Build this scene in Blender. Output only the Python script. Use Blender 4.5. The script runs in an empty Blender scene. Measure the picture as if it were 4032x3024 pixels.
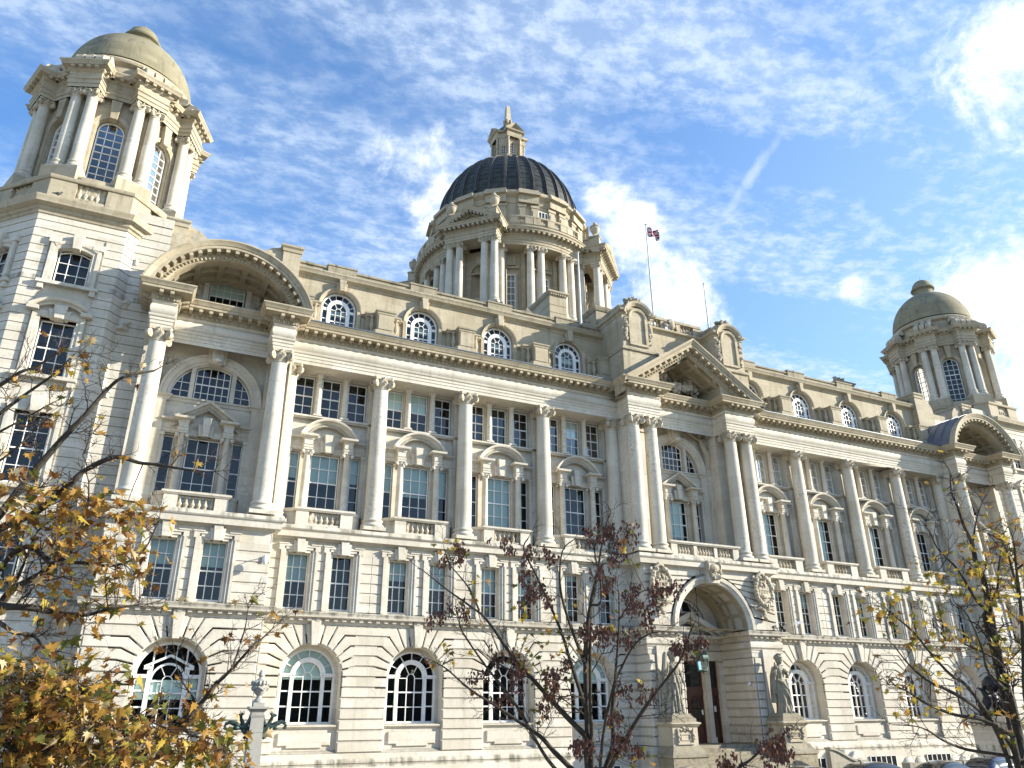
import bpy, bmesh, math, random
from mathutils import Matrix, Vector
random.seed(7)
R = math.radians
sc = bpy.context.scene
col = sc.collection
# ------------------------------------------------------------------ camera
cam_d = bpy.data.cameras.new('camera')
cam_d.sensor_width = 36.0
cam_d.lens = 26.967
cam_d.clip_start = 0.1
cam_d.clip_end = 5000
cam = bpy.data.objects.new('camera', cam_d)
col.objects.link(cam)
rr = ((0.900802, -0.434214, -0.003757), (0.167905, 0.356283, -0.919168), (0.400454, 0.827358, 0.393847))
mw = Matrix(((rr[0][0], -rr[1][0], -rr[2][0], -29.291675), (rr[0][1], -rr[1][1], -rr[2][1], -36.512893),
             (rr[0][2], -rr[1][2], -rr[2][2], -8.154108), (0, 0, 0, 1)))
cam.matrix_world = mw
sc.camera = cam
# ------------------------------------------------------------------ light
SUN_AZ, SUN_EL = 66.0, 21.0            # degrees east of the facade's normal, degrees above the horizon
sd = Vector((math.cos(R(SUN_EL)) * math.sin(R(SUN_AZ)), -math.cos(R(SUN_EL)) * math.cos(R(SUN_AZ)), math.sin(R(SUN_EL))))
sun_d = bpy.data.lights.new('sun', 'SUN')
sun_d.energy = 5.0
sun_d.angle = R(0.5)
sun_d.color = (1.0, 0.93, 0.80)
sun = bpy.data.objects.new('sun', sun_d)
sun.rotation_euler = sd.to_track_quat('Z', 'Y').to_euler()
col.objects.link(sun)
sc.view_settings.view_transform = 'Standard'
sc.view_settings.look = 'None'
sc.view_settings.exposure = 1.14
sc.view_settings.gamma = 1.0
sc.view_settings.use_curve_mapping = False
world = bpy.data.worlds.new('World')
sc.world = world
world.use_nodes = True


class NT:
    """small helper for node trees"""
    def __init__(s, tree):
        s.t = tree
        s.n = tree.nodes
        s.l = tree.links

    def node(s, typ, **kw):
        n = s.n.new(typ)
        for k, v in kw.items():
            setattr(n, k, v)
        return n

    def put(s, sock, v):
        if hasattr(v, 'is_linked'):
            s.l.new(v, sock)
        elif v is not None:
            sock.default_value = v

    def math(s, op, a, b=None, c=None, clamp=False):
        n = s.node('ShaderNodeMath', operation=op)
        n.use_clamp = clamp
        s.put(n.inputs[0], a)
        s.put(n.inputs[1], b)
        s.put(n.inputs[2], c)
        return n.outputs[0]

    def vmath(s, op, a, b=None, out=0):
        n = s.node('ShaderNodeVectorMath', operation=op)
        s.put(n.inputs[0], a)
        s.put(n.inputs[1], b)
        return n.outputs['Value'] if out == 'v' else n.outputs[0]

    def noise(s, vec, scale, detail=4, rough=0.5, dist=0.0):
        n = s.node('ShaderNodeTexNoise')
        s.put(n.inputs['Vector'], vec)
        n.inputs['Scale'].default_value = scale
        n.inputs['Detail'].default_value = detail
        n.inputs['Roughness'].default_value = rough
        n.inputs['Distortion'].default_value = dist
        return n.outputs['Fac']

    def ramp(s, v, a, b, c=0.0, d=1.0, smooth=True):
        n = s.node('ShaderNodeMapRange')
        if smooth:
            n.interpolation_type = 'SMOOTHSTEP'
        s.put(n.inputs['Value'], v)
        n.inputs['From Min'].default_value = a
        n.inputs['From Max'].default_value = b
        n.inputs['To Min'].default_value = c
        n.inputs['To Max'].default_value = d
        return n.outputs['Result']

    def mix(s, f, a, b, blend='MIX'):
        n = s.node('ShaderNodeMix', data_type='RGBA', blend_type=blend)
        s.put(n.inputs[0], f)
        for k, v in ((6, a), (7, b)):
            if isinstance(v, tuple) and len(v) == 3:
                v = v + (1,)
            s.put(n.inputs[k], v)
        return n.outputs[2]


def build_world():
    w = NT(world.node_tree)
    w.n.clear()
    out = w.node('ShaderNodeOutputWorld')
    sky = w.node('ShaderNodeTexSky', sky_type='NISHITA')
    sky.sun_disc = False
    sky.sun_elevation = R(SUN_EL)
    sky.sun_rotation = math.atan2(sd.x, sd.y)
    sky.altitude = 20
    sky.air_density = 1.0
    sky.dust_density = 0.6
    sky.ozone_density = 2.2
    tc = w.node('ShaderNodeTexCoord')
    D = tc.outputs['Generated']
    sep = w.node('ShaderNodeSeparateXYZ')
    w.l.new(D, sep.inputs[0])
    zz = w.math('MAXIMUM', sep.outputs[2], 0.06)
    px = w.math('DIVIDE', sep.outputs[0], zz)
    py = w.math('DIVIDE', sep.outputs[1], zz)
    cmb = w.node('ShaderNodeCombineXYZ')
    w.l.new(px, cmb.inputs[0])
    w.l.new(py, cmb.inputs[1])
    P = cmb.outputs[0]
    # high mackerel cloud: small rippled cells gathered in broad bands
    mp = w.node('ShaderNodeMapping')
    mp.inputs['Rotation'].default_value = (0, 0, R(28))
    mp.inputs['Scale'].default_value = (1.0, 1.35, 1.0)
    w.l.new(P, mp.inputs[0])
    cells = w.noise(mp.outputs[0], 17.0, 7, 0.64, 0.10)
    mp2 = w.node('ShaderNodeMapping')
    mp2.inputs['Rotation'].default_value = (0, 0, R(-38))
    mp2.inputs['Scale'].default_value = (0.55, 1.6, 1.0)
    mp2.inputs['Location'].default_value = (0.35, 0.2, 0)
    w.l.new(P, mp2.inputs[0])
    bands = w.noise(mp2.outputs[0], 1.7, 6, 0.55, 0.15)
    cir = w.math('MULTIPLY', w.ramp(cells, 0.38, 0.68), w.ramp(bands, 0.30, 0.58))
    veil = w.math('MULTIPLY', w.ramp(bands, 0.30, 0.70), 0.36)
    cir = w.math('ADD', w.math('MULTIPLY', cir, 0.50), veil, clamp=True)
    # low cumulus puffs, each round a direction
    fine = w.noise(D, 8.5, 10, 0.66, 0.25)
    puffs = None
    for d, r0, amt in (((0.25, 0.749, 0.613), 0.090, 0.95), ((0.30, 0.735, 0.608), 0.06, 0.6), ((0.455, 0.662, 0.597), 0.055, 0.85), ((0.50, 0.665, 0.555), 0.075, 1.0),
                       ((0.555, 0.665, 0.50), 0.085, 1.0), ((0.58, 0.68, 0.45), 0.07, 0.8), ((0.735, 0.29, 0.613), 0.12, 0.95),
                       ((0.79, 0.27, 0.55), 0.12, 0.8), ((0.825, 0.40, 0.40), 0.12, 1.0), ((0.80, 0.45, 0.395), 0.10, 0.9),
                       ((0.705, 0.536, 0.462), 0.03, 0.7), ((0.86, 0.41, 0.30), 0.16, 0.9)):
        v = Vector(d).normalized()
        dist = w.vmath('DISTANCE', D, tuple(v), out='v')
        g = w.ramp(dist, 0.15 * r0, r0 * 1.25, amt, 0.0)
        puffs = g if puffs is None else w.math('MAXIMUM', puffs, g)
    cum = w.ramp(w.math('ADD', w.math('MULTIPLY', fine, 1.5), w.math('MULTIPLY', puffs, 0.38)), 0.86, 1.20)
    cum = w.math('MULTIPLY', cum, w.ramp(puffs, 0.0, 0.3))
    # one thin contrail
    n_ = Vector((0.555, 0.66, 0.505)).normalized().cross(Vector((0.59, 0.545, 0.595)).normalized()).normalized()
    dd = w.vmath('DOT_PRODUCT', D, tuple(n_), out='v')
    dd = w.math('ADD', dd, w.math('MULTIPLY', w.math('SUBTRACT', fine, 0.5), 0.022))
    tr = w.math('MULTIPLY', w.ramp(w.math('ABSOLUTE', dd), 0.0, 0.013, 0.62, 0.0), w.ramp(w.noise(D, 26.0, 5, 0.6, 0.3), 0.30, 0.60, 0.25, 1.0))
    m0 = w.vmath('DISTANCE', D, tuple(Vector((0.575, 0.60, 0.555)).normalized()), out='v')
    tr = w.math('MULTIPLY', tr, w.ramp(m0, 0.06, 0.17, 1.0, 0.0))
    # whiter low down
    low = w.ramp(sep.outputs[2], 0.12, 0.60, 0.45, 0.0)
    right = w.ramp(sep.outputs[0], 0.25, 0.95, 0.0, 0.30)
    hz = w.math('MAXIMUM', low, right)
    c = w.math('MAXIMUM', w.math('MAXIMUM', cir, tr), hz)
    c = w.math('ADD', w.math('MULTIPLY', c, w.math('SUBTRACT', 1.0, cum)), cum, clamp=True)
    skyc = w.mix(1.0, sky.outputs[0], (0.88, 1.24, 1.55), 'MULTIPLY')
    cc = w.mix(cum, (4.0, 4.7, 5.6), (6.4, 6.6, 6.8))
    colr = w.mix(w.math('MULTIPLY', c, 0.96), skyc, cc)
    bg = w.node('ShaderNodeBackground')
    bg.inputs['Strength'].default_value = 0.10
    w.l.new(colr, bg.inputs[0])
    w.l.new(bg.outputs[0], out.inputs[0])


build_world()

# ------------------------------------------------------------------ materials
MAT = {}


def principled(name):
    m = bpy.data.materials.new(name)
    m.use_nodes = True
    t = NT(m.node_tree)
    b = t.n['Principled BSDF']
    return m, t, b


def stone(name, c1, c2, dirt, dirt_amt, up_amt, bump=0.35, bw=1.15, bh=0.44, joints=0.25, block=0.5, zoff=0.0):
    m, t, b = principled(name)
    geo = t.node('ShaderNodeNewGeometry')
    P = geo.outputs['Position']
    s = t.node('ShaderNodeSeparateXYZ')
    t.l.new(P, s.inputs[0])
    cb = t.node('ShaderNodeCombineXYZ')
    t.l.new(t.math('ADD', s.outputs[0], s.outputs[1]), cb.inputs[0])
    t.l.new(t.math('ADD', s.outputs[2], zoff), cb.inputs[1])
    br = t.node('ShaderNodeTexBrick')
    br.offset = 0.5
    t.l.new(cb.outputs[0], br.inputs['Vector'])
    br.inputs['Color1'].default_value = (0, 0, 0, 1)
    br.inputs['Color2'].default_value = (1, 1, 1, 1)
    br.inputs['Mortar'].default_value = (0.5, 0.5, 0.5, 1)
    br.inputs['Scale'].default_value = 1.0
    br.inputs['Brick Width'].default_value = bw
    br.inputs['Row Height'].default_value = bh
    br.inputs['Mortar Size'].default_value = 0.006
    br.inputs['Mortar Smooth'].default_value = 0.3
    sp = t.node('ShaderNodeSeparateColor')
    t.l.new(br.outputs['Color'], sp.inputs[0])
    big = t.noise(P, 0.45, 5, 0.6)
    fine = t.noise(P, 6.0, 6, 0.65)
    mp = t.node('ShaderNodeMapping')
    mp.inputs['Scale'].default_value = (2.6, 2.6, 0.22)
    t.l.new(P, mp.inputs[0])
    streak = t.noise(mp.outputs[0], 1.0, 5, 0.6)
    f = t.math('ADD', t.math('MULTIPLY', sp.outputs[0], block), t.math('MULTIPLY', t.ramp(big, 0.3, 0.7), 1.0 - block))
    c = t.mix(f, c1, c2)
    c = t.mix(t.math('MULTIPLY', t.ramp(fine, 0.35, 0.75), 0.28), c, t.mix(1.0, c, (0.72, 0.70, 0.66), 'MULTIPLY'))
    c = t.mix(t.math('MULTIPLY', t.ramp(streak, 0.50, 0.78), dirt_amt), c, dirt)
    c = t.mix(t.math('MULTIPLY', t.ramp(t.math('MULTIPLY', big, fine), 0.27, 0.46), dirt_amt * 0.9), c, dirt)
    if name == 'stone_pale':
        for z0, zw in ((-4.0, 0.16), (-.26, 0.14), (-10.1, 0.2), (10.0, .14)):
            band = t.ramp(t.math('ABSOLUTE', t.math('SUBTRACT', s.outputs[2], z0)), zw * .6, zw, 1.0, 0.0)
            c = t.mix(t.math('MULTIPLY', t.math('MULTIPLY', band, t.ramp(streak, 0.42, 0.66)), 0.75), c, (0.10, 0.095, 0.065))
    c = t.mix(t.math('MULTIPLY', br.outputs['Fac'], joints), c, (0.17, 0.15, 0.12))
    sn = t.node('ShaderNodeSeparateXYZ')
    t.l.new(geo.outputs['Normal'], sn.inputs[0])
    up = t.math('MULTIPLY', t.ramp(sn.outputs[2], 0.45, 0.95), t.ramp(fine, 0.22, 0.55, 0.45, 1.0))
    c = t.mix(t.math('MULTIPLY', up, up_amt), c, (0.115, 0.108, 0.080))
    t.l.new(c, b.inputs['Base Color'])
    b.inputs['Roughness'].default_value = 0.85
    b.inputs['Specular IOR Level'].default_value = 0.25
    bn = t.node('ShaderNodeBump')
    bn.inputs['Strength'].default_value = bump
    bn.inputs['Distance'].default_value = 0.03
    h = t.math('ADD', t.math('MULTIPLY', fine, 0.7), t.math('MULTIPLY', t.noise(P, 22.0, 3, 0.6), 0.35))
    t.l.new(h, bn.inputs['Height'])
    t.l.new(bn.outputs[0], b.inputs['Normal'])
    MAT[name] = m
    return m


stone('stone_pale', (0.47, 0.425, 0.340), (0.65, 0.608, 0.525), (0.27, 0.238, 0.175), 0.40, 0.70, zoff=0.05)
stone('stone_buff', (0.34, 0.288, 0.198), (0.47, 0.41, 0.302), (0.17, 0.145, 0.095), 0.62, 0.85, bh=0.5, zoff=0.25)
stone('stone_dark', (0.25, 0.215, 0.15), (0.36, 0.315, 0.23), (0.085, 0.08, 0.055), 0.9, 0.85)
stone('stone_carved', (0.40, 0.345, 0.25), (0.54, 0.48, 0.375), (0.15, 0.128, 0.085), 0.75, 0.35, joints=0.0, block=0.1)
stone('stone_statue', (0.20, 0.18, 0.135), (0.42, 0.385, 0.30), (0.065, 0.06, 0.042), 1.0, 0.3, joints=0.0, block=0.05)
stone('stone_dome', (0.185, 0.165, 0.105), (0.29, 0.26, 0.175), (0.085, 0.085, 0.065), 0.85, 0.15, bw=1.3, bh=0.36, joints=0.3)
stone('stone_column', (0.47, 0.425, 0.335), (0.66, 0.615, 0.525), (0.27, 0.237, 0.172), 0.72, 0.6, bw=40.0, bh=1.28, joints=0.25, block=0.35)
stone('stone_post', (0.33, 0.32, 0.285), (0.40, 0.385, 0.345), (0.24, 0.23, 0.19), 0.3, 0.4, joints=0.0, block=0.0)
stone('granite', (0.30, 0.27, 0.21), (0.42, 0.38, 0.30), (0.14, 0.125, 0.09), 0.6, 0.4)


def plain(name, colr, rough=0.6, metal=0.0, spec=0.5, nscale=None, ncol=None, namt=0.5, bump=0.0, coat=0.0):
    m, t, b = principled(name)
    b.inputs['Roughness'].default_value = rough
    b.inputs['Metallic'].default_value = metal
    b.inputs['Specular IOR Level'].default_value = spec
    b.inputs['Coat Weight'].default_value = coat
    if nscale:
        geo = t.node('ShaderNodeNewGeometry')
        n = t.noise(geo.outputs['Position'], nscale, 5, 0.6)
        t.l.new(t.mix(t.math('MULTIPLY', t.ramp(n, 0.35, 0.7), namt), colr, ncol), b.inputs['Base Color'])
        if bump:
            bn = t.node('ShaderNodeBump')
            bn.inputs['Strength'].default_value = bump
            bn.inputs['Distance'].default_value = 0.02
            t.l.new(n, bn.inputs['Height'])
            t.l.new(bn.outputs[0], b.inputs['Normal'])
    else:
        b.inputs['Base Color'].default_value = tuple(colr) + (1,)
    MAT[name] = m
    return m


plain('white_paint', (0.80, 0.79, 0.75), 0.45, nscale=3.0, ncol=(0.62, 0.61, 0.56), namt=0.5)
plain('room_dark', (0.018, 0.020, 0.022), 0.9, spec=0.0, nscale=0.9, ncol=(0.055, 0.055, 0.050), namt=0.5)
plain('blind_fabric', (0.74, 0.78, 0.72), 0.8, nscale=0.8, ncol=(0.58, 0.64, 0.61), namt=0.6)
plain('lead', (0.085, 0.105, 0.135), 0.5, metal=0.1, nscale=2.0, ncol=(0.14, 0.16, 0.19), namt=0.6, bump=0.2)
plain('copper_dark', (0.016, 0.019, 0.017), 0.5, metal=0.15, spec=0.4, nscale=1.2, ncol=(0.060, 0.066, 0.050), namt=0.7, bump=0.15)
plain('copper_rib', (0.028, 0.028, 0.028), 0.45, metal=0.25, nscale=2.5, ncol=(0.11, 0.085, 0.065), namt=0.7)
plain('verdigris', (0.045, 0.085, 0.075), 0.6, metal=0.2, nscale=6.0, ncol=(0.10, 0.20, 0.17), namt=0.6)
plain('bronze', (0.022, 0.027, 0.025), 0.42, metal=0.5, nscale=9.0, ncol=(0.07, 0.14, 0.125), namt=0.7, bump=0.4)
plain('bronze_black', (0.008, 0.008, 0.009), 0.45, metal=0.2, nscale=7.0, ncol=(0.02, 0.02, 0.022), namt=0.6, bump=0.4)
plain('door_wood', (0.085, 0.028, 0.014), 0.4, nscale=3.0, ncol=(0.045, 0.016, 0.010), namt=0.7)
plain('black_metal', (0.012, 0.012, 0.013), 0.4)
plain('pole_paint', (0.62, 0.63, 0.60), 0.4, nscale=4.0, ncol=(0.5, 0.5, 0.47))
plain('camera_white', (0.72, 0.72, 0.70), 0.35)
plain('paper', (0.75, 0.74, 0.68), 0.8)
plain('asphalt', (0.055, 0.055, 0.055), 0.9, nscale=20.0, ncol=(0.035, 0.035, 0.035))
plain('paving', (0.40, 0.35, 0.27), 0.9, nscale=1.5, ncol=(0.30, 0.26, 0.20))
plain('brick', (0.10, 0.062, 0.045), 0.9, nscale=1.0, ncol=(0.07, 0.045, 0.035))
plain('bark', (0.026, 0.021, 0.017), 0.9, nscale=14.0, ncol=(0.085, 0.075, 0.05), namt=0.5, bump=0.6)
plain('twig_bark', (0.030, 0.020, 0.018), 0.85, nscale=8.0, ncol=(0.06, 0.045, 0.03), namt=0.6)
plain('feather', (0.035, 0.035, 0.04), 0.7)
plain('flag_blue', (0.010, 0.016, 0.085), 0.8)
plain('flag_red', (0.42, 0.012, 0.022), 0.8)
plain('flag_white', (0.75, 0.75, 0.75), 0.8)
plain('tail_red', (0.45, 0.01, 0.01), 0.2)
plain('tyre', (0.015, 0.015, 0.015), 0.9)
plain('car_black', (0.006, 0.006, 0.007), 0.22, coat=1.0)
plain('car_blue', (0.020, 0.032, 0.065), 0.22, coat=1.0)
plain('car_glass', (0.012, 0.016, 0.016), 0.05, spec=0.8)


def leaf_mat(name, c1, c2):
    m = bpy.data.materials.new(name)
    m.use_nodes = True
    t = NT(m.node_tree)
    t.n.clear()
    out = t.node('ShaderNodeOutputMaterial')
    geo = t.node('ShaderNodeNewGeometry')
    n = t.noise(geo.outputs['Position'], 9.0, 3, 0.6)
    c = t.mix(t.ramp(n, 0.3, 0.7), c1, c2)
    d = t.node('ShaderNodeBsdfPrincipled')
    d.inputs['Roughness'].default_value = 0.55
    d.inputs['Specular IOR Level'].default_value = 0.3
    t.l.new(c, d.inputs['Base Color'])
    tr = t.node('ShaderNodeBsdfTranslucent')
    t.l.new(c, tr.inputs[0])
    mx = t.node('ShaderNodeMixShader')
    mx.inputs[0].default_value = 0.42
    t.l.new(d.outputs[0], mx.inputs[1])
    t.l.new(tr.outputs[0], mx.inputs[2])
    t.l.new(mx.outputs[0], out.inputs[0])
    MAT[name] = m


leaf_mat('leaf_gold', (0.32, 0.165, 0.028), (0.45, 0.27, 0.060))
leaf_mat('leaf_yellow', (0.36, 0.25, 0.030), (0.50, 0.39, 0.075))
leaf_mat('leaf_brown', (0.14, 0.058, 0.016), (0.25, 0.12, 0.032))
leaf_mat('leaf_green', (0.085, 0.088, 0.014), (0.17, 0.17, 0.036))
plain('leaf_rust', (0.085, 0.034, 0.020), 0.7, nscale=12.0, ncol=(0.095, 0.036, 0.024), namt=0.8)
plain('leaf_umber', (0.22, 0.085, 0.042), 0.7, nscale=12.0, ncol=(0.15, 0.065, 0.04), namt=0.8)
leaf_mat('leaf_dry', (0.48, 0.34, 0.15), (0.62, 0.50, 0.30))


def glass_mat():
    m = bpy.data.materials.new('window_glass')
    m.use_nodes = True
    t = NT(m.node_tree)
    t.n.clear()
    out = t.node('ShaderNodeOutputMaterial')
    fr = t.node('ShaderNodeFresnel')
    fr.inputs[0].default_value = 1.62
    geo = t.node('ShaderNodeNewGeometry')
    bn = t.node('ShaderNodeBump')
    bn.inputs['Strength'].default_value = 0.12
    bn.inputs['Distance'].default_value = 0.02
    t.l.new(t.noise(geo.outputs['Position'], 0.9, 1, 0.4), bn.inputs['Height'])
    g = t.node('ShaderNodeBsdfGlossy')
    g.inputs['Roughness'].default_value = 0.015
    t.l.new(bn.outputs[0], g.inputs['Normal'])
    tr = t.node('ShaderNodeBsdfTransparent')
    tr.inputs[0].default_value = (0.80, 0.90, 0.88, 1)
    mx = t.node('ShaderNodeMixShader')
    t.l.new(fr.outputs[0], mx.inputs[0])
    t.l.new(tr.outputs[0], mx.inputs[1])
    t.l.new(g.outputs[0], mx.inputs[2])
    t.l.new(mx.outputs[0], out.inputs[0])
    MAT['window_glass'] = m


glass_mat()
# ------------------------------------------------------------------ mesh helpers
def tag(o, label=None, cat=None, group=None, kind=None):
    if label:
        o['label'] = label
    if cat:
        o['category'] = cat
    if group:
        o['group'] = group
    if kind:
        o['kind'] = kind
    return o


def empty(name, loc=(0, 0, 0), rz=0.0, parent=None):
    o = bpy.data.objects.new(name, None)
    o.empty_display_size = 0.5
    o.location = loc
    o.rotation_euler = (0, 0, rz)
    col.objects.link(o)
    if parent:
        o.parent = parent
    return o


def copy_tree(o, parent=None, loc=None, rz=None):
    c = o.copy()
    col.objects.link(c)
    if parent:
        c.parent = parent
    if loc is not None:
        c.location = loc
    if rz is not None:
        c.rotation_euler = (0, 0, rz)
    for ch in list(o.children):
        copy_tree(ch, c)
    return c


class MB:
    def __init__(s):
        s.v = []
        s.f = []
        s.m = []
        s.mi = 0

    def add(s, vs, fs):
        o = len(s.v)
        s.v.extend(vs)
        for f in fs:
            s.f.append(tuple(i + o for i in f))
            s.m.append(s.mi)

    def box(s, x0, x1, y0, y1, z0, z1):
        v = [(x0, y0, z0), (x1, y0, z0), (x1, y1, z0), (x0, y1, z0), (x0, y0, z1), (x1, y0, z1), (x1, y1, z1), (x0, y1, z1)]
        s.add(v, [(0, 3, 2, 1), (4, 5, 6, 7), (0, 1, 5, 4), (1, 2, 6, 5), (2, 3, 7, 6), (3, 0, 4, 7)])

    def obox(s, c, ax, ay, az):
        """box from centre and three half-axis vectors"""
        c, ax, ay, az = Vector(c), Vector(ax), Vector(ay), Vector(az)
        v = []
        for k in (-1, 1):
            for i, j in ((-1, -1), (1, -1), (1, 1), (-1, 1)):
                v.append(tuple(c + ax * i + ay * j + az * k))
        s.add(v, [(0, 3, 2, 1), (4, 5, 6, 7), (0, 1, 5, 4), (1, 2, 6, 5), (2, 3, 7, 6), (3, 0, 4, 7)])

    def prism(s, poly, y0, y1, ch=0.0):
        """polygon in (x,z) extruded from y0 (front) to y1; ch = chamfer of the front edge"""
        n = len(poly)
        if ch:
            cx = sum(p[0] for p in poly) / n
            cz = sum(p[1] for p in poly) / n
            ins = inset(poly, ch)
            v = [(x, y0, z) for x, z in ins] + [(x, y0 + ch, z) for x, z in poly] + [(x, y1, z) for x, z in poly]
            f = [tuple(range(n))]
            for i in range(n):
                j = (i + 1) % n
                f.append((i, j, n + j, n + i))
                f.append((n + i, n + j, 2 * n + j, 2 * n + i))
        else:
            v = [(x, y0, z) for x, z in poly] + [(x, y1, z) for x, z in poly]
            f = [tuple(range(n)), tuple(range(2 * n - 1, n - 1, -1))]
            for i in range(n):
                j = (i + 1) % n
                f.append((i, j, n + j, n + i))
        s.add(v, f)

    def lathe(s, prof, n=24, c=(0, 0, 0), a0=0.0, a1=2 * math.pi):
        full = abs(a1 - a0 - 2 * math.pi) < 1e-6
        m = n if full else n + 1
        v = []
        for r, z in prof:
            for i in range(m):
                a = a0 + (a1 - a0) * i / n
                v.append((c[0] + r * math.cos(a), c[1] + r * math.sin(a), c[2] + z))
        f = []
        for k in range(len(prof) - 1):
            for i in range(n):
                j = (i + 1) % m if full else i + 1
                f.append((k * m + i, k * m + j, (k + 1) * m + j, (k + 1) * m + i))
        if full:
            f.append(tuple(range(m - 1, -1, -1)))
            f.append(tuple((len(prof) - 1) * m + i for i in range(m)))
        s.add(v, f)

    def sweep(s, prof, path, closed=False, caps=True):
        """profile of (outward offset, z) along a plan path; outward is to the right of travel"""
        n = len(path)
        nr = []
        for i in range(n if closed else n - 1):
            a, b = path[i], path[(i + 1) % n]
            d = (b[0] - a[0], b[1] - a[1])
            L = math.hypot(*d) or 1
            nr.append((d[1] / L, -d[0] / L))
        mt = []
        for i in range(n):
            if closed:
                p, q = nr[i - 1], nr[i]
            else:
                p, q = nr[max(i - 1, 0)], nr[min(i, n - 2)]
            k = 1 + p[0] * q[0] + p[1] * q[1]
            mt.append(((p[0] + q[0]) / k, (p[1] + q[1]) / k))
        v = []
        for i in range(n):
            for o, z in prof:
                v.append((path[i][0] + mt[i][0] * o, path[i][1] + mt[i][1] * o, z))
        k = len(prof)
        f = []
        for i in range(n if closed else n - 1):
            j = (i + 1) % n
            for a in range(k - 1):
                f.append((i * k + a, j * k + a, j * k + a + 1, i * k + a + 1))
        if caps and not closed:
            f.append(tuple(range(k)))
            f.append(tuple((n - 1) * k + a for a in range(k - 1, -1, -1)))
        s.add(v, f)

    def along(s, path, step, fn, closed=False, margin=0.0):
        """call fn(point, tangent, normal) at even steps on each straight of a path"""
        n = len(path)
        for i in range(n if closed else n - 1):
            a, b = path[i], path[(i + 1) % n]
            d = (b[0] - a[0], b[1] - a[1])
            L = math.hypot(*d)
            if L < step * 0.8:
                continue
            t = (d[0] / L, d[1] / L)
            m = max(1, round((L - 2 * margin) / step))
            for k in range(m):
                q = margin + (L - 2 * margin) * (k + 0.5) / m
                fn((a[0] + t[0] * q, a[1] + t[1] * q), t, (t[1], -t[0]))

    def arc(s, c, prof, a0, a1, n=32, ends=True):
        """profile of (radius, y) swept round a centre (x,z) in the facade plane"""
        k = len(prof)
        v = []
        for i in range(n + 1):
            a = a0 + (a1 - a0) * i / n
            ca, sa = math.cos(a), math.sin(a)
            for r, y in prof:
                v.append((c[0] + r * ca, y, c[1] + r * sa))
        f = []
        for i in range(n):
            for a in range(k - 1):
                f.append((i * k + a, i * k + a + 1, (i + 1) * k + a + 1, (i + 1) * k + a))
        if ends:
            f.append(tuple(range(k)))
            f.append(tuple(n * k + a for a in range(k)))
        s.add(v, f)

    def tube(s, pts, rad, n=6, cap=True):
        pts = [Vector(p) for p in pts]
        if not hasattr(rad, '__len__'):
            rad = [rad] * len(pts)
        v = []
        up = Vector((0.13, 0.31, 0.94))
        for i, p in enumerate(pts):
            t = (pts[min(i + 1, len(pts) - 1)] - pts[max(i - 1, 0)])
            if t.length < 1e-9:
                t = Vector((0, 0, 1))
            t.normalize()
            a = t.cross(up)
            if a.length < 0.05:
                a = t.cross(Vector((1, 0, 0)))
            a.normalize()
            b = t.cross(a)
            for j in range(n):
                w = 2 * math.pi * j / n
                v.append(tuple(p + a * (rad[i] * math.cos(w)) + b * (rad[i] * math.sin(w))))
        f = []
        for i in range(len(pts) - 1):
            for j in range(n):
                k = (j + 1) % n
                f.append((i * n + j, i * n + k, (i + 1) * n + k, (i + 1) * n + j))
        if cap:
            f.append(tuple(range(n - 1, -1, -1)))
            f.append(tuple((len(pts) - 1) * n + j for j in range(n)))
        s.add(v, f)

    def ball(s, c, r, n=8, m=5, rot=None):
        if not hasattr(r, '__len__'):
            r = (r, r, r)
        v = []
        M = rot or Matrix.Identity(3)
        c = Vector(c)
        for k in range(m + 1):
            ph = math.pi * k / m
            for j in range(n):
                th = 2 * math.pi * j / n
                v.append(tuple(c + M @ Vector((r[0] * math.sin(ph) * math.cos(th), r[1] * math.sin(ph) * math.sin(th), -r[2] * math.cos(ph)))))
        f = []
        for k in range(m):
            for j in range(n):
                q = (j + 1) % n
                f.append((k * n + j, k * n + q, (k + 1) * n + q, (k + 1) * n + j))
        s.add(v, f)

    def lumps(s, c, size, count, r, seed, squash=(1, 0.7, 1)):
        """a clump of carved lumps filling an ellipsoid"""
        rg = random.Random(seed)
        for i in range(count):
            while True:
                p = [rg.uniform(-1, 1) for _ in range(3)]
                if sum(q * q for q in p) < 1:
                    break
            q = r * rg.uniform(0.6, 1.25)
            M = Matrix.Rotation(rg.uniform(0, 3), 3, 'Y') @ Matrix.Rotation(rg.uniform(-.6, .6), 3, 'X')
            s.ball((c[0] + p[0] * size[0], c[1] + p[1] * size[1], c[2] + p[2] * size[2]),
                   (q * squash[0], q * squash[1], q * squash[2] * rg.uniform(0.8, 1.7)), 7, 4, M)

    def build(s, name, mats, parent=None, angle=32, loc=None, rz=0.0, kind=None):
        me = bpy.data.meshes.new(name)
        me.from_pydata(s.v, [], s.f)
        if not isinstance(mats, (list, tuple)):
            mats = [mats]
        for m in mats:
            me.materials.append(MAT[m])
        if len(mats) > 1:
            me.polygons.foreach_set('material_index', s.m)
        bm = bmesh.new()
        bm.from_mesh(me)
        bmesh.ops.remove_doubles(bm, verts=bm.verts, dist=1e-5)
        bmesh.ops.recalc_face_normals(bm, faces=bm.faces)
        bm.to_mesh(me)
        bm.free()
        me.polygons.foreach_set('use_smooth', [True] * len(me.polygons))
        me.set_sharp_from_angle(angle=R(angle))
        me.update()
        o = bpy.data.objects.new(name, me)
        col.objects.link(o)
        if loc is not None:
            o.location = loc
        o.rotation_euler = (0, 0, rz)
        if parent:
            o.parent = parent
        if kind:
            o['kind'] = kind
        return o


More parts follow.
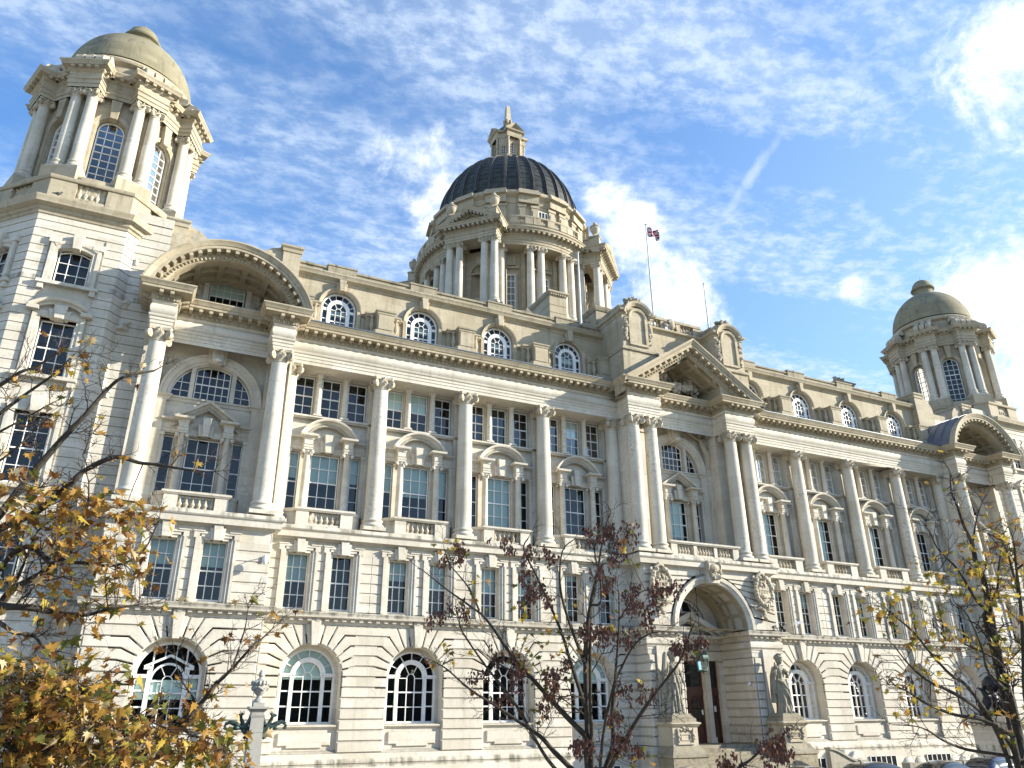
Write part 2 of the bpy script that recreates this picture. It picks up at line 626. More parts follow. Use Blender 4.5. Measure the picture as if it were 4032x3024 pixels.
def inset(poly, d):
    n = len(poly)
    A = sum(poly[i][0] * poly[(i + 1) % n][1] - poly[(i + 1) % n][0] * poly[i][1] for i in range(n))
    sg = 1 if A > 0 else -1
    out = []
    for i in range(n):
        p, q, r = poly[i - 1], poly[i], poly[(i + 1) % n]
        e1 = (q[0] - p[0], q[1] - p[1])
        e2 = (r[0] - q[0], r[1] - q[1])
        l1 = math.hypot(*e1) or 1e-6
        l2 = math.hypot(*e2) or 1e-6
        n1 = (-e1[1] / l1 * sg, e1[0] / l1 * sg)
        n2 = (-e2[1] / l2 * sg, e2[0] / l2 * sg)
        k = max(0.35, 1 + n1[0] * n2[0] + n1[1] * n2[1])
        out.append((q[0] + (n1[0] + n2[0]) / k * d, q[1] + (n1[1] + n2[1]) / k * d))
    return out


def mirror_path(p):
    """left half of a path that ends on the axis side -> whole path"""
    return p + [(-x, y) for x, y in reversed(p)]


def ring(cx, cy, r, n, a0=0.0):
    """closed plan path, travelling so that outward is to the right (clockwise seen from above is inward)"""
    return [(cx + r * math.cos(a0 + 2 * math.pi * i / n), cy + r * math.sin(a0 + 2 * math.pi * i / n)) for i in range(n)]


def arcpts(c, r, a0, a1, n):
    return [(c[0] + r * math.cos(a0 + (a1 - a0) * i / n), c[1] + r * math.sin(a0 + (a1 - a0) * i / n)) for i in range(n + 1)]


def wall(mb, x0, x1, z0, z1, y, holes, depth=0.3):
    """front face of a wall at y with openings; hole = (xa, xb, za, zb, arched). Arched: zb is the crown, round head"""
    xs = sorted(set([x0, x1] + [h[0] for h in holes] + [h[1] for h in holes]))
    zs = sorted(set([z0, z1] + [h[2] for h in holes] + [h[3] for h in holes]))
    xs = [x for x in xs if x0 <= x <= x1]
    zs = [z for z in zs if z0 <= z <= z1]
    for i in range(len(xs) - 1):
        for k in range(len(zs) - 1):
            cx, cz = (xs[i] + xs[i + 1]) / 2, (zs[k] + zs[k + 1]) / 2
            if any(h[0] < cx < h[1] and h[2] < cz < h[3] for h in holes):
                continue
            mb.add([(xs[i], y, zs[k]), (xs[i + 1], y, zs[k]), (xs[i + 1], y, zs[k + 1]), (xs[i], y, zs[k + 1])], [(0, 1, 2, 3)])
    for h in holes:
        xa, xb, za, zb = h[:4]
        y2 = y + depth
        if len(h) > 4 and h[4]:
            r = (xb - xa) / 2
            cx, zs_ = (xa + xb) / 2, zb - r
            pts = arcpts((cx, zs_), r, math.pi, 0, 24)
            for i in range(24):
                (ax, az), (bx, bz) = pts[i], pts[i + 1]
                mb.add([(ax, y, az), (bx, y, bz), (bx, y, zb), (ax, y, zb)], [(0, 1, 2, 3)])
                mb.add([(ax, y, az), (bx, y, bz), (bx, y2, bz), (ax, y2, az)], [(0, 1, 2, 3)])
            edge = [((xa, za), (xa, zs_)), ((xb, zs_), (xb, za)), ((xb, za), (xa, za))]
        else:
            edge = [((xa, za), (xa, zb)), ((xa, zb), (xb, zb)), ((xb, zb), (xb, za)), ((xb, za), (xa, za))]
        for (a, b) in edge:
            mb.add([(a[0], y, a[1]), (b[0], y, b[1]), (b[0], y2, b[1]), (a[0], y2, a[1])], [(0, 1, 2, 3)])


# ------------------------------------------------------------------ windows
def pane_backing(mb, poly, y, back):
    mb.mi = 0
    mb.add([(x, y, z) for x, z in poly], [tuple(range(len(poly)))])
    mb.mi = 1
    xs = [p[0] for p in poly]
    zs = [p[1] for p in poly]
    xa, xb, za, zb = min(xs), max(xs), min(zs), max(zs)
    b = y + back
    mb.add([(xa, y + .02, za), (xb, y + .02, za), (xb, b, za), (xa, b, za), (xa, y + .02, zb), (xb, y + .02, zb), (xb, b, zb), (xa, b, zb)],
           [(2, 3, 7, 6), (0, 3, 2, 1), (0, 4, 7, 3), (1, 2, 6, 5), (4, 5, 6, 7)])


def bar(mb, a, b, w, y0, y1):
    d = Vector((b[0] - a[0], 0, b[1] - a[1]))
    L = d.length
    d.normalize()
    n = Vector((-d.z, 0, d.x))
    c = Vector(((a[0] + b[0]) / 2, (y0 + y1) / 2, (a[1] + b[1]) / 2))
    mb.obox(c, d * (L / 2), Vector((0, (y1 - y0) / 2, 0)), n * (w / 2))


def rect_sash(mb, x0, x1, z0, z1, nx, nz, y=0.0, fw=0.055, bw=0.032, meet=True, rise=0.0):
    """white timber sash filling an opening; returns the glass outline. rise = rise of a curved head"""
    mb.box(x0, x0 + fw, y - .04, y + .03, z0, z1)
    mb.box(x1 - fw, x1, y - .04, y + .03, z0, z1)
    mb.box(x0, x1, y - .045, y + .03, z0, z0 + fw * 1.4)
    if rise:
        w = (x1 - x0) / 2
        rad = (w * w + rise * rise) / (2 * rise)
        cz = z1 - rad
        th = math.asin(min(1, w / rad))
        cx = (x0 + x1) / 2
        mb.arc((cx, cz), [(rad - fw, y - .042), (rad, y - .042), (rad, y + .03), (rad - fw, y + .03), (rad - fw, y - .042)], math.pi / 2 + th, math.pi / 2 - th, 14)
        top = lambda x: cz + math.sqrt(max(0, rad * rad - (x - cx) ** 2))
        out = [(x0, z0), (x1, z0)] + [(cx + rad * math.cos(a), cz + rad * math.sin(a)) for a in [math.pi / 2 - th + 2 * th * i / 14 for i in range(15)]]
    else:
        mb.box(x0, x1, y - .042, y + .03, z1 - fw, z1)
        top = lambda x: z1
        out = [(x0, z0), (x1, z0), (x1, z1), (x0, z1)]
    for i in range(1, nx):
        x = x0 + (x1 - x0) * i / nx
        mb.box(x - bw / 2, x + bw / 2, y - .03, y + .015, z0, top(x) - .01)
    zt = z1 - rise * 0.35
    for k in range(1, nz):
        z = z0 + (zt - z0) * k / nz
        w = bw * 1.9 if (meet and k == nz // 2) else bw
        mb.box(x0, x1, y - (.034 if w > bw else .026), y + .014, z - w / 2, z + w / 2)
    return out


WIN = {}


def make_window(kind, fn, back=0.5):
    """build the master of a window kind: frame mesh + pane sub-part; fn(frame) returns list of glass polygons [(poly, y)]"""
    fr = MB()
    polys = fn(fr)
    pn = MB()
    for poly, y in polys:
        pane_backing(pn, poly, y, back)
    WIN[kind] = (fr, pn)


def place_window(kind, name, parent, loc, rz=0.0, blind=None, store={}):
    """blind = list of (x0,x1,z0,z1) sheets hanging behind the glass"""
    if kind not in store:
        fr, pn = WIN[kind]
        o = fr.build(name, 'white_paint', parent)
        p = pn.build('pane', ['window_glass', 'room_dark'], o)
        store[kind] = (o.data, p.data)
    else:
        a, b = store[kind]
        o = bpy.data.objects.new(name, a)
        col.objects.link(o)
        p = bpy.data.objects.new('pane', b)
        col.objects.link(p)
        p.parent = o
        o.parent = parent
    o.location = loc
    o.rotation_euler = (0, 0, rz)
    if blind:
        mb = MB()
        for (x0, x1, z0, z1) in blind:
            mb.add([(x0, .09, z0), (x1, .09, z0), (x1, .09, z1), (x0, .09, z1)], [(0, 1, 2, 3)])
            mb.box(x0, x1, .085, .10, z0 - .025, z0)
        mb.build('blind', 'blind_fabric', o)
    return o
# ------------------------------------------------------------------ the building
GZ = -11.75                       # street level
BX = [7.267, 12.067, 16.867, 21.667]
BAYS = [-b for b in reversed(BX)] + BX
XP = 27.44                        # pavilion axis
XT, YT = 34.3, 4.17               # corner tower axis
YD = 24.85                        # dome axis
B = empty('port_office_building', (0, 0, 0))
tag(B, 'huge pale stone office building with dark ribbed central dome and two domed corner towers', 'building')

rnd = random.Random(11)


def blinds_for(x0, x1, z0, z1, p=0.6, full=0.12):
    q = rnd.random()
    if q > p:
        return None
    fr = 1.0 if rnd.random() < full else rnd.choice([0.22, 0.27, 0.3, 0.45, 0.5, 0.52])
    return [(x0, x1, z1 - (z1 - z0) * fr, z1)]


# ---- window masters (origin on the bay axis at the plane of the glass, heights absolute)
def w_ground(fr):
    c = (0, -6.67)
    fr.arc(c, [(1.11, -.06), (1.21, -.06), (1.21, .05), (1.11, .05), (1.11, -.06)], 0, math.pi, 28)
    for s in (-1, 1):
        fr.box(min(s * 1.11, s * 1.21), max(s * 1.11, s * 1.21), -.06, .05, -8.62, -6.67)
        fr.box(min(s * .60, s * .76), max(s * .60, s * .76), -.07, .05, -8.62, -6.62)
        fr.box(min(s * .55, s * 1.22), max(s * .55, s * 1.22), -.12, .05, -6.60, -6.52)
        fr.box(min(s * .57, s * 1.20), max(s * .57, s * 1.20), -.09, .05, -6.67, -6.60)
        for z in (-7.25, -7.87):
            fr.box(min(s * .76, s * 1.11), max(s * .76, s * 1.11), -.03, .02, z - .03, z + .03)
    c2 = (0, -6.63)
    fr.arc(c2, [(.575, -.06), (.62, -.09), (.70, -.09), (.76, -.12), (.78, -.12), (.78, .05), (.575, .05), (.575, -.06)], 0, math.pi, 24)
    fr.box(-1.21, 1.21, -.06, .05, -8.62, -8.50)
    for x in (-.19, .19):
        fr.box(x - .018, x + .018, -.03, .015, -8.55, -6.66)
    fr.arc((0, -6.66), [(.172, -.03), (.208, -.03), (.208, .015), (.172, .015), (.172, -.03)], 0, math.pi, 12)
    for s in (-1, 1):
        fr.box(min(s * .19, s * .58), max(s * .19, s * .58), -.03, .015, -6.68, -6.645)
    for z, w in ((-7.27, .03), (-7.9, .018)):
        fr.box(-.6, .6, -.03, .015, z - w, z + w)
    for a in (60, 120):
        ca, sa = math.cos(R(a)), math.sin(R(a))
        bar(fr, (.20 * ca, -6.66 + .20 * sa), (.58 * ca, -6.63 + .58 * sa), .032, -.03, .015)
    for a in (29, 60, 90, 120, 151):
        ca, sa = math.cos(R(a)), math.sin(R(a))
        bar(fr, (.76 * ca, -6.63 + .76 * sa), (1.13 * ca, -6.67 + 1.13 * sa), .036, -.03, .015)
    return [([(-1.2, -8.6), (1.2, -8.6)] + arcpts(c, 1.2, 0, math.pi, 24), .02)]


def w_gable(fr):
    """the pavilion's round-headed window with a small gabled frame inside"""
    c = (0, -6.72)
    fr.arc(c, [(1.16, -.06), (1.27, -.06), (1.27, .05), (1.16, .05), (1.16, -.06)], 0, math.pi, 28)
    for s in (-1, 1):
        fr.box(min(s * 1.16, s * 1.27), max(s * 1.16, s * 1.27), -.06, .05, -8.62, -6.72)
        fr.box(min(s * .60, s * .78), max(s * .60, s * .78), -.08, .05, -8.62, -6.40)
        fr.box(min(s * .60, s * 1.27), max(s * .60, s * 1.27), -.09, .05, -6.84, -6.70)
        for z in (-7.3, -7.9):
            fr.box(min(s * .78, s * 1.16), max(s * .78, s * 1.16), -.03, .02, z - .03, z + .03)
        bar(fr, (s * .92, -6.42), (0, -5.98), .09, -.17, .05)
        fr.box(min(s * .62, s * .93), max(s * .62, s * .93), -.16, .05, -6.52, -6.42)
        fr.box(s * .62 - .03, s * .62 + .03, -.05, .03, -6.5, -5.62)
    c2 = (0, -6.92)
    fr.arc(c2, [(.575, -.05), (.66, -.05), (.66, .05), (.575, .05), (.575, -.05)], 0, math.pi, 24)
    fr.box(-1.27, 1.27, -.06, .05, -8.62, -8.50)
    for x in (-.19, .19):
        fr.box(x - .018, x + .018, -.03, .015, -8.55, -6.95)
        fr.box(x * 1.1 - .015, x * 1.1 + .015, -.03, .015, -6.1, -5.45)
    fr.arc((0, -6.95), [(.172, -.03), (.208, -.03), (.208, .015), (.172, .015), (.172, -.03)], 0, math.pi, 12)
    for s in (-1, 1):
        fr.box(min(s * .19, s * .58), max(s * .19, s * .58), -.03, .015, -6.97, -6.935)
    for z, w in ((-7.4, .03), (-7.95, .018)):
        fr.box(-.6, .6, -.03, .015, z - w, z + w)
    for a in (60, 120):
        ca, sa = math.cos(R(a)), math.sin(R(a))
        bar(fr, (.20 * ca, -6.95 + .20 * sa), (.58 * ca, -6.92 + .58 * sa), .032, -.03, .015)
    return [([(-1.26, -8.6), (1.26, -8.6)] + arcpts(c, 1.26, 0, math.pi, 24), .02)]


def w_second(fr):
    return [(rect_sash(fr, -.5, .5, -3.82, -1.36, 3, 4, fw=.045), .01)]


def w_vc(fr):
    return [(rect_sash(fr, -.71, .71, .92, 3.77, 3, 4, fw=.05), .01)]


def w_vs(fr):
    return [(rect_sash(fr, -.24, .24, .82, 3.77, 1, 4, fw=.045), .01)]


def w_three(fr):
    return [(rect_sash(fr, -.49, .49, 5.80, 7.90, 2, 4, fw=.05), .01)]


def w_attic(fr):
    c = (0, 12.26)
    fr.arc(c, [(.86, -.06), (.95, -.06), (.95, .05), (.86, .05), (.86, -.06)], 0, math.pi, 28)
    fr.arc((0, 12.20), [(.42, -.05), (.62, -.08), (.62, .05), (.42, .05), (.42, -.05)], 0, math.pi, 24)
    for s in (-1, 1):
        fr.box(min(s * .86, s * .95), max(s * .86, s * .95), -.06, .05, 10.2, 12.26)
        fr.box(min(s * .42, s * .62), max(s * .42, s * .62), -.08, .05, 10.2, 12.2)
        fr.box(min(s * .60, s * .90), max(s * .60, s * .90), -.05, .05, 12.10, 12.26)
        for z in (11.6, 11.07, 10.5):
            fr.box(min(s * .62, s * .87), max(s * .62, s * .87), -.03, .02, z - .022, z + .022)
    for x in (-.15, .15):
        fr.box(x - .017, x + .017, -.03, .015, 10.2, 12.2)
    fr.arc((0, 12.17), [(.135, -.03), (.168, -.03), (.168, .015), (.135, .015), (.135, -.03)], 0, math.pi, 10)
    for z, w in ((11.9, .016), (11.5, .034), (11.0, .016)):
        fr.box(-.42, .42, -.03, .015, z - w, z + w)
    for a in (0, 60, 120, 180):
        ca, sa = math.cos(R(a)), math.sin(R(a))
        bar(fr, (.15 * ca, 12.17 + .15 * sa), (.44 * ca, 12.2 + .44 * sa), .03, -.03, .015)
    for a in (20, 48, 76, 104, 132, 160):
        ca, sa = math.cos(R(a)), math.sin(R(a))
        bar(fr, (.6 * ca, 12.2 + .6 * sa), (.88 * ca, 12.26 + .88 * sa), .036, -.03, .015)
    return [([(-.94, 10.2), (.94, 10.2)] + arcpts(c, .94, 0, math.pi, 24), .02)]


make_window('ground', w_ground, 1.2)
make_window('gable', w_gable, 1.2)
make_window('second', w_second, 0.7)
make_window('vc', w_vc, 0.7)
make_window('vs', w_vs, 0.6)
make_window('three', w_three, 0.7)
make_window('attic', w_attic, 0.6)
make_window('lunc', lambda fr: [(rect_sash(fr, -.80, .80, 5.72, 7.52, 5, 4, fw=.05, rise=.22), .01)], .6)
make_window('tymp', lambda fr: [(rect_sash(fr, -.86, .86, 10.7, 12.36, 5, 4, fw=.06, rise=.22), .01)], .5)


def w_lunside(fr):
    cx, cz, r = -.0, 5.72, 1.84
    pts = [(1.0, 5.72)] + [(r * math.cos(a), 5.72 + r * math.sin(a)) for a in [R(57) * i / 8 for i in range(9)]]
    for i in range(len(pts)):
        bar(fr, pts[i], pts[(i + 1) % len(pts)], .06, -.04, .03)
    fr.box(1.38, 1.41, -.03, .015, 5.72, 6.95)
    for z in (6.15, 6.58):
        fr.box(1.0, math.sqrt(r * r - (z - 5.72) ** 2), -.03, .015, z - .016, z + .016)
    return [(pts, .01)]


make_window('lunside', w_lunside, .5)

# ---- ground floor : banded stone with bent voussoirs
JZ = [-9.74, -9.28, -8.85, -8.42, -7.98, -7.54, -7.11, -6.67, -6.23, -5.79, -5.36, -4.93, -4.50]


def arch_joints(xc, c, r, zs, edge, angs, ztop):
    """joints on one side (+) of an arch: list of polylines from the pier edge to the arch"""
    out = []
    for z in zs:
        if z <= c[1] + 1e-3:
            out.append([(edge, z), (r, z)])
        else:
            a = R(angs.pop(0))
            ix, iz = r * math.cos(a), c[1] + r * math.sin(a)
            k = (z - iz) / math.sin(a)
            bx = ix + k * math.cos(a)
            out.append([(edge, z), (max(bx, r * 1.0), z), (ix, iz)])
    return out


def banded_arch_bay(mb, xc, hw_l, hw_r, y, r, cz, zlist, ztop, deep=.07, gap=.028, ext=.058, depth=.75, angs=(12.5, 25, 38, 52), tops=(65, 78), kw=(.13, .235), zkey=None, bottom=None):
    """front stones of one arched bay between pier lines xc-hw_l and xc+hw_r"""
    z0 = bottom if bottom is not None else zlist[0]
    for s, hw in ((-1, hw_l), (1, hw_r)):
        zs = list(zlist)
        he = hw + ext
        J = arch_joints(0, (0, cz), r, [z for z in zs if z < ztop - .02], he, list(angs), ztop)
        def put(poly):
            poly = [(xc + s * px, pz) for px, pz in poly]
            poly = inset(poly, gap)
            mb.prism(poly, y, y + deep, ch=.03)
        for a, b in zip(J[:-1], J[1:]):
            pa, pb = a[-1], b[-1]
            lo = [] 
            if pb[1] > cz + 1e-3:
                aa = math.atan2(max(pa[1] - cz, 0), pa[0])
                ab = math.atan2(pb[1] - cz, pb[0])
                lo = [(r * math.cos(aa + (ab - aa) * t), cz + r * math.sin(aa + (ab - aa) * t)) for t in (.33, .67)]
            put(list(a) + lo + list(reversed(b)))
        # stones that run up to the cornice
        prev = J[-1]
        lastang = math.atan2(prev[-1][1] - cz, prev[-1][0])
        for t in list(tops) + [None]:
            if t is None:
                a = math.acos(kw[0] / r)
            else:
                a = R(t)
            ix, iz = r * math.cos(a), cz + r * math.sin(a)
            tx = ix + (ztop - iz) / math.tan(a) if t is not None else kw[1]
            am = (lastang + a) / 2
            put(list(prev) + [(r * math.cos(am), cz + r * math.sin(am)), (ix, iz), (tx, ztop)] + ([(he, ztop)] if len(prev) == 3 and prev[0][0] == he else []))
            prev = [(tx, ztop), (ix, iz)]
            lastang = a
    # wall behind, with the arched reveal
    wall(mb, xc - hw_l, xc + hw_r, z0, ztop, y + deep - .012, [(xc - r, xc + r, z0, cz + r, True)], depth)


g = MB()
edges = [-24.14] + [(BAYS[i] + BAYS[i + 1]) / 2 for i in range(3)] + [-4.55]
for i, b in enumerate(BAYS[:4]):
    for s in (-1, 1):
        x = b * s * -1
        hl, hr = b - edges[i], edges[i + 1] - b
        if s == 1:
            hl, hr = hr, hl
        banded_arch_bay(g, x, hl, hr, -.50, 1.36, -6.67, JZ, -4.50)
for s in (-1, 1):
    banded_arch_bay(g, s * XP, 3.30, 3.30, -1.62, 1.36, -6.67, JZ, -4.50, ext=0)
    for x in (s * 24.14, s * (2 * XP - 24.14)):
        for a, b in zip(JZ[:-1], JZ[1:]):
            sx = -1 if x < s * XP else 1
            g.prism([(-1.60, a + .028), (-.44, a + .028), (-.44, b - .028), (-1.60, b - .028)], 0, .07)
            n = 8
            for k in range(len(g.v) - n, len(g.v)):
                yy, dd, zz = g.v[k]
                g.v[k] = (x + (.03 - .10 + dd if sx < 0 else -.03 + .10 - dd), yy, zz)
        g.box(min(x, x - sx * .06), max(x, x - sx * .06), -1.56, .6, -9.74, -4.5)
for x, y, ri in [(b, .12, 1.19) for b in BAYS] + [(-XP, -1.01, 1.255), (XP, -1.01, 1.255)]:
    cz_ = -6.67 if ri < 1.2 else -6.72
    g.arc((x, cz_), [(ri, y + .3), (ri, y), (ri + .05, y - .03), (1.46, y - .03), (1.46, y + .3)], 0, math.pi, 32)
    for s in (-1, 1):
        g.box(x + min(s * ri, s * 1.45), x + max(s * ri, s * 1.45), y - .03, y + .3, -8.62, cz_)
# tall keystones
for x, y in [(b, -.5) for b in BAYS] + [(-XP, -1.62), (XP, -1.62)]:
    g.prism([(x - .13, -5.38), (x + .13, -5.38), (x + .235, -4.24), (x - .235, -4.24)], y - .16, y + .2, ch=.015)
    g.prism([(x - .22, -5.30), (x + .22, -5.30), (x + .37, -4.50), (x - .37, -4.50)], y - .07, y + .2, ch=.015)
g.build('ground_floor_wall', 'stone_pale', B)

# sills, aprons and plinth
for x, y in [(b, -.5) for b in BAYS] + [(-XP, -1.62), (XP, -1.62)]:
    g = MB()
    g.sweep([(0, -8.76), (.06, -8.76), (.10, -8.70), (.16, -8.68), (.16, -8.62), (0, -8.58)], [(x - 1.34, y + .22), (x + 1.34, y + .22)])
    g.box(x - 1.36, x + 1.36, y + .20, y + .6, -9.74, -8.62)
    g.prism([(x - 1.12, -8.92), (x + 1.12, -8.92), (x + 1.12, -9.42), (x + .75, -9.42), (x + .75, -9.52), (x - .75, -9.52), (x - .75, -9.42), (x - 1.12, -9.42)], y + .12, y + .25, ch=.03)
    g.sweep([(0, -9.74), (.18, -9.74), (.05, -9.62), (0, -9.60)], [(x - 1.34, y + .22), (x + 1.34, y + .22)])
    g.build('window_apron', 'stone_pale', B)
low = [(-30.74, .2), (-30.74, -1.55), (-24.14, -1.55), (-24.14, -.43), (-4.55, -.43), (-4.55, -1.55), (-2.44, -1.55)]
pl = [(0, -9.72), (.12, -9.74), (.20, -9.84), (.30, -9.96), (.34, -10.02), (.34, -10.10), (.30, -10.14), (.38, -10.2), (.42, -10.6), (.46, -12.0), (0, -12.0)]
for path in (low, [(-x, y) for x, y in reversed(low)]):
    g = MB()
    g.sweep(pl, path)
    g.build('plinth', 'stone_pale', B)
# basement windows
for x in BX + [-b for b in BX]:
    mb_ = MB()
    mb_.mi = 0
    mb_.box(x - 1.05, x + 1.05, -.91, -.88, -11.4, -10.55)
    mb_.mi = 1
    for k in range(6):
        xx = x - 1.05 + 2.1 * k / 5
        mb_.box(xx - .025, xx + .025, -.935, -.905, -11.4, -10.55)
    mb_.box(x - 1.05, x + 1.05, -.935, -.905, -10.58, -10.55)
    mb_.build('basement_window', ['room_dark', 'white_paint'], B)
# rock-faced stones between the basement windows
rg = random.Random(4)
for s in (-1, 1):
    for i in range(20):
        x = s * (5.2 + i * 1.0)
        if any(abs(x - b) < 1.3 for b in BAYS) or abs(x) > 24:
            continue
        g = MB()
        g.ball((x, -.86, -11.05), (.48, .14 + rg.random() * .06, .42), 10, 6)
        g.build('rock_faced_stone', 'stone_pale', B)

# lower cornice
lc = [(0, -4.50), (.04, -4.50), (.06, -4.42), (.10, -4.40), (.10, -4.24), (.30, -4.22), (.38, -4.20), (.40, -4.08), (.44, -4.02), (.40, -3.98), (0, -3.92)]
lowc = low[:-1] + [(-2.44, -1.55), (-2.44, 1.10)]
def dent(p, t, n):
    g.obox((p[0] + n[0] * .17, p[1] + n[1] * .17, -4.29), (t[0] * .085, t[1] * .085, 0), (n[0] * .09, n[1] * .09, 0), (0, 0, .06))
for path, full in ((low, lowc), ([(-x, y) for x, y in reversed(low)], [(-x, y) for x, y in reversed(lowc)])):
    g = MB()
    g.sweep(lc, full)
    g.along(path, .39, dent)
    g.build('lower_cornice', 'stone_pale', B)

# ---- second storey: banded wall with architraved sash windows
g = MB()
SJ = [-3.92, -3.47, -3.03, -2.59, -2.15, -1.71, -1.27]


def band_rects(x0, x1, y, zs, holes, deep=.05, gap=.022):
    for a, b in zip(zs[:-1], zs[1:]):
        xs = [x0]
        for h in sorted(holes):
            if h[2] < b - .05 and h[3] > a + .05:
                xs += [h[0], h[1]]
        xs.append(x1)
        for i in range(0, len(xs), 2):
            if xs[i + 1] - xs[i] > .06:
                g.prism([(xs[i] + .004, a + gap), (xs[i + 1] - .004, a + gap), (xs[i + 1] - .004, b - gap), (xs[i] + .004, b - gap)], y, y + deep, ch=.018)


def second_surround(m, x, y):
    """moulded architrave with lugs and a triple keystone"""
    for s in (-1, 1):
        for a, b, d in ((.50, .62, .04), (.62, .74, .09), (.74, .84, .13)):
            m.box(x + min(s * a, s * b), x + max(s * a, s * b), y - d, y + .42, -3.93, -1.36 + (a - .5))
        m.box(x + min(s * .70, s * .93), x + max(s * .70, s * .93), y - .135, y + .2, -1.30, -1.00)
        m.box(x + min(s * .5, s * .97), x + max(s * .5, s * .97), y - .165, y + .2, -1.03, -.98)
    for a, b, d in ((0, .12, .04), (.12, .24, .09), (.24, .33, .13)):
        m.box(x - .5 - a, x + .5 + a, y - d, y + .42, -1.36 + a, -1.36 + b)
    m.prism([(x - .14, -1.38), (x + .14, -1.38), (x + .19, -.72), (x - .19, -.72)], y - .24, y + .2, ch=.012)
    m.prism([(x - .25, -1.36), (x + .25, -1.36), (x + .32, -.84), (x - .32, -.84)], y - .17, y + .2, ch=.012)


surr = []
for i, b in enumerate(BAYS):
    x0, x1 = (b - 2.4, b + 2.4)
    if abs(b) > 20:
        x0, x1 = (max(x0, -24.14), min(x1, 24.14))
    if abs(b) < 8:
        x0, x1 = (x0, -4.55) if b < 0 else (4.55, x1)
    hs = [(b - 1.02 - .84, b - 1.02 + .84, -3.95, -1.0), (b + 1.02 - .84, b + 1.02 + .84, -3.95, -1.0)]
    band_rects(x0, x1, -.46, SJ, hs)
    wall(g, x0, x1, -3.95, -.70, -.42, [(b - 1.56, b - .48, -3.88, -1.32), (b + .48, b + 1.56, -3.88, -1.32)], .5)
    surr += [(b - 1.02, -.42), (b + 1.02, -.42)]
for s in (-1, 1):
    xp = s * XP
    hs = [(xp - 1.02 - .84, xp - 1.02 + .84, -3.95, -1.0), (xp + 1.02 - .84, xp + 1.02 + .84, -3.95, -1.0)]
    band_rects(xp - 3.30, xp + 3.30, -1.59, SJ, hs)
    wall(g, xp - 3.30, xp + 3.30, -3.95, -.30, -1.55, [(xp - 1.56, xp - .48, -3.88, -1.32), (xp + .48, xp + 1.56, -3.88, -1.32)], .5)
    for q in (-3.30, 3.30):
        g.box(xp + q - .02, xp + q + .02, -1.56, .4, -4.0, -.3)
    surr += [(xp - 1.02, -1.55), (xp + 1.02, -1.55)]
for s in (-1, 1):
    g.box(min(s * 4.50, s * 4.56), max(s * 4.50, s * 4.56), -1.53, .3, -4.0, -.3)
    for a, b in zip(SJ[:-1], SJ[1:]):
        g.box(min(s * 4.52, s * 4.59), max(s * 4.52, s * 4.59), -1.5, -.44, a + .022, b - .022)
        g.box(min(s * 24.10, s * 24.17), max(s * 24.10, s * 24.17), -1.5, -.44, a + .022, b - .022)
g.build('second_floor_wall', 'stone_pale', B)
so = None
for x, y in surr:
    if so is None:
        m = MB()
        second_surround(m, 0, 0)
        so = m.build('window_surround', 'stone_pale', B)
        so.location = (x, y, 0)
    else:
        copy_tree(so, B, (x, y, 0))
    bl = [(-.46, .46, -1.36 - f, -1.38) for f in [rnd.choice([.3, .6, .62, .9, 1.25])]] if rnd.random() < .8 else None
    if abs(abs(x) - XP) < 2:
        bl = [(-.46, .46, -2.38, -1.38)]
    place_window('second', 'sash_window', B, (x, y + .40, 0), 0, bl)

for b in BAYS:
    place_window('ground', 'arched_window', B, (b, .18, 0), 0,
                 [(-1.1, 1.1, -6.75, -5.5)] if b in (BAYS[0], BAYS[3]) else None)
for s in (-1, 1):
    place_window('gable', 'arched_window', B, (s * XP, -.95, 0), 0, [(-.58, .58, -7.6, -6.9), (-1.14, -.8, -7.6, -6.8), (.8, 1.14, -7.6, -6.8)] if s < 0 else None)

# ledge under the columns
led = [(0, -.82), (.05, -.80), (.10, -.72), (.32, -.70), (.34, -.44), (.40, -.40), (.43, -.34), (.42, -.24), (.36, -.17), (0, -.12)]
ledp = low[:-1] 
ledp = [(-30.74, .2), (-30.74, -1.55), (-24.14, -1.55), (-24.14, -.43), (-4.55, -.43), (-4.55, -1.55)]
g = MB()
g.sweep(led, mirror_path(ledp))
# floor of the loggia behind the columns
for a, b, y0 in ((-24.2, -4.5, -.5), (4.5, 24.2, -.5), (-4.6, 4.6, -1.6), (-30.8, -24.1, -1.6), (24.1, 30.8, -1.6)):
    g.box(a, b, y0, 1.2, -.35, -.13)
g.build('ledge', 'stone_pale', B)


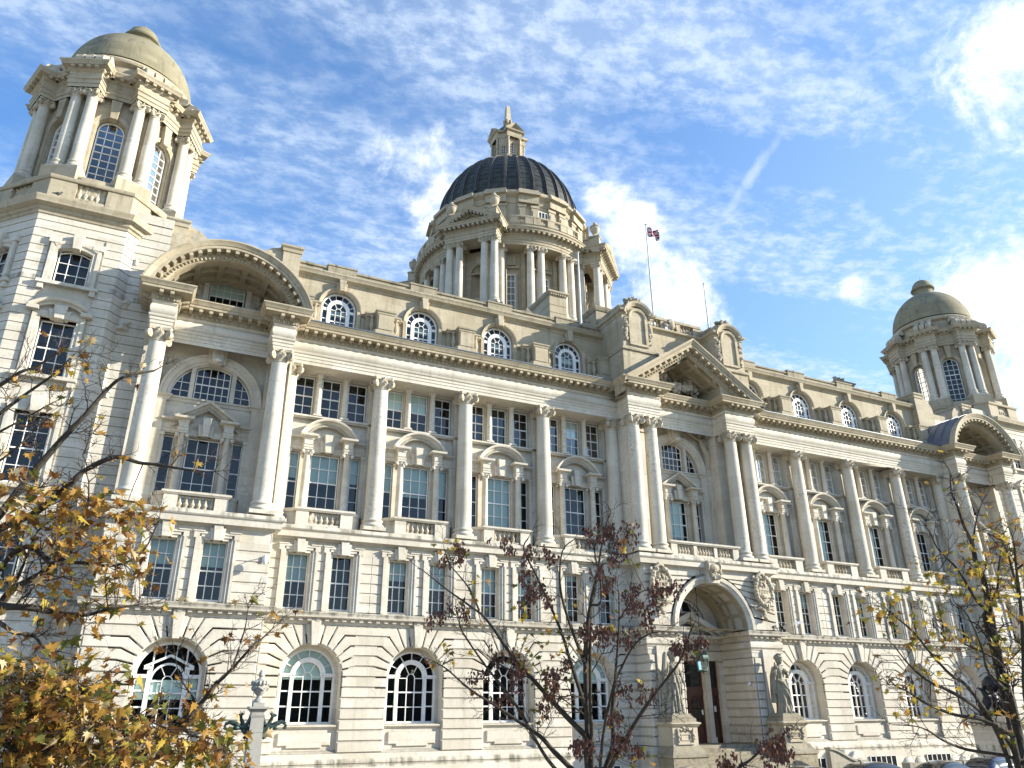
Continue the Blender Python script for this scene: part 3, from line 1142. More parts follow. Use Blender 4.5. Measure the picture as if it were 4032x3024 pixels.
# ---- giant columns
def column_meshes(H=8.06, rb=.425, rt=.365, capscale=1.0):
    sh = MB()
    p = .56 * rb / .425
    sh.box(-p, p, -p, p, 0, .17)
    k = rb / .425
    prof = [(.54 * k, .17), (.57 * k, .21), (.575 * k, .27), (.54 * k, .33), (.49 * k, .34), (.465 * k, .39), (.475 * k, .45), (.51 * k, .47), (.515 * k, .52), (.49 * k, .56), (.455 * k, .57), (.44 * k, .60), (rb, .66)]
    h0, h1 = .66, H - .62 * capscale
    for i in range(1, 13):
        t = i / 12
        prof.append((rb - (rb - rt) * (t ** 1.7), h0 + (h1 - h0) * t))
    prof += [(rt + .03, h1 + .01), (rt + .03, h1 + .05), (rt, h1 + .06), (rt, h1 + .2)]
    sh.lathe(prof, 28)
    ca = MB()
    z = H
    q = capscale
    w = rt + .15 * q
    # abacus with hollow sides
    pts = []
    for i in range(4):
        a = math.pi / 4 + i * math.pi / 2
        d = w * 1.32
        pts.append((d * math.cos(a - .10), d * math.sin(a - .10)))
        pts.append((d * math.cos(a + .10), d * math.sin(a + .10)))
        m = a + math.pi / 4
        pts.append((w * .82 * math.cos(m), w * .82 * math.sin(m)))
    n = len(pts)
    v = [(x, y, z - .13 * q) for x, y in pts] + [(x * 1.04, y * 1.04, z) for x, y in pts]
    ca.add(v, [tuple(range(n - 1, -1, -1)), tuple(range(n, 2 * n))] + [(i, (i + 1) % n, n + (i + 1) % n, n + i) for i in range(n)])
    ca.lathe([(rt + .02, z - .62 * q), (rt + .07 * q, z - .44 * q), (rt + .12 * q, z - .30 * q), (rt + .10 * q, z - .12 * q)], 20)
    for i in range(4):
        a = math.pi / 4 + i * math.pi / 2
        d = Vector((math.cos(a), math.sin(a), 0))
        t = Vector((-d.y, d.x, 0))
        c = d * (w * 1.08) + Vector((0, 0, z - .33 * q))
        # volutes: scroll discs whose axis lies across the diagonal
        for rr_, hh in ((.205 * q, .085 * q), (.15 * q, .105 * q), (.075 * q, .125 * q)):
            pr = []
            M = Matrix((t, d, Vector((0, 0, 1)))).transposed()
            vs = []
            for e in (-1, 1):
                for j in range(12):
                    an = 2 * math.pi * j / 12
                    vs.append(tuple(c + t * (e * hh) + d * (rr_ * math.cos(an)) + Vector((0, 0, rr_ * math.sin(an)))))
            ca.add(vs, [tuple(range(11, -1, -1)), tuple(range(12, 24))] + [(j, (j + 1) % 12, 12 + (j + 1) % 12, 12 + j) for j in range(12)])
        # festoon and flower on each face
        m = a + math.pi / 4
        f = Vector((math.cos(m), math.sin(m), 0))
        ca.lumps(tuple(f * (rt + .13 * q) + Vector((0, 0, z - .27 * q))), (.16 * q, .10 * q, .17 * q), 9, .055 * q, 3 + i)
        ca.ball(tuple(f * (w * .95) + Vector((0, 0, z - .06 * q))), .075 * q, 8, 5)
    return sh, ca


sh, ca = column_meshes()
col0 = sh.build('giant_column', 'stone_column', B)
ca.build('capital', 'stone_carved', col0)
spots = [(s * x, 0.0) for x in (9.667, 14.467, 19.267) for s in (-1, 1)] + [(s * x, .12) for x in (4.95, 23.98) for s in (-1, 1)]
spots += [(s * x, -1.2) for x in (3.03, 4.28) for s in (-1, 1)]
spots += [(s * (XP + q), -1.2) for q in (-2.72, 2.72) for s in (-1, 1)]
for i, (x, y) in enumerate(spots):
    o = col0 if i == 0 else copy_tree(col0, B)
    o.location = (x, y, -.04)

# ---- bay fronts between the columns
g = MB()          # plain walling
for b in BAYS:
    x0, x1 = b - 2.4, b + 2.4
    wall(g, x0, x1, -.2, 5.6, .72, [(b - .74, b + .74, .85, 3.80), (b - 1.79, b - 1.27, .75, 3.80), (b + 1.27, b + 1.79, .75, 3.80)], .4)
    wall(g, x0, x1, 5.6, 8.6, .78, [(b + q - .52, b + q + .52, 5.74, 7.94) for q in (-1.38, 0, 1.38)], .4)
    for s in (-1, 1):                       # responds beside the column
        g.box(min(b + s * 1.95, b + s * 2.4), max(b + s * 1.95, b + s * 2.4), .42, .9, -.1, 5.5)
        g.box(min(b + s * 1.98, b + s * 2.4), max(b + s * 1.98, b + s * 2.4), .46, .9, 5.66, 8.05)
    g.box(b - 2.4, b + 2.4, -.38, 1.1, 8.02, 8.2)      # soffit
    for q in (-2.4, 2.4):
        pass
for s in (-1, 1):
    for x in (4.55, 24.14):
        g.box(min(s * x - .05, s * x + .05), max(s * x - .05, s * x + .05), -1.0, 1.2, -.1, 8.1)
g.build('bay_wall', 'stone_pale', B)


def small_column(m, x, y, z0, z1, r, ion=True):
    m.box(x - r * 1.4, x + r * 1.4, y - r * 1.4, y + r * 1.4, z0, z0 + r * .5)
    m.lathe([(r * 1.35, 0), (r * 1.35, r * .5), (r * 1.1, r * .7), (r, r), (r * .97, (z1 - z0) * .5), (r * .86, z1 - z0 - r * 1.8), (r * 1.15, z1 - z0 - r * 1.3), (r * 1.2, z1 - z0 - r * .6)], 14, (x, y, z0 + r * .4))
    m.box(x - r * 1.35, x + r * 1.35, y - r * 1.35, y + r * 1.35, z1 - r * .55, z1)
    if ion:
        for a in (-1, 1):
            for d in (-1, 1):
                m.ball((x + a * r * 1.35, y + d * r * 1.1, z1 - r * 1.2), (r * .55, r * .42, r * .62), 8, 6)


def aedicule(gable):
    """pedimented frame round a three-light window"""
    m = MB()
    zc = 4.58
    for s in (-1, 1):
        small_column(m, s * 1.0, .42, .62, 3.90, .165)
        # block of entablature over each column
        x = s * 1.0
        m.box(x - .19, x + .19, .22, .8, 3.90, 4.32)
        m.sweep([(0, 3.90), (.03, 3.92), (.05, 4.04), (.08, 4.06), (.02, 4.08), (.02, 4.30), (.05, 4.32), (.05, 4.42), (.14, 4.45), (.22, 4.48), (.24, 4.58), (0, 4.62)],
                [(x - .19, .8), (x - .19, .22), (x + .19, .22), (x + .19, .8)])
        # side entablature
        xa, xb = (x - .19 - .80, x - .19) if s < 0 else (x + .19, x + .19 + .80)
        m.sweep([(0, 3.86), (.03, 3.92), (.05, 4.04), (.08, 4.06), (.02, 4.08), (.02, 4.30), (.05, 4.32), (.05, 4.42), (.12, 4.45), (.18, 4.48), (.20, 4.56), (0, 4.60)],
                [(xa, .62), (xb, .62)], caps=False)
        for k in range(int(.8 / .085)):
            m.box(xa + .02 + k * .085, xa + .06 + k * .085, .50, .6, 4.36, 4.42)
        # flanking pilaster outside the side light
        m.box(min(s * 1.76, s * 1.97), max(s * 1.76, s * 1.97), .57, .9, .7, 3.86)
        m.box(min(s * 1.73, s * 2.0), max(s * 1.73, s * 2.0), .52, .9, 3.70, 3.85)
    m.box(-1.0, 1.0, .60, .9, 3.82, 4.1)
    # triple keystone
    m.prism([(-.13, 3.80), (.13, 3.80), (.20, 4.74), (-.20, 4.74)], .36, .8, ch=.012)
    m.prism([(-.30, 3.82), (.30, 3.82), (.36, 4.40), (-.36, 4.40)], .48, .8, ch=.012)
    prof = [(-.36, .60), (-.36, .52), (-.26, .50), (-.22, .40), (-.14, .34), (-.10, .20), (-.02, .16), (0, .16), (0, .80)]
    if gable:
        # triangular: two straight rakes
        for s in (-1, 1):
            a = (s * 1.46, 4.60)
            t = (0, 5.55)
            d = Vector((t[0] - a[0], 0, t[1] - a[1]))
            n = Vector((-d.z, 0, d.x)).normalized() * (1 if s < 0 else -1)
            v = []
            for (px, pz) in (a, t):
                for o_, y in prof:
                    k = o_ / (n.z if px == 0 else n.z)
                    v.append((px, y, pz + k))
            k = len(prof)
            m.add(v, [(i, i + 1, k + i + 1, k + i) for i in range(k - 1)] + [tuple(range(k)), tuple(range(2 * k - 1, k - 1, -1))])
            L = d.length
            for i in range(int(L / .10)):
                f = (i + .5) / int(L / .10)
                m.box(a[0] + (t[0] - a[0]) * f - .025, a[0] + (t[0] - a[0]) * f + .025, .42, .56, a[1] + (t[1] - a[1]) * f - .43, a[1] + (t[1] - a[1]) * f - .31)
    else:
        w, h = 1.44, .92
        rad = (w * w + h * h) / (2 * h)
        cz = 5.53 - rad
        th = math.asin(w / rad)
        m.arc((0, cz), [(rad + o_, y) for o_, y in prof], math.pi / 2 + th, math.pi / 2 - th, 26)
        for i in range(34):
            a = math.pi / 2 + th * .86 - 2 * th * .86 * i / 33
            c = ((rad - .31) * math.cos(a), cz + (rad - .31) * math.sin(a))
            m.obox((c[0], .47, c[1]), (-math.sin(a) * .022, 0, math.cos(a) * .022), (0, .06, 0), (math.cos(a) * .045, 0, math.sin(a) * .045))
    return m


def baluster(h, r):
    m = MB()
    m.lathe([(r * .8, 0), (r * .8, h * .06), (r * .5, h * .10), (r * .62, h * .17), (r * 1.0, h * .33), (r * .92, h * .42), (r * .5, h * .58), (r * .40, h * .72), (r * .62, h * .78), (r * .45, h * .82), (r * .55, h * .90), (r * .8, h * .94), (r * .8, h)], 10)
    m.box(-r * .85, r * .85, -r * .85, r * .85, -.01, h * .07)
    m.box(-r * .85, r * .85, -r * .85, r * .85, h * .93, h + .01)
    return m


BAL = baluster(.52, .105)


def balcony(loc, half=1.34, inner=.76, back=.55, n=6, ends=True, front=-.30):
    m = MB()
    for s in (-1, 1):
        m.box(min(s * inner, s * half), max(s * inner, s * half), front, front + .34, -.16, .62)
        if ends:
            # quadrant wing back to the wall
            c = (half + .0, back)
            pts = []
            R0 = .52
            for i in range(7):
                a = i / 6 * math.pi / 2
                pts.append((half + R0 * math.sin(a) + .0, front + .34 + (back - front - .34) * (1 - math.cos(a))))
            for i in range(6):
                (xa, ya), (xb, yb) = pts[i], pts[i + 1]
                for (zz0, zz1, ex) in ((-.16, .62, 0), (.62, .78, .05)):
                    v = [(s * xa, ya - ex, zz0), (s * xb, yb - ex, zz0), (s * xb, yb + .22, zz0), (s * xa, ya + .22, zz0)]
                    v += [(p[0], p[1], zz1) for p in v]
                    m.add(v, [(0, 1, 2, 3), (4, 5, 6, 7), (0, 1, 5, 4), (1, 2, 6, 5), (2, 3, 7, 6), (3, 0, 4, 7)])
        else:
            m.box(min(s * (half - .3), s * half), max(s * (half - .3), s * half), front + .34, back, -.16, .62)
    m.box(-inner, inner, front + .04, front + .30, -.16, .04)
    m.sweep([(0, .60), (.03, .60), (.07, .66), (.09, .68), (.09, .76), (0, .80), (-.30, .80), (-.30, .60)], [(-half - .05, front + .3), (-half - .02, front), (half + .02, front), (half + .05, front + .3)])
    if inner > 1.3:
        for s in (-1, 1):
            m.box(min(s * .62, s * .84), max(s * .62, s * .84), front + .02, front + .32, 0, .62)
    o = m.build('balcony', 'stone_pale', B, loc=loc)
    return o


def add_balusters(o, xs, y, z=.05, src={}):
    for x in xs:
        if 'me' not in src:
            b = BAL.build('baluster', 'stone_carved', o)
            src['me'] = b.data
        else:
            b = bpy.data.objects.new('baluster', src['me'])
            col.objects.link(b)
            b.parent = o
        b.location = (x, y, z)


AE = {}
for i, b in enumerate(BAYS):
    if 'seg' not in AE:
        AE['seg'] = aedicule(False).build('window_pediment', 'stone_pale', B)
        o = AE['seg']
    else:
        o = copy_tree(AE['seg'], B)
    o.location = (b, 0, 0)
    if i == 0:
        bal0 = balcony((b, -.02, 0))
        add_balusters(bal0, [-.66 + 1.32 * k / 5 for k in range(6)], -.13)
    else:
        copy_tree(bal0, B, (b, -.02, 0))
    half = rnd.random()
    dr = {0: 1.35, 1: 1.55, 2: 2.85, 3: 0, 4: 2.85, 5: 2.85, 6: 2.85, 7: .0}[i]
    place_window('vc', 'venetian_window', B, (b, .92, 0), 0, [(-.66, .66 if i < 4 else .2, 3.75 - dr, 3.75)] if dr else None)
    for q in (-1.53, 1.53):
        place_window('vs', 'side_light', B, (b + q, .92, 0), 0, [(-.2, .2, 3.75 - dr * (.9 if i < 4 else .5), 3.75)] if dr and i != 2 else None)
    # the row of three lights below the architrave
    for q in (-1.38, 0, 1.38):
        place_window('three', 'sash_window', B, (b + q, .98, 0), 0, None if rnd.random() < .72 else [(-.44, .44, 6.9, 7.88)])
cs = None
for b in BAYS:
    for q in (-.69, .69):
        if cs is None:
            m = MB()
            small_column(m, 0, 0, 5.68, 8.03, .155, ion=False)
            cs = m.build('colonnette', 'stone_column', B, loc=(b + q, .60, 0))
        else:
            copy_tree(cs, B, (b + q, .60, 0))
    m = MB()
    m.sweep([(0, 5.50), (.04, 5.50), (.07, 5.56), (.14, 5.58), (.14, 5.66), (0, 5.70), (-.3, 5.70)], [(b - 1.98, .55), (b + 1.98, .55)])
    m.build('sill_course', 'stone_pale', B)
# ------------------------------------------------------------------ main entablature
ent = [(-30.62, .15), (-30.62, -1.58), (-29.70, -1.58), (-29.70, -.30), (-25.18, -.30), (-25.18, -1.58), (-24.26, -1.58), (-24.26, -.40),
       (-4.74, -.40), (-4.74, -1.58), (-2.57, -1.58), (-2.57, -.30)]
EP = mirror_path(ent)
g = MB()
g.sweep([(0, 8.02), (0, 8.20), (.03, 8.21), (.03, 8.37), (.06, 8.38), (.06, 8.52), (.10, 8.54), (.13, 8.60), (.13, 8.64), (.02, 8.67), (.05, 8.72), (.10, 8.80), (.125, 8.92),
         (.12, 9.04), (.08, 9.14), (.02, 9.20), (.05, 9.22), (.10, 9.30), (.10, 9.35), (-.6, 9.36)], EP, caps=False)
g.build('architrave_and_frieze', 'stone_pale', B)


def cornice(m, path, z, k=1.0, closed=False, egg=True, step=.46, margin=.0, gut=True):
    """modillion cornice; z = underside of the egg moulding, total height .75 k"""
    m.sweep([(-.3, z), (.10 * k, z), (.14 * k, z + .03 * k), (.16 * k, z + .15 * k), (.18 * k, z + .17 * k), (.18 * k, z + .36 * k), (.60 * k, z + .37 * k), (.60 * k, z + .49 * k), (.64 * k, z + .51 * k),
             (.68 * k, z + .60 * k), (.76 * k, z + .69 * k), (.76 * k, z + .75 * k), (-.3, z + .82 * k)], path, closed=closed, caps=False)

    def mod(p, t, n):
        c = (p[0] + n[0] * .37 * k, p[1] + n[1] * .37 * k, z + .285 * k)
        m.obox(c, (t[0] * .085 * k, t[1] * .085 * k, 0), (n[0] * .19 * k, n[1] * .19 * k, 0), (0, 0, .08 * k))
        c = (p[0] + n[0] * .28 * k, p[1] + n[1] * .28 * k, z + .20 * k)
        m.obox(c, (t[0] * .08 * k, t[1] * .08 * k, 0), (n[0] * .10 * k, n[1] * .10 * k, 0), (0, 0, .03 * k))
    m.along(path, step * k, mod, closed, margin)
    if egg:
        def eg(p, t, n):
            M = Matrix(((t[0], n[0], 0), (t[1], n[1], 0), (0, 0, 1)))
            m.ball((p[0] + n[0] * .18 * k, p[1] + n[1] * .18 * k, z + .085 * k), (.062 * k, .05 * k, .085 * k), 6, 4, M)
            m.obox((p[0] + n[0] * .17 * k + t[0] * .115 * k, p[1] + n[1] * .17 * k + t[1] * .115 * k, z + .09 * k), (t[0] * .016 * k, t[1] * .016 * k, 0), (n[0] * .03 * k, n[1] * .03 * k, 0), (0, 0, .07 * k))
        m.along(path, .23 * k, eg, closed, margin)


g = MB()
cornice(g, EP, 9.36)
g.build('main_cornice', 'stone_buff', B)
# lead gutter lip
g = MB()
g.sweep([(.755, 10.105), (.80, 10.105), (.80, 10.16), (.755, 10.17)], [(-24.26, -.40), (-4.74, -.40)])
g.sweep([(.755, 10.105), (.80, 10.105), (.80, 10.16), (.755, 10.17)], [(4.74, -.40), (24.26, -.40)])
g.sweep([(.74, 10.12), (.74, 10.16), (-1.4, 10.22), (-1.4, 10.12)], [(-24.26, -.40), (-4.74, -.40)])
g.sweep([(.74, 10.12), (.74, 10.16), (-1.4, 10.22), (-1.4, 10.12)], [(4.74, -.40), (24.26, -.40)])
g.build('gutter', 'lead', B)


# ------------------------------------------------------------------ upper walls of the pavilions and the portico
def big_bay(xc, gable_win, name_pref=''):
    """two-storey composition between the paired columns: aedicule below, lunette above"""
    m = MB()
    y = .70
    hw = 2.75
    wall(m, xc - hw, xc + hw, -.2, 5.62, y + .02, [(xc - .74, xc + .74, .85, 3.80), (xc - 1.79, xc - 1.27, .75, 3.80), (xc + 1.27, xc + 1.79, .75, 3.80)], .4)
    # lunette wall
    wall(m, xc - hw, xc + hw, 5.62, 9.3, y + .04, [(xc - 1.88, xc + 1.88, 5.70, 7.58, True)], .4)
    m.build('pavilion_wall', 'stone_pale', B)
    m = MB()
    # archivolt and imposts
    m.arc((xc, 5.72), [(1.86, y + .3), (1.86, y - .02), (1.98, y - .05), (2.0, y - .10), (2.2, y - .12), (2.24, y - .18), (2.34, y - .2), (2.34, y + .1)], 0, math.pi, 40)
    for s in (-1, 1):
        m.box(xc + min(s * 1.92, s * 2.36), xc + max(s * 1.92, s * 2.36), y - .16, y + .2, -.15, 5.45)
        m.sweep([(0, 5.42), (.04, 5.44), (.08, 5.56), (.16, 5.62), (.16, 5.70), (0, 5.72)], [(xc + s * 2.12 - .26, y + .1), (xc + s * 2.12 - .26, y - .12), (xc + s * 2.12 + .26, y - .12), (xc + s * 2.12 + .26, y + .1)])
        m.box(xc + min(s * .84, s * 1.04), xc + max(s * .84, s * 1.04), y + .02, y + .4, 5.68, 7.5)     # mullion piers
        m.box(xc + min(s * 2.36, s * 2.76), xc + max(s * 2.36, s * 2.76), y - .25, y + .2, -.15, 8.05)
    m.sweep([(0, 5.44), (.05, 5.46), (.08, 5.60), (.14, 5.62), (.14, 5.70), (0, 5.74), (-.3, 5.74)], [(xc - 1.9, y + .02), (xc + 1.9, y + .02)])
    # arched head over the middle light
    w, h = .84, .25
    rad = (w * w + h * h) / (2 * h)
    th = math.asin(w / rad)
    m.arc((xc, 7.52 - rad), [(rad, y + .05), (rad + .5, y + .05), (rad + .5, y + .4), (rad, y + .4), (rad, y + .05)], math.pi / 2 - th, math.pi / 2 + th, 12)
    # scroll keystone
    m.prism([(xc - .22, 7.45), (xc + .22, 7.45), (xc + .34, 8.86), (xc - .34, 8.86)], y - .55, y + .2, ch=.03)
    m.prism([(xc - .38, 7.55), (xc + .38, 7.55), (xc + .50, 8.80), (xc - .50, 8.80)], y - .36, y + .2, ch=.03)
    M = Matrix.Rotation(R(90), 3, 'Y')
    for zz, rr_ in ((8.70, .20), (7.62, .14)):
        m.ball((xc, y - .62, zz), (.22, rr_, rr_), 10, 8)
    for q in (-.11, .11):
        m.box(xc + q - .02, xc + q + .02, y - .6, y - .5, 7.6, 8.7)
    if xc == 0:
        for s in (-1, 1):
            m.box(min(s * 2.74, s * 4.56), max(s * 2.74, s * 4.56), .32, 1.2, -.15, 8.08)
            for x in (3.03, 4.28):
                m.box(s * x - .40, s * x + .40, -.30, .5, -.15, 8.06)
                m.box(s * x - .46, s * x + .46, -.36, .5, 7.5, 8.06)
                m.box(s * x - .46, s * x + .46, -.36, .5, -.15, .4)
    else:
        for s in (-1, 1):
            m.box(xc + min(s * 2.74, s * 3.28), xc + max(s * 2.74, s * 3.28), -.2, 1.2, -.15, 8.08)
    m.build('lunette_surround', 'stone_pale', B)
    o = copy_tree(AE['gab'], B) if 'gab' in AE else None
    if o is None:
        AE['gab'] = o = aedicule(True).build('window_pediment', 'stone_pale', B)
    o.location = (xc, 0, 0)
    dr = 0 if gable_win else 2.2
    place_window('vc', 'venetian_window', B, (xc, .92, 0), 0, [(-.66, .5, 3.75 - dr, 3.75)] if dr else None)
    for q in (-1.53, 1.53):
        place_window('vs', 'side_light', B, (xc + q, .92, 0), 0, None)
    place_window('lunc', 'lunette_window', B, (xc, 1.0, 0))
    place_window('lunside', 'lunette_side_light', B, (xc, 1.0, 0))
    s2 = MB()
    if 'lunside_m' not in AE:
        fr = MB()
        polys = w_lunside(fr)
        fr.v = [(-x, y_, z) for x, y_, z in fr.v]
        f = fr.build('lunette_side_light', 'white_paint', B)
        pn = MB()
        for poly, y_ in polys:
            pane_backing(pn, [(-px, pz) for px, pz in poly], y_, .5)
        pn.build('pane', ['window_glass', 'room_dark'], f)
        AE['lunside_m'] = f
    else:
        f = copy_tree(AE['lunside_m'], B)
    f.location = (xc, 1.0, 0)


for s in (-1, 1):
    big_bay(s * XP, True)
    o = balcony((s * XP, -.72, 0), back=.9)
    add_balusters(o, [-.66 + 1.32 * k / 5 for k in range(6)], -.13)
big_bay(0, False)
o = balcony((0, -1.18, 0), half=2.42, inner=2.0, ends=False, back=1.8)
xs = [-1.76 + i * .2 for i in range(4)] + [-.5 + .2 * i for i in range(6)] + [1.16 + i * .2 for i in range(4)]
add_balusters(o, xs, -.13)


# ---- arched cornice of the pavilions
def rail_prof(base):
    """cornice profile as (radial offset, outward distance from the frieze)"""
    return [(-.80, -.5), (-.80, .02), (-.76, .10), (-.72, .14), (-.62, .16), (-.60, .18), (-.42, .18), (-.41, .60), (-.28, .60), (-.26, .64), (-.16, .68), (-.07, .76), (0, .76), (.02, -.5)]


def arched_pavilion(s):
    xc = s * XP
    yf = -1.58
    w, zb = 3.88, 10.10
    rise = 2.86
    rad = (w * w + rise * rise) / (2 * rise)
    cz = zb + rise - rad
    th = math.asin(min(1, w / rad))
    if cz > zb:
        th = math.pi - th
    m = MB()
    m.arc((xc, cz), [(rad + o_, yf - d) for o_, d in rail_prof(0)], math.pi / 2 + th, math.pi / 2 - th, 56)
    n = 21
    for i in range(n):
        a = math.pi / 2 + th * .95 - 2 * th * .95 * i / (n - 1)
        ca, sa = math.cos(a), math.sin(a)
        r = rad - .50
        m.obox((xc + r * ca, yf - .38, cz + r * sa), (-sa * .09, 0, ca * .09), (0, .19, 0), (ca * .08, 0, sa * .08))
    n = 44
    for i in range(n):
        a = math.pi / 2 + th * .95 - 2 * th * .95 * i / (n - 1)
        ca, sa = math.cos(a), math.sin(a)
        r = rad - .70
        M = Matrix(((-sa, 0, ca), (0, 1, 0), (ca, 0, sa)))
        m.ball((xc + r * ca, yf - .18, cz + r * sa), (.062, .05, .085), 6, 4, Matrix(((-sa, 0, ca), (0, 1, 0), (ca, 0, sa))).transposed())
    # solid blocks carrying the arch
    for q in (-1, 1):
        m.prism([(xc + q * 2.86, 10.1), (xc + q * 3.20, 10.1), (xc + q * 3.20, 10.6), (xc + q * 3.05, 11.2), (xc + q * 2.70, 11.2)], yf - .02, .7)
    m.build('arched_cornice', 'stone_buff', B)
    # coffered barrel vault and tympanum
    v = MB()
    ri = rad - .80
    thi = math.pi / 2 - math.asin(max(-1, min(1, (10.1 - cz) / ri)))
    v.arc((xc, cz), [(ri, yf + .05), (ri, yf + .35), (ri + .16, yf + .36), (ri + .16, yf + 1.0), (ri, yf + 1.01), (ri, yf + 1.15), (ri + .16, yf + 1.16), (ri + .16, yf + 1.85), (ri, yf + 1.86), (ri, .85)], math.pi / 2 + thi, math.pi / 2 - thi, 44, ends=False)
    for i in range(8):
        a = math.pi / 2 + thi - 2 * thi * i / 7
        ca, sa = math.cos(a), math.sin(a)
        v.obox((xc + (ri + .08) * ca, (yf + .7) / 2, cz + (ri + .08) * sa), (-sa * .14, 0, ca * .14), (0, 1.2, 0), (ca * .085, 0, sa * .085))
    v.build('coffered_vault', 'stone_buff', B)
    t = MB()
    wall(t, xc - 3.3, xc + 3.3, 9.6, 13.4, .80, [(xc - .90, xc + .90, 10.62, 12.40)], .3)
    for q in (-1, 1):
        t.box(xc + min(q * .90, q * 1.16), xc + max(q * .90, q * 1.16), .66, .9, 10.3, 12.4)
    w2, h2 = 1.16, .30
    r2 = (w2 * w2 + h2 * h2) / (2 * h2)
    t2 = math.asin(w2 / r2)
    t.arc((xc, 12.62 - r2), [(r2 - .27, .66), (r2, .62), (r2, .95), (r2 - .27, .95), (r2 - .27, .66)], math.pi / 2 + t2, math.pi / 2 - t2, 14)
    t.prism([(xc - .16, 12.3), (xc + .16, 12.3), (xc + .24, 12.95), (xc - .24, 12.95)], .50, .9, ch=.02)
    t.build('tympanum', 'stone_pale', B)
    for q in (-1, 1):
        d = MB()
        cx = xc + q * 1.62
        d.lumps((cx, .62, 11.5), (.24, .14, .75), 26, .11, 5 + (q > 0))
        d.lumps((xc + q * 2.15, .62, 11.35), (.42, .14, .22), 18, .12, 8 + (q > 0))
        d.lumps((xc + q * 1.75, .66, 12.25), (.14, .1, .2), 8, .09, 9)
        d.build('carved_swag', 'stone_carved', B)
    place_window('tymp', 'segmental_window', B, (xc, .98, 0), 0, [(-.8, .8, 11.55, 12.3)])
    # lead roof of the barrel
    l = MB()
    l.arc((xc, cz), [(rad + .03, yf - .3), (rad + .06, yf - .3), (rad + .06, 1.6), (rad + .03, 1.6), (rad + .03, yf - .3)], math.pi / 2 + th * .995, math.pi / 2 - th * .995, 40)
    for i in range(4):
        yy = yf + .35 + i * .75
        l.arc((xc, cz), [(rad + .05, yy - .03), (rad + .10, yy - .03), (rad + .10, yy + .03), (rad + .05, yy + .03)], math.pi / 2 + th * .99, math.pi / 2 - th * .99, 30)
    l.build('lead_roof', 'lead', B)
    # attic piers either side with swept tops
    p = MB()
    for q in (-1, 1):
        xa = xc + q * 2.88
        p.box(xa - .46, xa + .46, .45, 2.6, 10.0, 14.95)
        p.sweep([(0, 14.75), (.05, 14.78), (.06, 14.95), (.14, 15.05), (.14, 15.16), (0, 15.2)], [(xa - .46, 2.6), (xa - .46, .45), (xa + .46, .45), (xa + .46, 2.6)])
        p.box(xa - .45, xa + .45, .46, 2.6, 14.9, 15.19)
        pts = [(xa - q * .46, 12.6), (xa - q * .46, 15.1)]
        for i in range(8):
            a = i / 7 * math.pi / 2
            pts.append((xa - q * (.46 + 1.25 * math.sin(a)), 15.1 - 1.15 * (1 - math.cos(a)) - .1 * (i > 0)))
        pts.append((xa - q * 1.71, 12.6))
        p.prism(pts, .62, 2.4)
    p.box(xc - 3.3, xc + 3.3, .9, 2.2, 12.9, 13.9)
    p.build('attic_pier', 'stone_buff', B)


for s in (-1, 1):
    arched_pavilion(s)

# ------------------------------------------------------------------ attic storey of the long bays
for s in (-1, 1):
    g = MB()
    xs0, xs1 = sorted((s * 4.2, s * 24.2))
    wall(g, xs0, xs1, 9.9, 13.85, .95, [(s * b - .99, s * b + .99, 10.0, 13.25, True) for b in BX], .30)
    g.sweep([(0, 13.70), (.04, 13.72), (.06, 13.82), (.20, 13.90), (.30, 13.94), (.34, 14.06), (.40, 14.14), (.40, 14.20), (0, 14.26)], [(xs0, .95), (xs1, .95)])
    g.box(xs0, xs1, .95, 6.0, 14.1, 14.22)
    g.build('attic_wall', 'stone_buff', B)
for s in (-1, 1):
    g = MB()
    xs0, xs1 = sorted((s * 4.2, s * 24.4))
    g.box(xs0, xs1, .98, 1.5, 14.2, 14.62)
    g.sweep([(0, 14.56), (.07, 14.60), (.07, 14.72), (0, 14.76), (-.5, 14.76)], [(xs0, .98), (xs1, .98)])
    for x in (7.3, 12.0, 16.9, 21.7):
        g.box(s * x - .80, s * x + .80, .86, 1.6, 14.22, 14.80)
        g.box(s * x - .84, s * x + .84, .82, 1.64, 14.78, 14.88)
    g.build('roof_parapet', 'stone_dark', B)
so = None
for b in BAYS:
    if so is None:
        m = MB()
        m.arc((0, 12.26), [(.98, 1.0), (.98, .86), (1.08, .82), (1.10, .78), (1.17, .76), (1.17, 1.0)], 0, math.pi, 32)
        for q in (-1, 1):
            m.box(min(q * .98, q * 1.17), max(q * .98, q * 1.17), .82, 1.0, 10.0, 12.26)
            m.box(min(q * 1.17, q * 1.62), max(q * 1.17, q * 1.62), .80, 1.0, 12.14, 12.30)
            m.box(min(q * 1.17, q * 1.55), max(q * 1.17, q * 1.55), .86, 1.0, 12.06, 12.14)
            m.box(min(q * 1.22, q * 1.50), max(q * 1.22, q * 1.50), .90, 1.0, 10.2, 11.9)
        m.prism([(-.13, 13.18), (.13, 13.18), (.19, 13.88), (-.19, 13.88)], .56, 1.0, ch=.015)
        m.prism([(-.22, 13.22), (.22, 13.22), (.30, 13.72), (-.30, 13.72)], .68, 1.0, ch=.015)
        so = m.build('dormer_surround', 'stone_buff', B, loc=(b, 0, 0))
    else:
        copy_tree(so, B, (b, 0, 0))
    place_window('attic', 'arched_dormer_window', B, (b, 1.15, 0), 0, [(-.40, .40, 11.85, 12.2)] if rnd.random() < .25 else None)
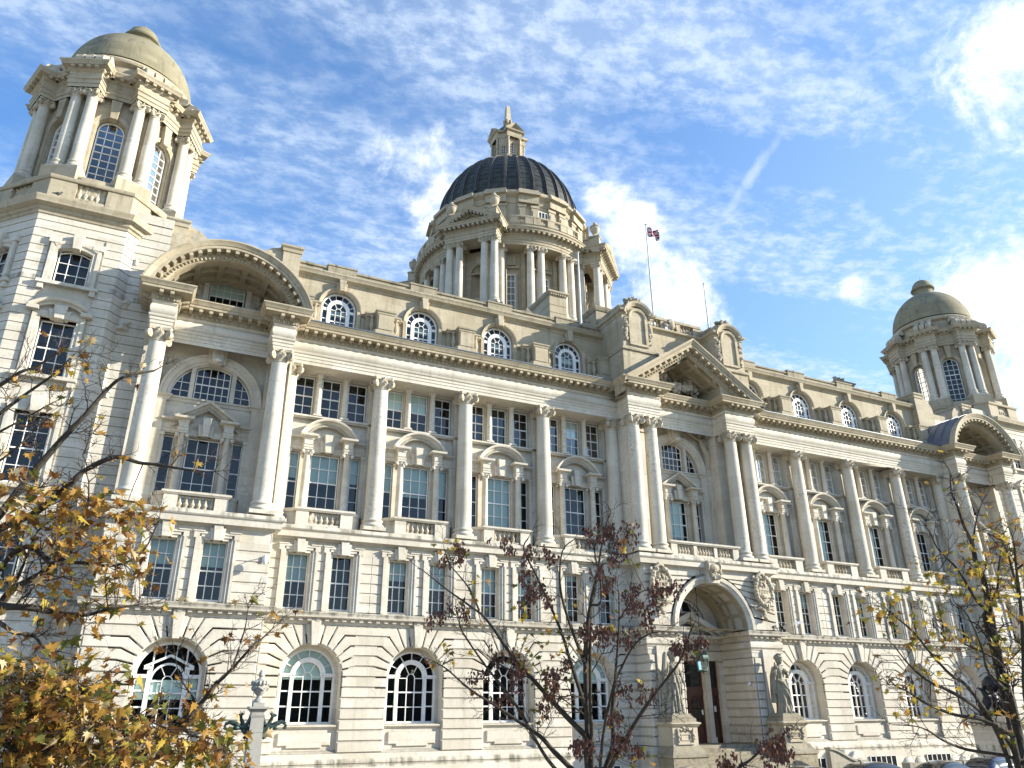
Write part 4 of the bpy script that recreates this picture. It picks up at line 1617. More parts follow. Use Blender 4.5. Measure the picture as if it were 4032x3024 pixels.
# buttress pedestals over the columns, each with a small baluster on its flank
so = None
for x in (-23.75, -19.267, -14.467, -9.667, -5.1, 5.1, 9.667, 14.467, 19.267, 23.75):
    if so is None:
        m = MB()
        m.box(-.46, .46, .02, 1.0, 10.1, 12.0)
        m.box(-.56, .56, -.04, 1.0, 10.1, 10.95)
        m.box(-.40, .40, -.015, .3, 11.05, 11.92)
        m.box(-.92, .92, .62, 1.0, 10.1, 12.0)
        m.sweep([(0, 11.95), (.03, 11.97), (.05, 12.06), (.10, 12.10), (.12, 12.18), (0, 12.24)], [(-.92, 1.0), (-.92, .55), (-.46, .55), (-.46, .02), (.46, .02), (.46, .55), (.92, .55), (.92, 1.0)])
        m.box(-.9, .9, .5, 1.0, 12.0, 12.235)
        m.box(-.45, .45, .03, .9, 12.0, 12.24)
        for q in (-1, 1):
            m.lathe([(.05, 0), (.10, .04), (.06, .12), (.135, .36), (.07, .62), (.05, .85), (.10, .92), (.11, 1.0)], 10, (q * .69, .36, 10.95))
            m.box(q * .69 - .13, q * .69 + .13, .22, .62, 10.1, 10.95)
            m.ball((q * .55, .25, 10.75), (.12, .2, .35), 8, 6)
        so = m.build('buttress_pedestal', 'stone_buff', B, loc=(x, 0, 0))
    else:
        copy_tree(so, B, (x, 0, 0))

# ------------------------------------------------------------------ portico pediment and attic
m = MB()
yf = -1.58
xe, zE, zA = 5.32, 10.10, 13.60
for s in (-1, 1):
    a = Vector((s * xe, 0, zE))
    t = Vector((0, 0, zA))
    d = t - a
    cosw = abs(d.x) / d.length
    prof = rail_prof(0)
    v = []
    for p in (a, t):
        for o_, y in prof:
            v.append((p.x, yf - y, p.z + o_ / cosw))
    k = len(prof)
    m.add(v, [(i, i + 1, k + i + 1, k + i) for i in range(k - 1)] + [tuple(range(k))])
    dn = d.normalized()
    nn = Vector((-dn.z, 0, dn.x)) * (1 if dn.x > 0 else -1)
    L = d.length
    n = int(L / .50)
    for i in range(n):
        c = a + d * ((i + .6) / n) - nn * .50
        m.obox((c.x, yf - .38, c.z), tuple(dn * .09), (0, .19, 0), tuple(nn * .08))
    n = int(L / .24)
    for i in range(n):
        c = a + d * ((i + .6) / n) - nn * .70
        m.ball((c.x, yf - .18, c.z), (.062, .05, .085), 6, 4)
m.build('raking_cornice', 'stone_buff', B)
# recessed gabled hollow inside the pediment
m = MB()
for s in (-1, 1):
    a = Vector((s * xe, 0, zE - .95 / .836))
    t = Vector((0, 0, zA - .95 / .836))
    k = 4
    v = []
    ysteps = [yf + .02, yf + .4, yf + .41, yf + 1.1, yf + 1.11, yf + 1.3, yf + 1.31, yf + 2.0, yf + 2.01, .72]
    zoff = [0, 0, .16, .16, 0, 0, .16, .16, 0, 0]
    for p in (a, t):
        for y, z in zip(ysteps, zoff):
            v.append((p.x, y, p.z + z))
    k = len(ysteps)
    m.add(v, [(i, i + 1, k + i + 1, k + i) for i in range(k - 1)])
    m.prism([(s * 2.58, 9.9), (s * 4.3, 9.9), (s * 4.3, 9.95), (s * 2.58, 11.25)], yf + .05, .7)
    for i in range(4):
        c = a + (t - a) * ((i + .5) / 4)
        m.obox((c.x, -.4, c.z + .09), tuple((t - a).normalized() * .12), (0, 1.15, 0), (0, 0, .08))
wall(m, -3.2, 3.2, 9.6, 13.0, .70, [(-.62, .62, 11.28, 12.52, False)], .35)
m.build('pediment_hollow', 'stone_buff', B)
m = MB()
cz = 11.90
m.arc((0, cz), [(.50, .95), (.50, .62), (.56, .55), (.74, .52), (.80, .60), (.80, .95)], 0, 2 * math.pi, 36, ends=False)
m.arc((0, cz), [(.72, .68), (.95, .68)], 0, 2 * math.pi, 36, ends=False)
m.build('oculus_surround', 'stone_buff', B)


def w_oculus(fr):
    fr.arc((0, cz), [(.46, -.04), (.53, -.04), (.53, .03), (.46, .03), (.46, -.04)], 0, 2 * math.pi, 32, ends=False)
    for q in (-.16, .16):
        fr.box(q - .015, q + .015, -.03, .015, cz - .47, cz + .47)
    for q in (-.22, .0, .22):
        fr.box(-.47, .47, -.03, .015, cz + q - .014, cz + q + .014)
    return [(arcpts((0, cz), .52, 0, 2 * math.pi, 28)[:-1], .01)]


make_window('oculus', w_oculus, .5)
place_window('oculus', 'oculus_window', B, (0, .88, 0))
m = MB()
m.lumps((-1.0, .05, 11.75), (.42, .22, .75), 34, .17, 21)
m.ball((-.85, -.1, 12.25), (.26, .24, .34), 10, 8)
m.lumps((1.1, .0, 11.7), (.35, .2, .85), 36, .17, 22)
m.lumps((1.65, .0, 11.1), (.26, .16, .55), 18, .14, 23)
m.lumps((0, .1, 12.72), (.55, .2, .22), 20, .15, 24)
m.ball((0, -.05, 12.68), (.3, .22, .3), 10, 8)
m.lumps((.1, -.25, 11.0), (1.0, .25, .28), 34, .17, 25)
m.ball((-.6, -.4, 11.0), (.5, .18, .22), 10, 6)
for q in range(5):
    m.ball((.35 + .18 * q, -.4, 10.95 + .04 * q), (.10, .12, .26), 8, 6)
m.build('carved_group', 'stone_carved', B)

# reclining figures in the spandrels of the middle arch
for s in (-1, 1):
    m = MB()
    # head, torso, thigh, calf laid along the arch; arm reaching up to the keystone
    P = lambda x, z, y=.40: (s * x, y, z)
    m.tube([P(2.05, 7.95), P(2.12, 7.62), P(2.25, 7.30)], [.13, .17, .15], 8)
    m.ball(P(1.95, 8.18, .36), (.11, .12, .14), 8, 6)
    m.tube([P(1.95, 7.92, .38), P(1.6, 8.0, .38), P(1.2, 8.22, .38), P(.95, 8.3, .4)], [.07, .06, .05, .04], 6)
    m.tube([P(2.15, 7.9, .38), P(2.38, 8.1, .38), P(2.25, 8.35, .40)], [.07, .055, .05], 6)
    m.tube([P(2.25, 7.3), P(2.5, 7.05, .34), P(2.58, 6.6), P(2.62, 6.2)], [.13, .11, .08, .05], 7)
    m.tube([P(2.2, 7.3), P(2.42, 6.9), P(2.48, 6.4), P(2.5, 6.05)], [.12, .10, .07, .04], 7)
    m.lumps(P(2.4, 7.6, .5), (.25, .1, .5), 12, .10, 31)
    m.build('carved_figure', 'stone_carved', B)

# attic blocks behind the pediment
for s in (-1, 1):
    m = MB()
    xa, xb = sorted((s * 2.48, s * 4.76))
    xc_ = s * 3.62
    m.box(xa - .12, xa + 2.4, -1.60, 3.2, 9.9, 12.25)
    m.box(xa, xb, -1.52, 3.0, 12.2, 15.3)
    m.sweep([(0, 12.2), (.18, 12.2), (.20, 12.3), (.10, 12.42), (.02, 12.5), (0, 12.5)], [(xa, 3.0), (xa, -1.52), (xb, -1.52), (xb, 3.0)])
    m.build('attic_block', 'stone_buff', B)
for s in (-1, 1):
    m = MB()
    xa, xb = sorted((s * 2.48, s * 4.76))
    xc_ = s * 3.62
    # arched panel frame
    m.arc((xc_, 14.55), [(.50, -1.45), (.50, -1.60), (.60, -1.64), (.66, -1.64), (.70, -1.60), (.70, -1.45)], 0, math.pi, 24)
    for q in (-1, 1):
        m.box(xc_ + min(q * .50, q * .70), xc_ + max(q * .50, q * .70), -1.63, -1.4, 12.75, 14.55)
    m.box(xc_ - .70, xc_ + .70, -1.63, -1.4, 12.62, 12.76)
    # cornice breaking up into an arch
    prof = [(0, 14.62), (.05, 14.66), (.07, 14.78), (.20, 14.86), (.24, 14.98), (0, 15.04)]
    for (x0, x1) in ((xa, xc_ - .78), (xc_ + .78, xb)):
        if x0 == xa:
            m.sweep(prof, [(xa, 3.0), (xa, -1.52), (x1, -1.52)])
        else:
            m.sweep(prof, [(x0, -1.52), (xb, -1.52), (xb, 3.0)])
    m.arc((xc_, 14.60), [(.80, -1.45), (.80, -1.60), (.88, -1.64), (.96, -1.74), (1.10, -1.78), (1.12, -1.45)], R(8), R(172), 22)
    # stepped top with swept shoulders
    pts = [(xb - .15, 15.0)] + [(xc_ + 1.0 - .55 * math.sin(i / 5 * 1.57), 15.25 + .62 * (1 - math.cos(i / 5 * 1.57))) for i in range(6)]
    pts = pts + [(2 * xc_ - x, z) for x, z in reversed(pts)]
    m.prism(pts, -1.35, 1.0)
    m.box(xa + .05, xb - .05, -1.4, 2.9, 15.0, 15.3)
    m.build('attic_panel', 'stone_buff', B)
for s in (-1, 1):
    m = MB()
    xc_ = s * 3.62
    m.box(xc_ - 1.25, xc_ + 1.4, 1.2, 5.2, 12.0, 16.45)
    m.sweep([(0, 16.2), (.05, 16.22), (.14, 16.36), (.18, 16.5), (0, 16.6), (-1.2, 16.6)], [(xc_ - 1.25, 5.2), (xc_ - 1.25, 1.2), (xc_ + 1.4, 1.2), (xc_ + 1.4, 5.2)])
    m.box(xc_ - 1.15, xc_ + 1.2, -1.3, 2.9, 15.2, 15.45)
    m.build('roof_block', 'stone_dark', B)
for s in (-1, 1):
    m = MB()
    xc_ = s * 3.62
    m.lumps((xc_, -1.15, 15.95), (.62, .35, .22), 40, .14, 41 + s)
    m.build('carved_trophy', 'stone_dark', B)
    for q in (-1, 1):
        m = MB()
        m.lumps((xc_ + q * .92, -1.58, 13.7), (.10, .09, 1.0), 26, .09, 51 + s * 2 + q)
        m.build('carved_swag', 'stone_carved', B)
m = MB()
m.box(-2.5, 2.5, -.30, .3, 13.0, 14.75)
m.sweep([(0, 14.55), (.04, 14.6), (.08, 14.7), (.26, 14.8), (.28, 14.92), (0, 15.0)], [(-2.5, -.30), (2.5, -.30)])
m.box(-2.5, 2.5, -.22, .12, 14.9, 15.12)
m.box(-2.5, 2.5, -.28, .18, 15.72, 15.90)
for q in (-2.2, -.62, .62, 2.2):
    m.box(q - (.32 if abs(q) > 1 else .16), q + (.32 if abs(q) > 1 else .16), -.24, .14, 15.1, 15.75)
m.build('attic_parapet', 'stone_buff', B)
m = MB()
m.lumps((0, -.28, 15.45), (.50, .14, .42), 26, .13, 61)
m.ball((0, -.40, 15.45), (.22, .14, .34), 10, 8)
m.build('carved_cartouche', 'stone_carved', B)
o = MB()
bm_ = BAL
for i, x in enumerate([-1.72 + .25 * k for k in range(4)] + [.95 + .25 * k for k in range(4)]):
    if i == 0:
        bb = baluster(.62, .12)
        src = bb.build('baluster', 'stone_carved', B, loc=(x, -.05, 15.11))
    else:
        copy_tree(src, B, (x, -.05, 15.11))

# ------------------------------------------------------------------ portico ground floor
m = MB()
# voussoir face over the great arch
r = 2.44
c = (0, -3.92)
pts = arcpts(c, 2.90, 0, math.pi, 30)
for i in range(30):
    (ax, az), (bx, bz) = pts[i], pts[i + 1]
wall(m, -4.55, 4.55, -3.92, -.70, -1.52, [(-2.84, 2.84, -3.92, -1.08, True)], 1.2)
angs = [14, 27, 39, 50, 60, 69, 77.5]
zs = [-3.92, -3.47, -3.03, -2.59, -2.15, -1.71, -1.27, -.75]
for s in (-1, 1):
    prev = None
    for i, a in enumerate([0] + angs + [84]):
        A = R(a)
        p0 = (2.92 * math.cos(A), c[1] + 2.92 * math.sin(A))
        if i < len(zs) - 1:
            zz = zs[i]
            k = (zz - p0[1]) / max(math.sin(A), .05) if a else 0
            bx = min(max(p0[0] + k * math.cos(A), p0[0]), 4.3)
            line = [(4.55, zz), (bx, max(zz, p0[1])), p0] if a else [(4.55, zz), p0]
        else:
            k = (-.75 - p0[1]) / math.sin(A)
            line = [(p0[0] + k * math.cos(A), -.75), p0]
        if prev:
            am = (R(a) + lasta) / 2
            poly = list(prev) + [(2.92 * math.cos(am), c[1] + 2.92 * math.sin(am))] + list(reversed(line))
            if len(prev) > len(line) or (len(prev) == 3 and i == len(zs) - 1):
                pass
            if line[0][1] == -.75 and prev[0][0] == 4.55 and line[0][0] < 4.5:
                poly = list(prev) + [(2.92 * math.cos(am), c[1] + 2.92 * math.sin(am)), line[-1], line[0], (4.55, -.75)]
            poly = [(s * px, pz) for px, pz in poly]
            m.prism(inset(poly, .036), -1.61, -1.5, ch=.015)
        prev = line
        lasta = A
# archivolt
m.arc(c, [(2.42, .0), (2.42, -1.55), (2.48, -1.62), (2.62, -1.64), (2.64, -1.70), (2.80, -1.72), (2.86, -1.66), (2.90, -1.5)], 0, math.pi, 48)
m.build('entrance_arch', 'stone_pale', B)
m = MB()
m.prism([(-.36, -1.55), (.36, -1.55), (.52, -.42), (-.52, -.42)], -1.95, -1.4, ch=.03)
m.build('keystone', 'stone_pale', B)
m = MB()
m.lumps((0, -2.02, -.95), (.42, .14, .42), 30, .12, 71)
m.ball((0, -2.05, -.72), (.34, .16, .24), 10, 8)
for s in (-1, 1):
    m.ball((s * .42, -1.95, -.62), (.12, .2, .34), 8, 6)
m.build('carved_keystone_mask', 'stone_carved', B)
# carved shields either side of the arch
for s in (-1, 1):
    m = MB()
    x = s * 3.58
    y = -1.78
    m.tube([(x - .35, y, -.95), (x - .1, y - .05, -.72), (x + .2, y, -.78), (x + .22, y, -1.02), (x + .02, y - .05, -1.05), (x, y, -.92)], [.12, .13, .12, .10, .08, .05], 8)
    # shield
    out = []
    for i in range(20):
        a = 2 * math.pi * i / 20
        ww = .42 * math.cos(a)
        hh = .62 * math.sin(a)
        if hh < 0:
            ww *= 1 - .25 * abs(math.sin(a))
        out.append((x + ww, -1.72 + hh))
    m.prism(out, y - .12, y + .2, ch=.06)
    m.box(x - .36, x + .36, y - .17, y - .1, -1.72, -1.62)
    for q in range(6):
        m.box(x - .34 + q * .12, x - .27 + q * .12, y - .15, y - .1, -2.02, -1.74)
    m.ball((x, y - .15, -2.05), (.30, .08, .14), 10, 6)
    m.lumps((x, y - .12, -1.38), (.2, .06, .16), 10, .08, 77)
    # fruit swag
    for q in (-1, 1):
        for i in range(13):
            a = R(70 - i * 14)
            cx = x + q * (.60 * math.cos(a) + .02)
            cz_ = -1.75 + .80 * math.sin(a)
            m.ball((cx + rnd.uniform(-.05, .05), y - .06 - rnd.uniform(0, .1), cz_), rnd.uniform(.10, .16), 8, 6)
        m.tube([(x + q * .15, y - .05, -2.75), (x + q * .42, y - .08, -2.68), (x + q * .62, y - .02, -2.78), (x + q * .75, y, -2.70)], [.10, .09, .06, .03], 7)
        m.lumps((x + q * .5, y, -1.15), (.14, .08, .2), 8, .10, 83)
    m.lumps((x, y - .06, -2.62), (.3, .1, .25), 20, .10, 81)
    m.lumps((x, y - .02, -3.15), (.12, .08, .32), 12, .09, 82)
    m.build('carved_shield', 'stone_carved', B)

# piers of the porch, outer faces
for s in (-1, 1):
    m = MB()
    xa, xb = sorted((s * 2.44, s * 4.55))
    m.box(xa, xb, -1.55, 1.0, -9.74, -4.9)
    # banded stones: front and reveal
    for a, b in zip(JZ[:-3], JZ[1:-2]):
        for (x0, x1) in ((2.50, 2.98), (4.22, 4.58)):
            p = sorted((s * x0, s * x1))
            m.prism([(p[0], a + .025), (p[1], a + .025), (p[1], b - .025), (p[0], b - .025)], -1.66, -1.5, ch=.03)
        # inside reveal of the porch
        xi = s * 2.44
        m.add([], [])
        y0, y1 = -1.62, 1.0
        d = -s * .06
        v = [(xi + d, y0, a + .05), (xi + d, y1, a + .05), (xi + d, y1, b - .05), (xi + d, y0, b - .05), (xi, y0, a + .02), (xi, y1, a + .02), (xi, y1, b - .02), (xi, y0, b - .02)]
        m.add(v, [(0, 1, 2, 3), (0, 4, 5, 1), (3, 2, 6, 7), (0, 3, 7, 4), (1, 5, 6, 2)])
        # outer return
        xo = s * 4.55
        v = [(xo - d, -1.60, a + .05), (xo - d, -.45, a + .05), (xo - d, -.45, b - .05), (xo - d, -1.60, b - .05), (xo, -1.60, a + .02), (xo, -.45, a + .02), (xo, -.45, b - .02), (xo, -1.60, b - .02)]
        m.add(v, [(0, 1, 2, 3), (0, 4, 5, 1), (3, 2, 6, 7), (0, 3, 7, 4), (1, 5, 6, 2)])
    # smooth panel behind the statue
    m.box(min(s * 3.08, s * 4.12), max(s * 3.08, s * 4.12), -1.72, -1.5, -9.7, -4.95)
    # architrave and pulvinated frieze under the arch springing
    path = [(-4.55, -.45), (-4.55, -1.55), (-2.44, -1.55), (-2.44, 1.0)] if s < 0 else [(2.44, 1.0), (2.44, -1.55), (4.55, -1.55), (4.55, -.45)]
    m.sweep([(-.03, -5.36), (.05, -5.36), (.06, -5.24), (.06, -5.14), (.09, -5.12), (.09, -5.02), (.13, -4.98), (.14, -4.94), (.06, -4.92), (.13, -4.84), (.15, -4.70), (.13, -4.58), (.06, -4.50), (0, -4.48)], path)
    m.build('porch_pier', 'stone_pale', B)
# vault of the porch with coffers
m = MB()
m.arc(c, [(2.40, -1.5), (2.40, -1.1), (2.52, -1.09), (2.52, -.52), (2.40, -.51), (2.40, -.3), (2.52, -.29), (2.52, .30), (2.40, .31), (2.40, 1.05)], 0, math.pi, 48, ends=False)
for i in range(10):
    a = math.pi * i / 9
    ca, sa = math.cos(a), math.sin(a)
    m.obox((2.46 * ca, -.2, c[1] + 2.46 * sa), (-sa * .10, 0, ca * .10), (0, 1.25, 0), (ca * .065, 0, sa * .065))
m.build('porch_vault', 'stone_buff', B)
# back wall of the porch: pediment, pilasters, doors
m = MB()
wall(m, -2.6, 2.6, -9.74, -1.3, 1.05, [(-.95, .95, -9.74, -5.45), (1.40, 2.05, -9.74, -5.45), (-2.05, -1.40, -9.74, -5.45), (-1.5, 1.5, -3.55, -2.0, True)], .3)
for s in (-1, 1):
    for x in (1.18, 2.22):
        m.box(min(s * (x - .16), s * (x + .16)), max(s * (x - .16), s * (x + .16)), .88, 1.1, -9.7, -5.55)
        m.box(min(s * (x - .21), s * (x + .21)), max(s * (x - .21), s * (x + .21)), .82, 1.1, -9.74, -9.45)
    d = Vector((-s * 2.25, 0, 1.15))
    bar(m, (s * 2.35, -4.02), (0, -2.95), .26, .45, 1.05)
    bar(m, (s * 2.35, -4.28), (0, -3.22), .14, .68, 1.05)
m.sweep([(0, -5.45), (.08, -5.42), (.10, -5.1), (.16, -4.95), (.05, -4.9), (.12, -4.7), (.05, -4.5), (.2, -4.35), (.45, -4.25), (.5, -4.08), (0, -4.0)], [(-2.44, 1.05), (2.44, 1.05)])
for k in range(16):
    m.box(-2.3 + k * .295, -2.16 + k * .295, .72, 1.0, -4.42, -4.30)
m.prism([(-.3, -5.5), (.3, -5.5), (.42, -4.2), (-.42, -4.2)], .55, 1.0, ch=.03)
m.build('porch_back_wall', 'stone_pale', B)


def w_porch(fr):
    fr.arc((0, -3.55), [(1.42, -.05), (1.5, -.05), (1.5, .04), (1.42, .04), (1.42, -.05)], 0, math.pi, 24)
    for x in (-.75, 0, .75):
        fr.box(x - .03, x + .03, -.04, .03, -3.55, -2.1)
    for z in (-3.4, -2.75):
        fr.box(-1.45, 1.45, -.035, .025, z - .03, z + .03)
    return [([(-1.48, -3.55), (1.48, -3.55)] + arcpts((0, -3.55), 1.48, 0, math.pi, 20), .02)]


make_window('porch', w_porch, .6)
place_window('porch', 'porch_window', B, (0, 1.25, 0))
for xc_, w in ((0, .93), (-1.725, .32), (1.725, .32)):
    m = MB()
    m.mi = 0
    y = 1.22
    m.box(xc_ - w, xc_ + w, y, y + .1, -9.74, -7.15)
    m.box(xc_ - w - .0, xc_ + w, y - .08, y + .05, -7.30, -7.02)
    m.box(xc_ - w, xc_ + w, y - .05, y + .02, -7.02, -6.85)
    for q in (-1, 1):
        m.box(xc_ + min(q * (w - .09), q * w), xc_ + max(q * (w - .09), q * w), y - .06, y + .1, -9.74, -5.45)
    m.box(xc_ - w, xc_ + w, y - .06, y + .1, -5.56, -5.45)
    leaves = (-1, 1) if w > .5 else (0,)
    for q in leaves:
        cx = xc_ + q * w * .48
        hw = w * (.36 if q else .6)
        m.mi = 0
        m.arc((cx, -7.75), [(hw, y - .03), (hw + .05, y - .05), (hw + .05, y), (hw, y)], 0, math.pi, 14)
        for e in (-1, 1):
            m.box(cx + min(e * hw, e * (hw + .05)), cx + max(e * hw, e * (hw + .05)), y - .04, y, -8.7, -7.75)
        for k in range(1, 4):
            m.box(cx - hw, cx + hw, y - .025, y - .004, -8.7 + k * .3, -8.67 + k * .3)
        for k in (-.33, .33):
            m.box(cx + hw * k - .012, cx + hw * k + .012, y - .025, y - .004, -8.7, -7.5)
        m.box(cx - hw, cx + hw, y - .03, y, -9.5, -8.95)
        m.mi = 1
        m.prism([(cx - hw, -8.7), (cx + hw, -8.7)] + arcpts((cx, -7.75), hw, 0, math.pi, 12), y - .012, y + .01)
    m.mi = 1
    m.box(xc_ - w + .09, xc_ + w - .09, y - .01, y + .03, -6.85, -5.56)
    d = m.build('entrance_door', ['door_wood', 'car_glass'], B)
    if w > .5:
        k = MB()
        k.box(xc_ + .74, xc_ + .84, y - .065, y - .05, -8.3, -8.05)
        k.build('notice', 'paper', d)
        k = MB()
        k.box(xc_ + .1, xc_ + .8, y - .05, y - .03, -9.70, -9.52)
        k.build('kick_plate', 'leaf_yellow' if 0 else 'flag_white', d) if 0 else None
    elif xc_ > 0:
        k = MB()
        k.box(xc_ - .1, xc_ + .06, y - .065, y - .05, -8.15, -7.85)
        k.build('notice', 'paper', d)
# ledge floor and steps
m = MB()
m.box(-2.44, 2.44, -1.4, 1.3, -11.8, -9.74)
for i in range(13):
    z1 = -9.74 - .155 * i
    m.box(-2.5, 2.5, -1.4 - .34 * (i + 1), -1.38 - .34 * i, -11.8, z1 - .155 * 1 + .0)
m.build('entrance_steps', 'stone_dark', B)
# ------------------------------------------------------------------ corner towers
def octo(rin, a0=22.5):
    return ring(0, 0, rin / math.cos(R(22.5)), 8, R(a0))


def local_window(mb, y, holes):
    pass


TW = {}
RO = 4.5


def w_t4(fr):
    return [(rect_sash(fr, -.66, .66, 9.95, 11.72, 3, 3, fw=.05, rise=.18, meet=False), .01)]


def w_t3(fr):
    return [(rect_sash(fr, -.68, .68, 5.45, 8.05, 3, 4, fw=.05), .01)]


def w_t2(fr):
    return [(rect_sash(fr, -.68, .68, .62, 3.62, 3, 4, fw=.05), .01)]


def w_t1(fr):
    return [(rect_sash(fr, -.62, .62, -3.8, -1.4, 3, 4, fw=.05), .01)]


def w_bel(fr):
    z0, zs, r = 16.1, 19.72, .62
    fr.arc((0, zs), [(r - .06, -.04), (r, -.04), (r, .03), (r - .06, .03), (r - .06, -.04)], 0, math.pi, 18)
    for s in (-1, 1):
        fr.box(min(s * (r - .06), s * r), max(s * (r - .06), s * r), -.04, .03, z0, zs)
        fr.box(s * .205 - .017, s * .205 + .017, -.03, .015, z0, zs + .55)
    for k in range(9):
        z = z0 + (zs - z0) * k / 8
        w = .035 if k == 6 else .017
        fr.box(-r, r, -.03, .015, z - w, z + w)
    return [([(-r, z0), (r, z0)] + arcpts((0, zs), r, 0, math.pi, 18), .01)]


for k_, f_ in (('t4', w_t4), ('t3', w_t3), ('t2', w_t2), ('t1', w_t1), ('bel', w_bel)):
    make_window(k_, f_, .5)


def tower(cx):
    faces = [-90, -135, -45, 180, 0, 90]
    # shaft in bands: octagon walls with window openings
    m = MB()
    hw = RO * math.tan(R(22.5))
    zs = [-3.92 + .44 * i for i in range(40)]
    wins = [(-.75, .75, 9.9, 11.78), (-.75, .75, 5.38, 8.1), (-.75, .75, .55, 3.68), (-.70, .70, -3.86, -1.36)]
    for fa in range(8):
        a = R(fa * 45)
        u = Vector((math.cos(a), math.sin(a)))
        t = Vector((-u.y, u.x))
        seg = MB()
        blocked = [(-1.12, 1.12, 9.55, 12.2), (-1.12, 1.12, 5.1, 9.05), (-1.12, 1.12, .4, 4.75), (-1.0, 1.0, -3.95, -.9)]
        zz = [-11.5, -9.7] + [-9.7 + .4446 * i for i in range(1, 52)] + [13.4]
        for z0, z1 in zip(zz[:-1], zz[1:]):
            xs = [-hw]
            for b in blocked:
                if b[2] < z1 - .06 and b[3] > z0 + .06:
                    xs += [b[0], b[1]]
            xs.append(hw)
            for i in range(0, len(xs), 2):
                e0 = -.05 if xs[i] == -hw else .004
                e1 = -.05 if xs[i + 1] == hw else .004
                # bands meet at the octagon's edges
                seg.add([(xs[i] + (0 if xs[i] == -hw else .004), 0, z0 + .022), (xs[i + 1] - (0 if xs[i + 1] == hw else .004), 0, z0 + .022),
                         (xs[i + 1] - (0 if xs[i + 1] == hw else .004), 0, z1 - .022), (xs[i] + (0 if xs[i] == -hw else .004), 0, z1 - .022)], [(0, 1, 2, 3)])
                for zc, dz in ((z0 + .022, -.022), (z1 - .022, .022)):
                    x0_, x1_ = xs[i], xs[i + 1]
                    k0 = .05 * math.tan(R(22.5)) if x0_ == -hw else 0
                    k1 = .05 * math.tan(R(22.5)) if x1_ == hw else 0
                    seg.add([(x0_, 0, zc), (x1_, 0, zc), (x1_ - k1, .05, zc), (x0_ + k0, .05, zc)], [(0, 1, 2, 3)])
        h2 = hw - .05 * math.tan(R(22.5))
        wall(seg, -h2, h2, -11.5, 13.4, .048, wins, .4)
        # bring the face to its place: local x -> t*-1.. so that outward is -y
        for (x, y, z) in [] :
            pass
        rot = a + math.pi / 2
        c_, s_ = math.cos(rot), math.sin(rot)
        vs = [(x * c_ - (y - RO) * s_, x * s_ + (y - RO) * c_, z) for x, y, z in seg.v]
        m.add(vs, seg.f)
    shaft = m.build('corner_tower', 'stone_pale', B, loc=(cx, YT, 0))
    T = shaft
    # mouldings
    m = MB()
    P8 = octo(RO)
    for nm_, pf_ in (('string_course', led), ('string_course', lc)):
        m.sweep(pf_, P8, closed=True)
        m.build(nm_, 'stone_pale', T)
        m = MB()
    m.sweep([(0, 13.30), (.05, 13.32), (.08, 13.44), (.16, 13.50), (.18, 13.62), (.36, 13.70), (.42, 13.74), (.44, 13.90), (.50, 14.00), (.50, 14.06), (0, 14.16), (-.3, 14.16)], P8, closed=True)
    m.build('tower_cornice', 'stone_buff', T)
    m = MB()
    P7 = octo(RO - .16)
    m.sweep([(0, 14.1), (.10, 14.12), (.10, 14.34), (0, 14.42)], P7, closed=True)
    m.build('parapet_base', 'stone_buff', T)
    m = MB()
    m.sweep([(0, 15.42), (.06, 15.44), (.10, 15.52), (.10, 15.62), (0, 15.68), (-.45, 15.68), (-.45, 15.42)], P7, closed=True)
    m.build('parapet_rail', 'stone_buff', T)
    # parapet with balusters
    m = MB()
    hw7 = (RO - .16) * math.tan(R(22.5))
    bl_sp = []
    for fa in range(8):
        a = R(fa * 45)
        u = Vector((math.cos(a), math.sin(a), 0))
        t = Vector((-u.y, u.x, 0))
        for s in (-1, 1):
            m.obox(u * (RO - .36) + t * s * (.66 + hw7) / 2 + Vector((0, 0, 14.92)), t * ((hw7 - .66) / 2), u * .2, Vector((0, 0, .54)))
        m.obox(u * (RO - .36) + Vector((0, 0, 14.50)), t * .66, u * .18, Vector((0, 0, .12)))
        if fa in (4, 5, 6, 7):
            for k in range(5):
                bl_sp.append((u * (RO - .36) + t * (-.52 + .26 * k), a))
    m.build('tower_parapet', 'stone_buff', T)
    for p, a in bl_sp:
        if 'bal' not in TW:
            b_ = baluster(.80, .12).build('baluster', 'stone_carved', T)
            TW['bal'] = b_.data
        else:
            b_ = bpy.data.objects.new('baluster', TW['bal'])
            col.objects.link(b_)
            b_.parent = T
        b_.location = (p.x, p.y, 14.62)
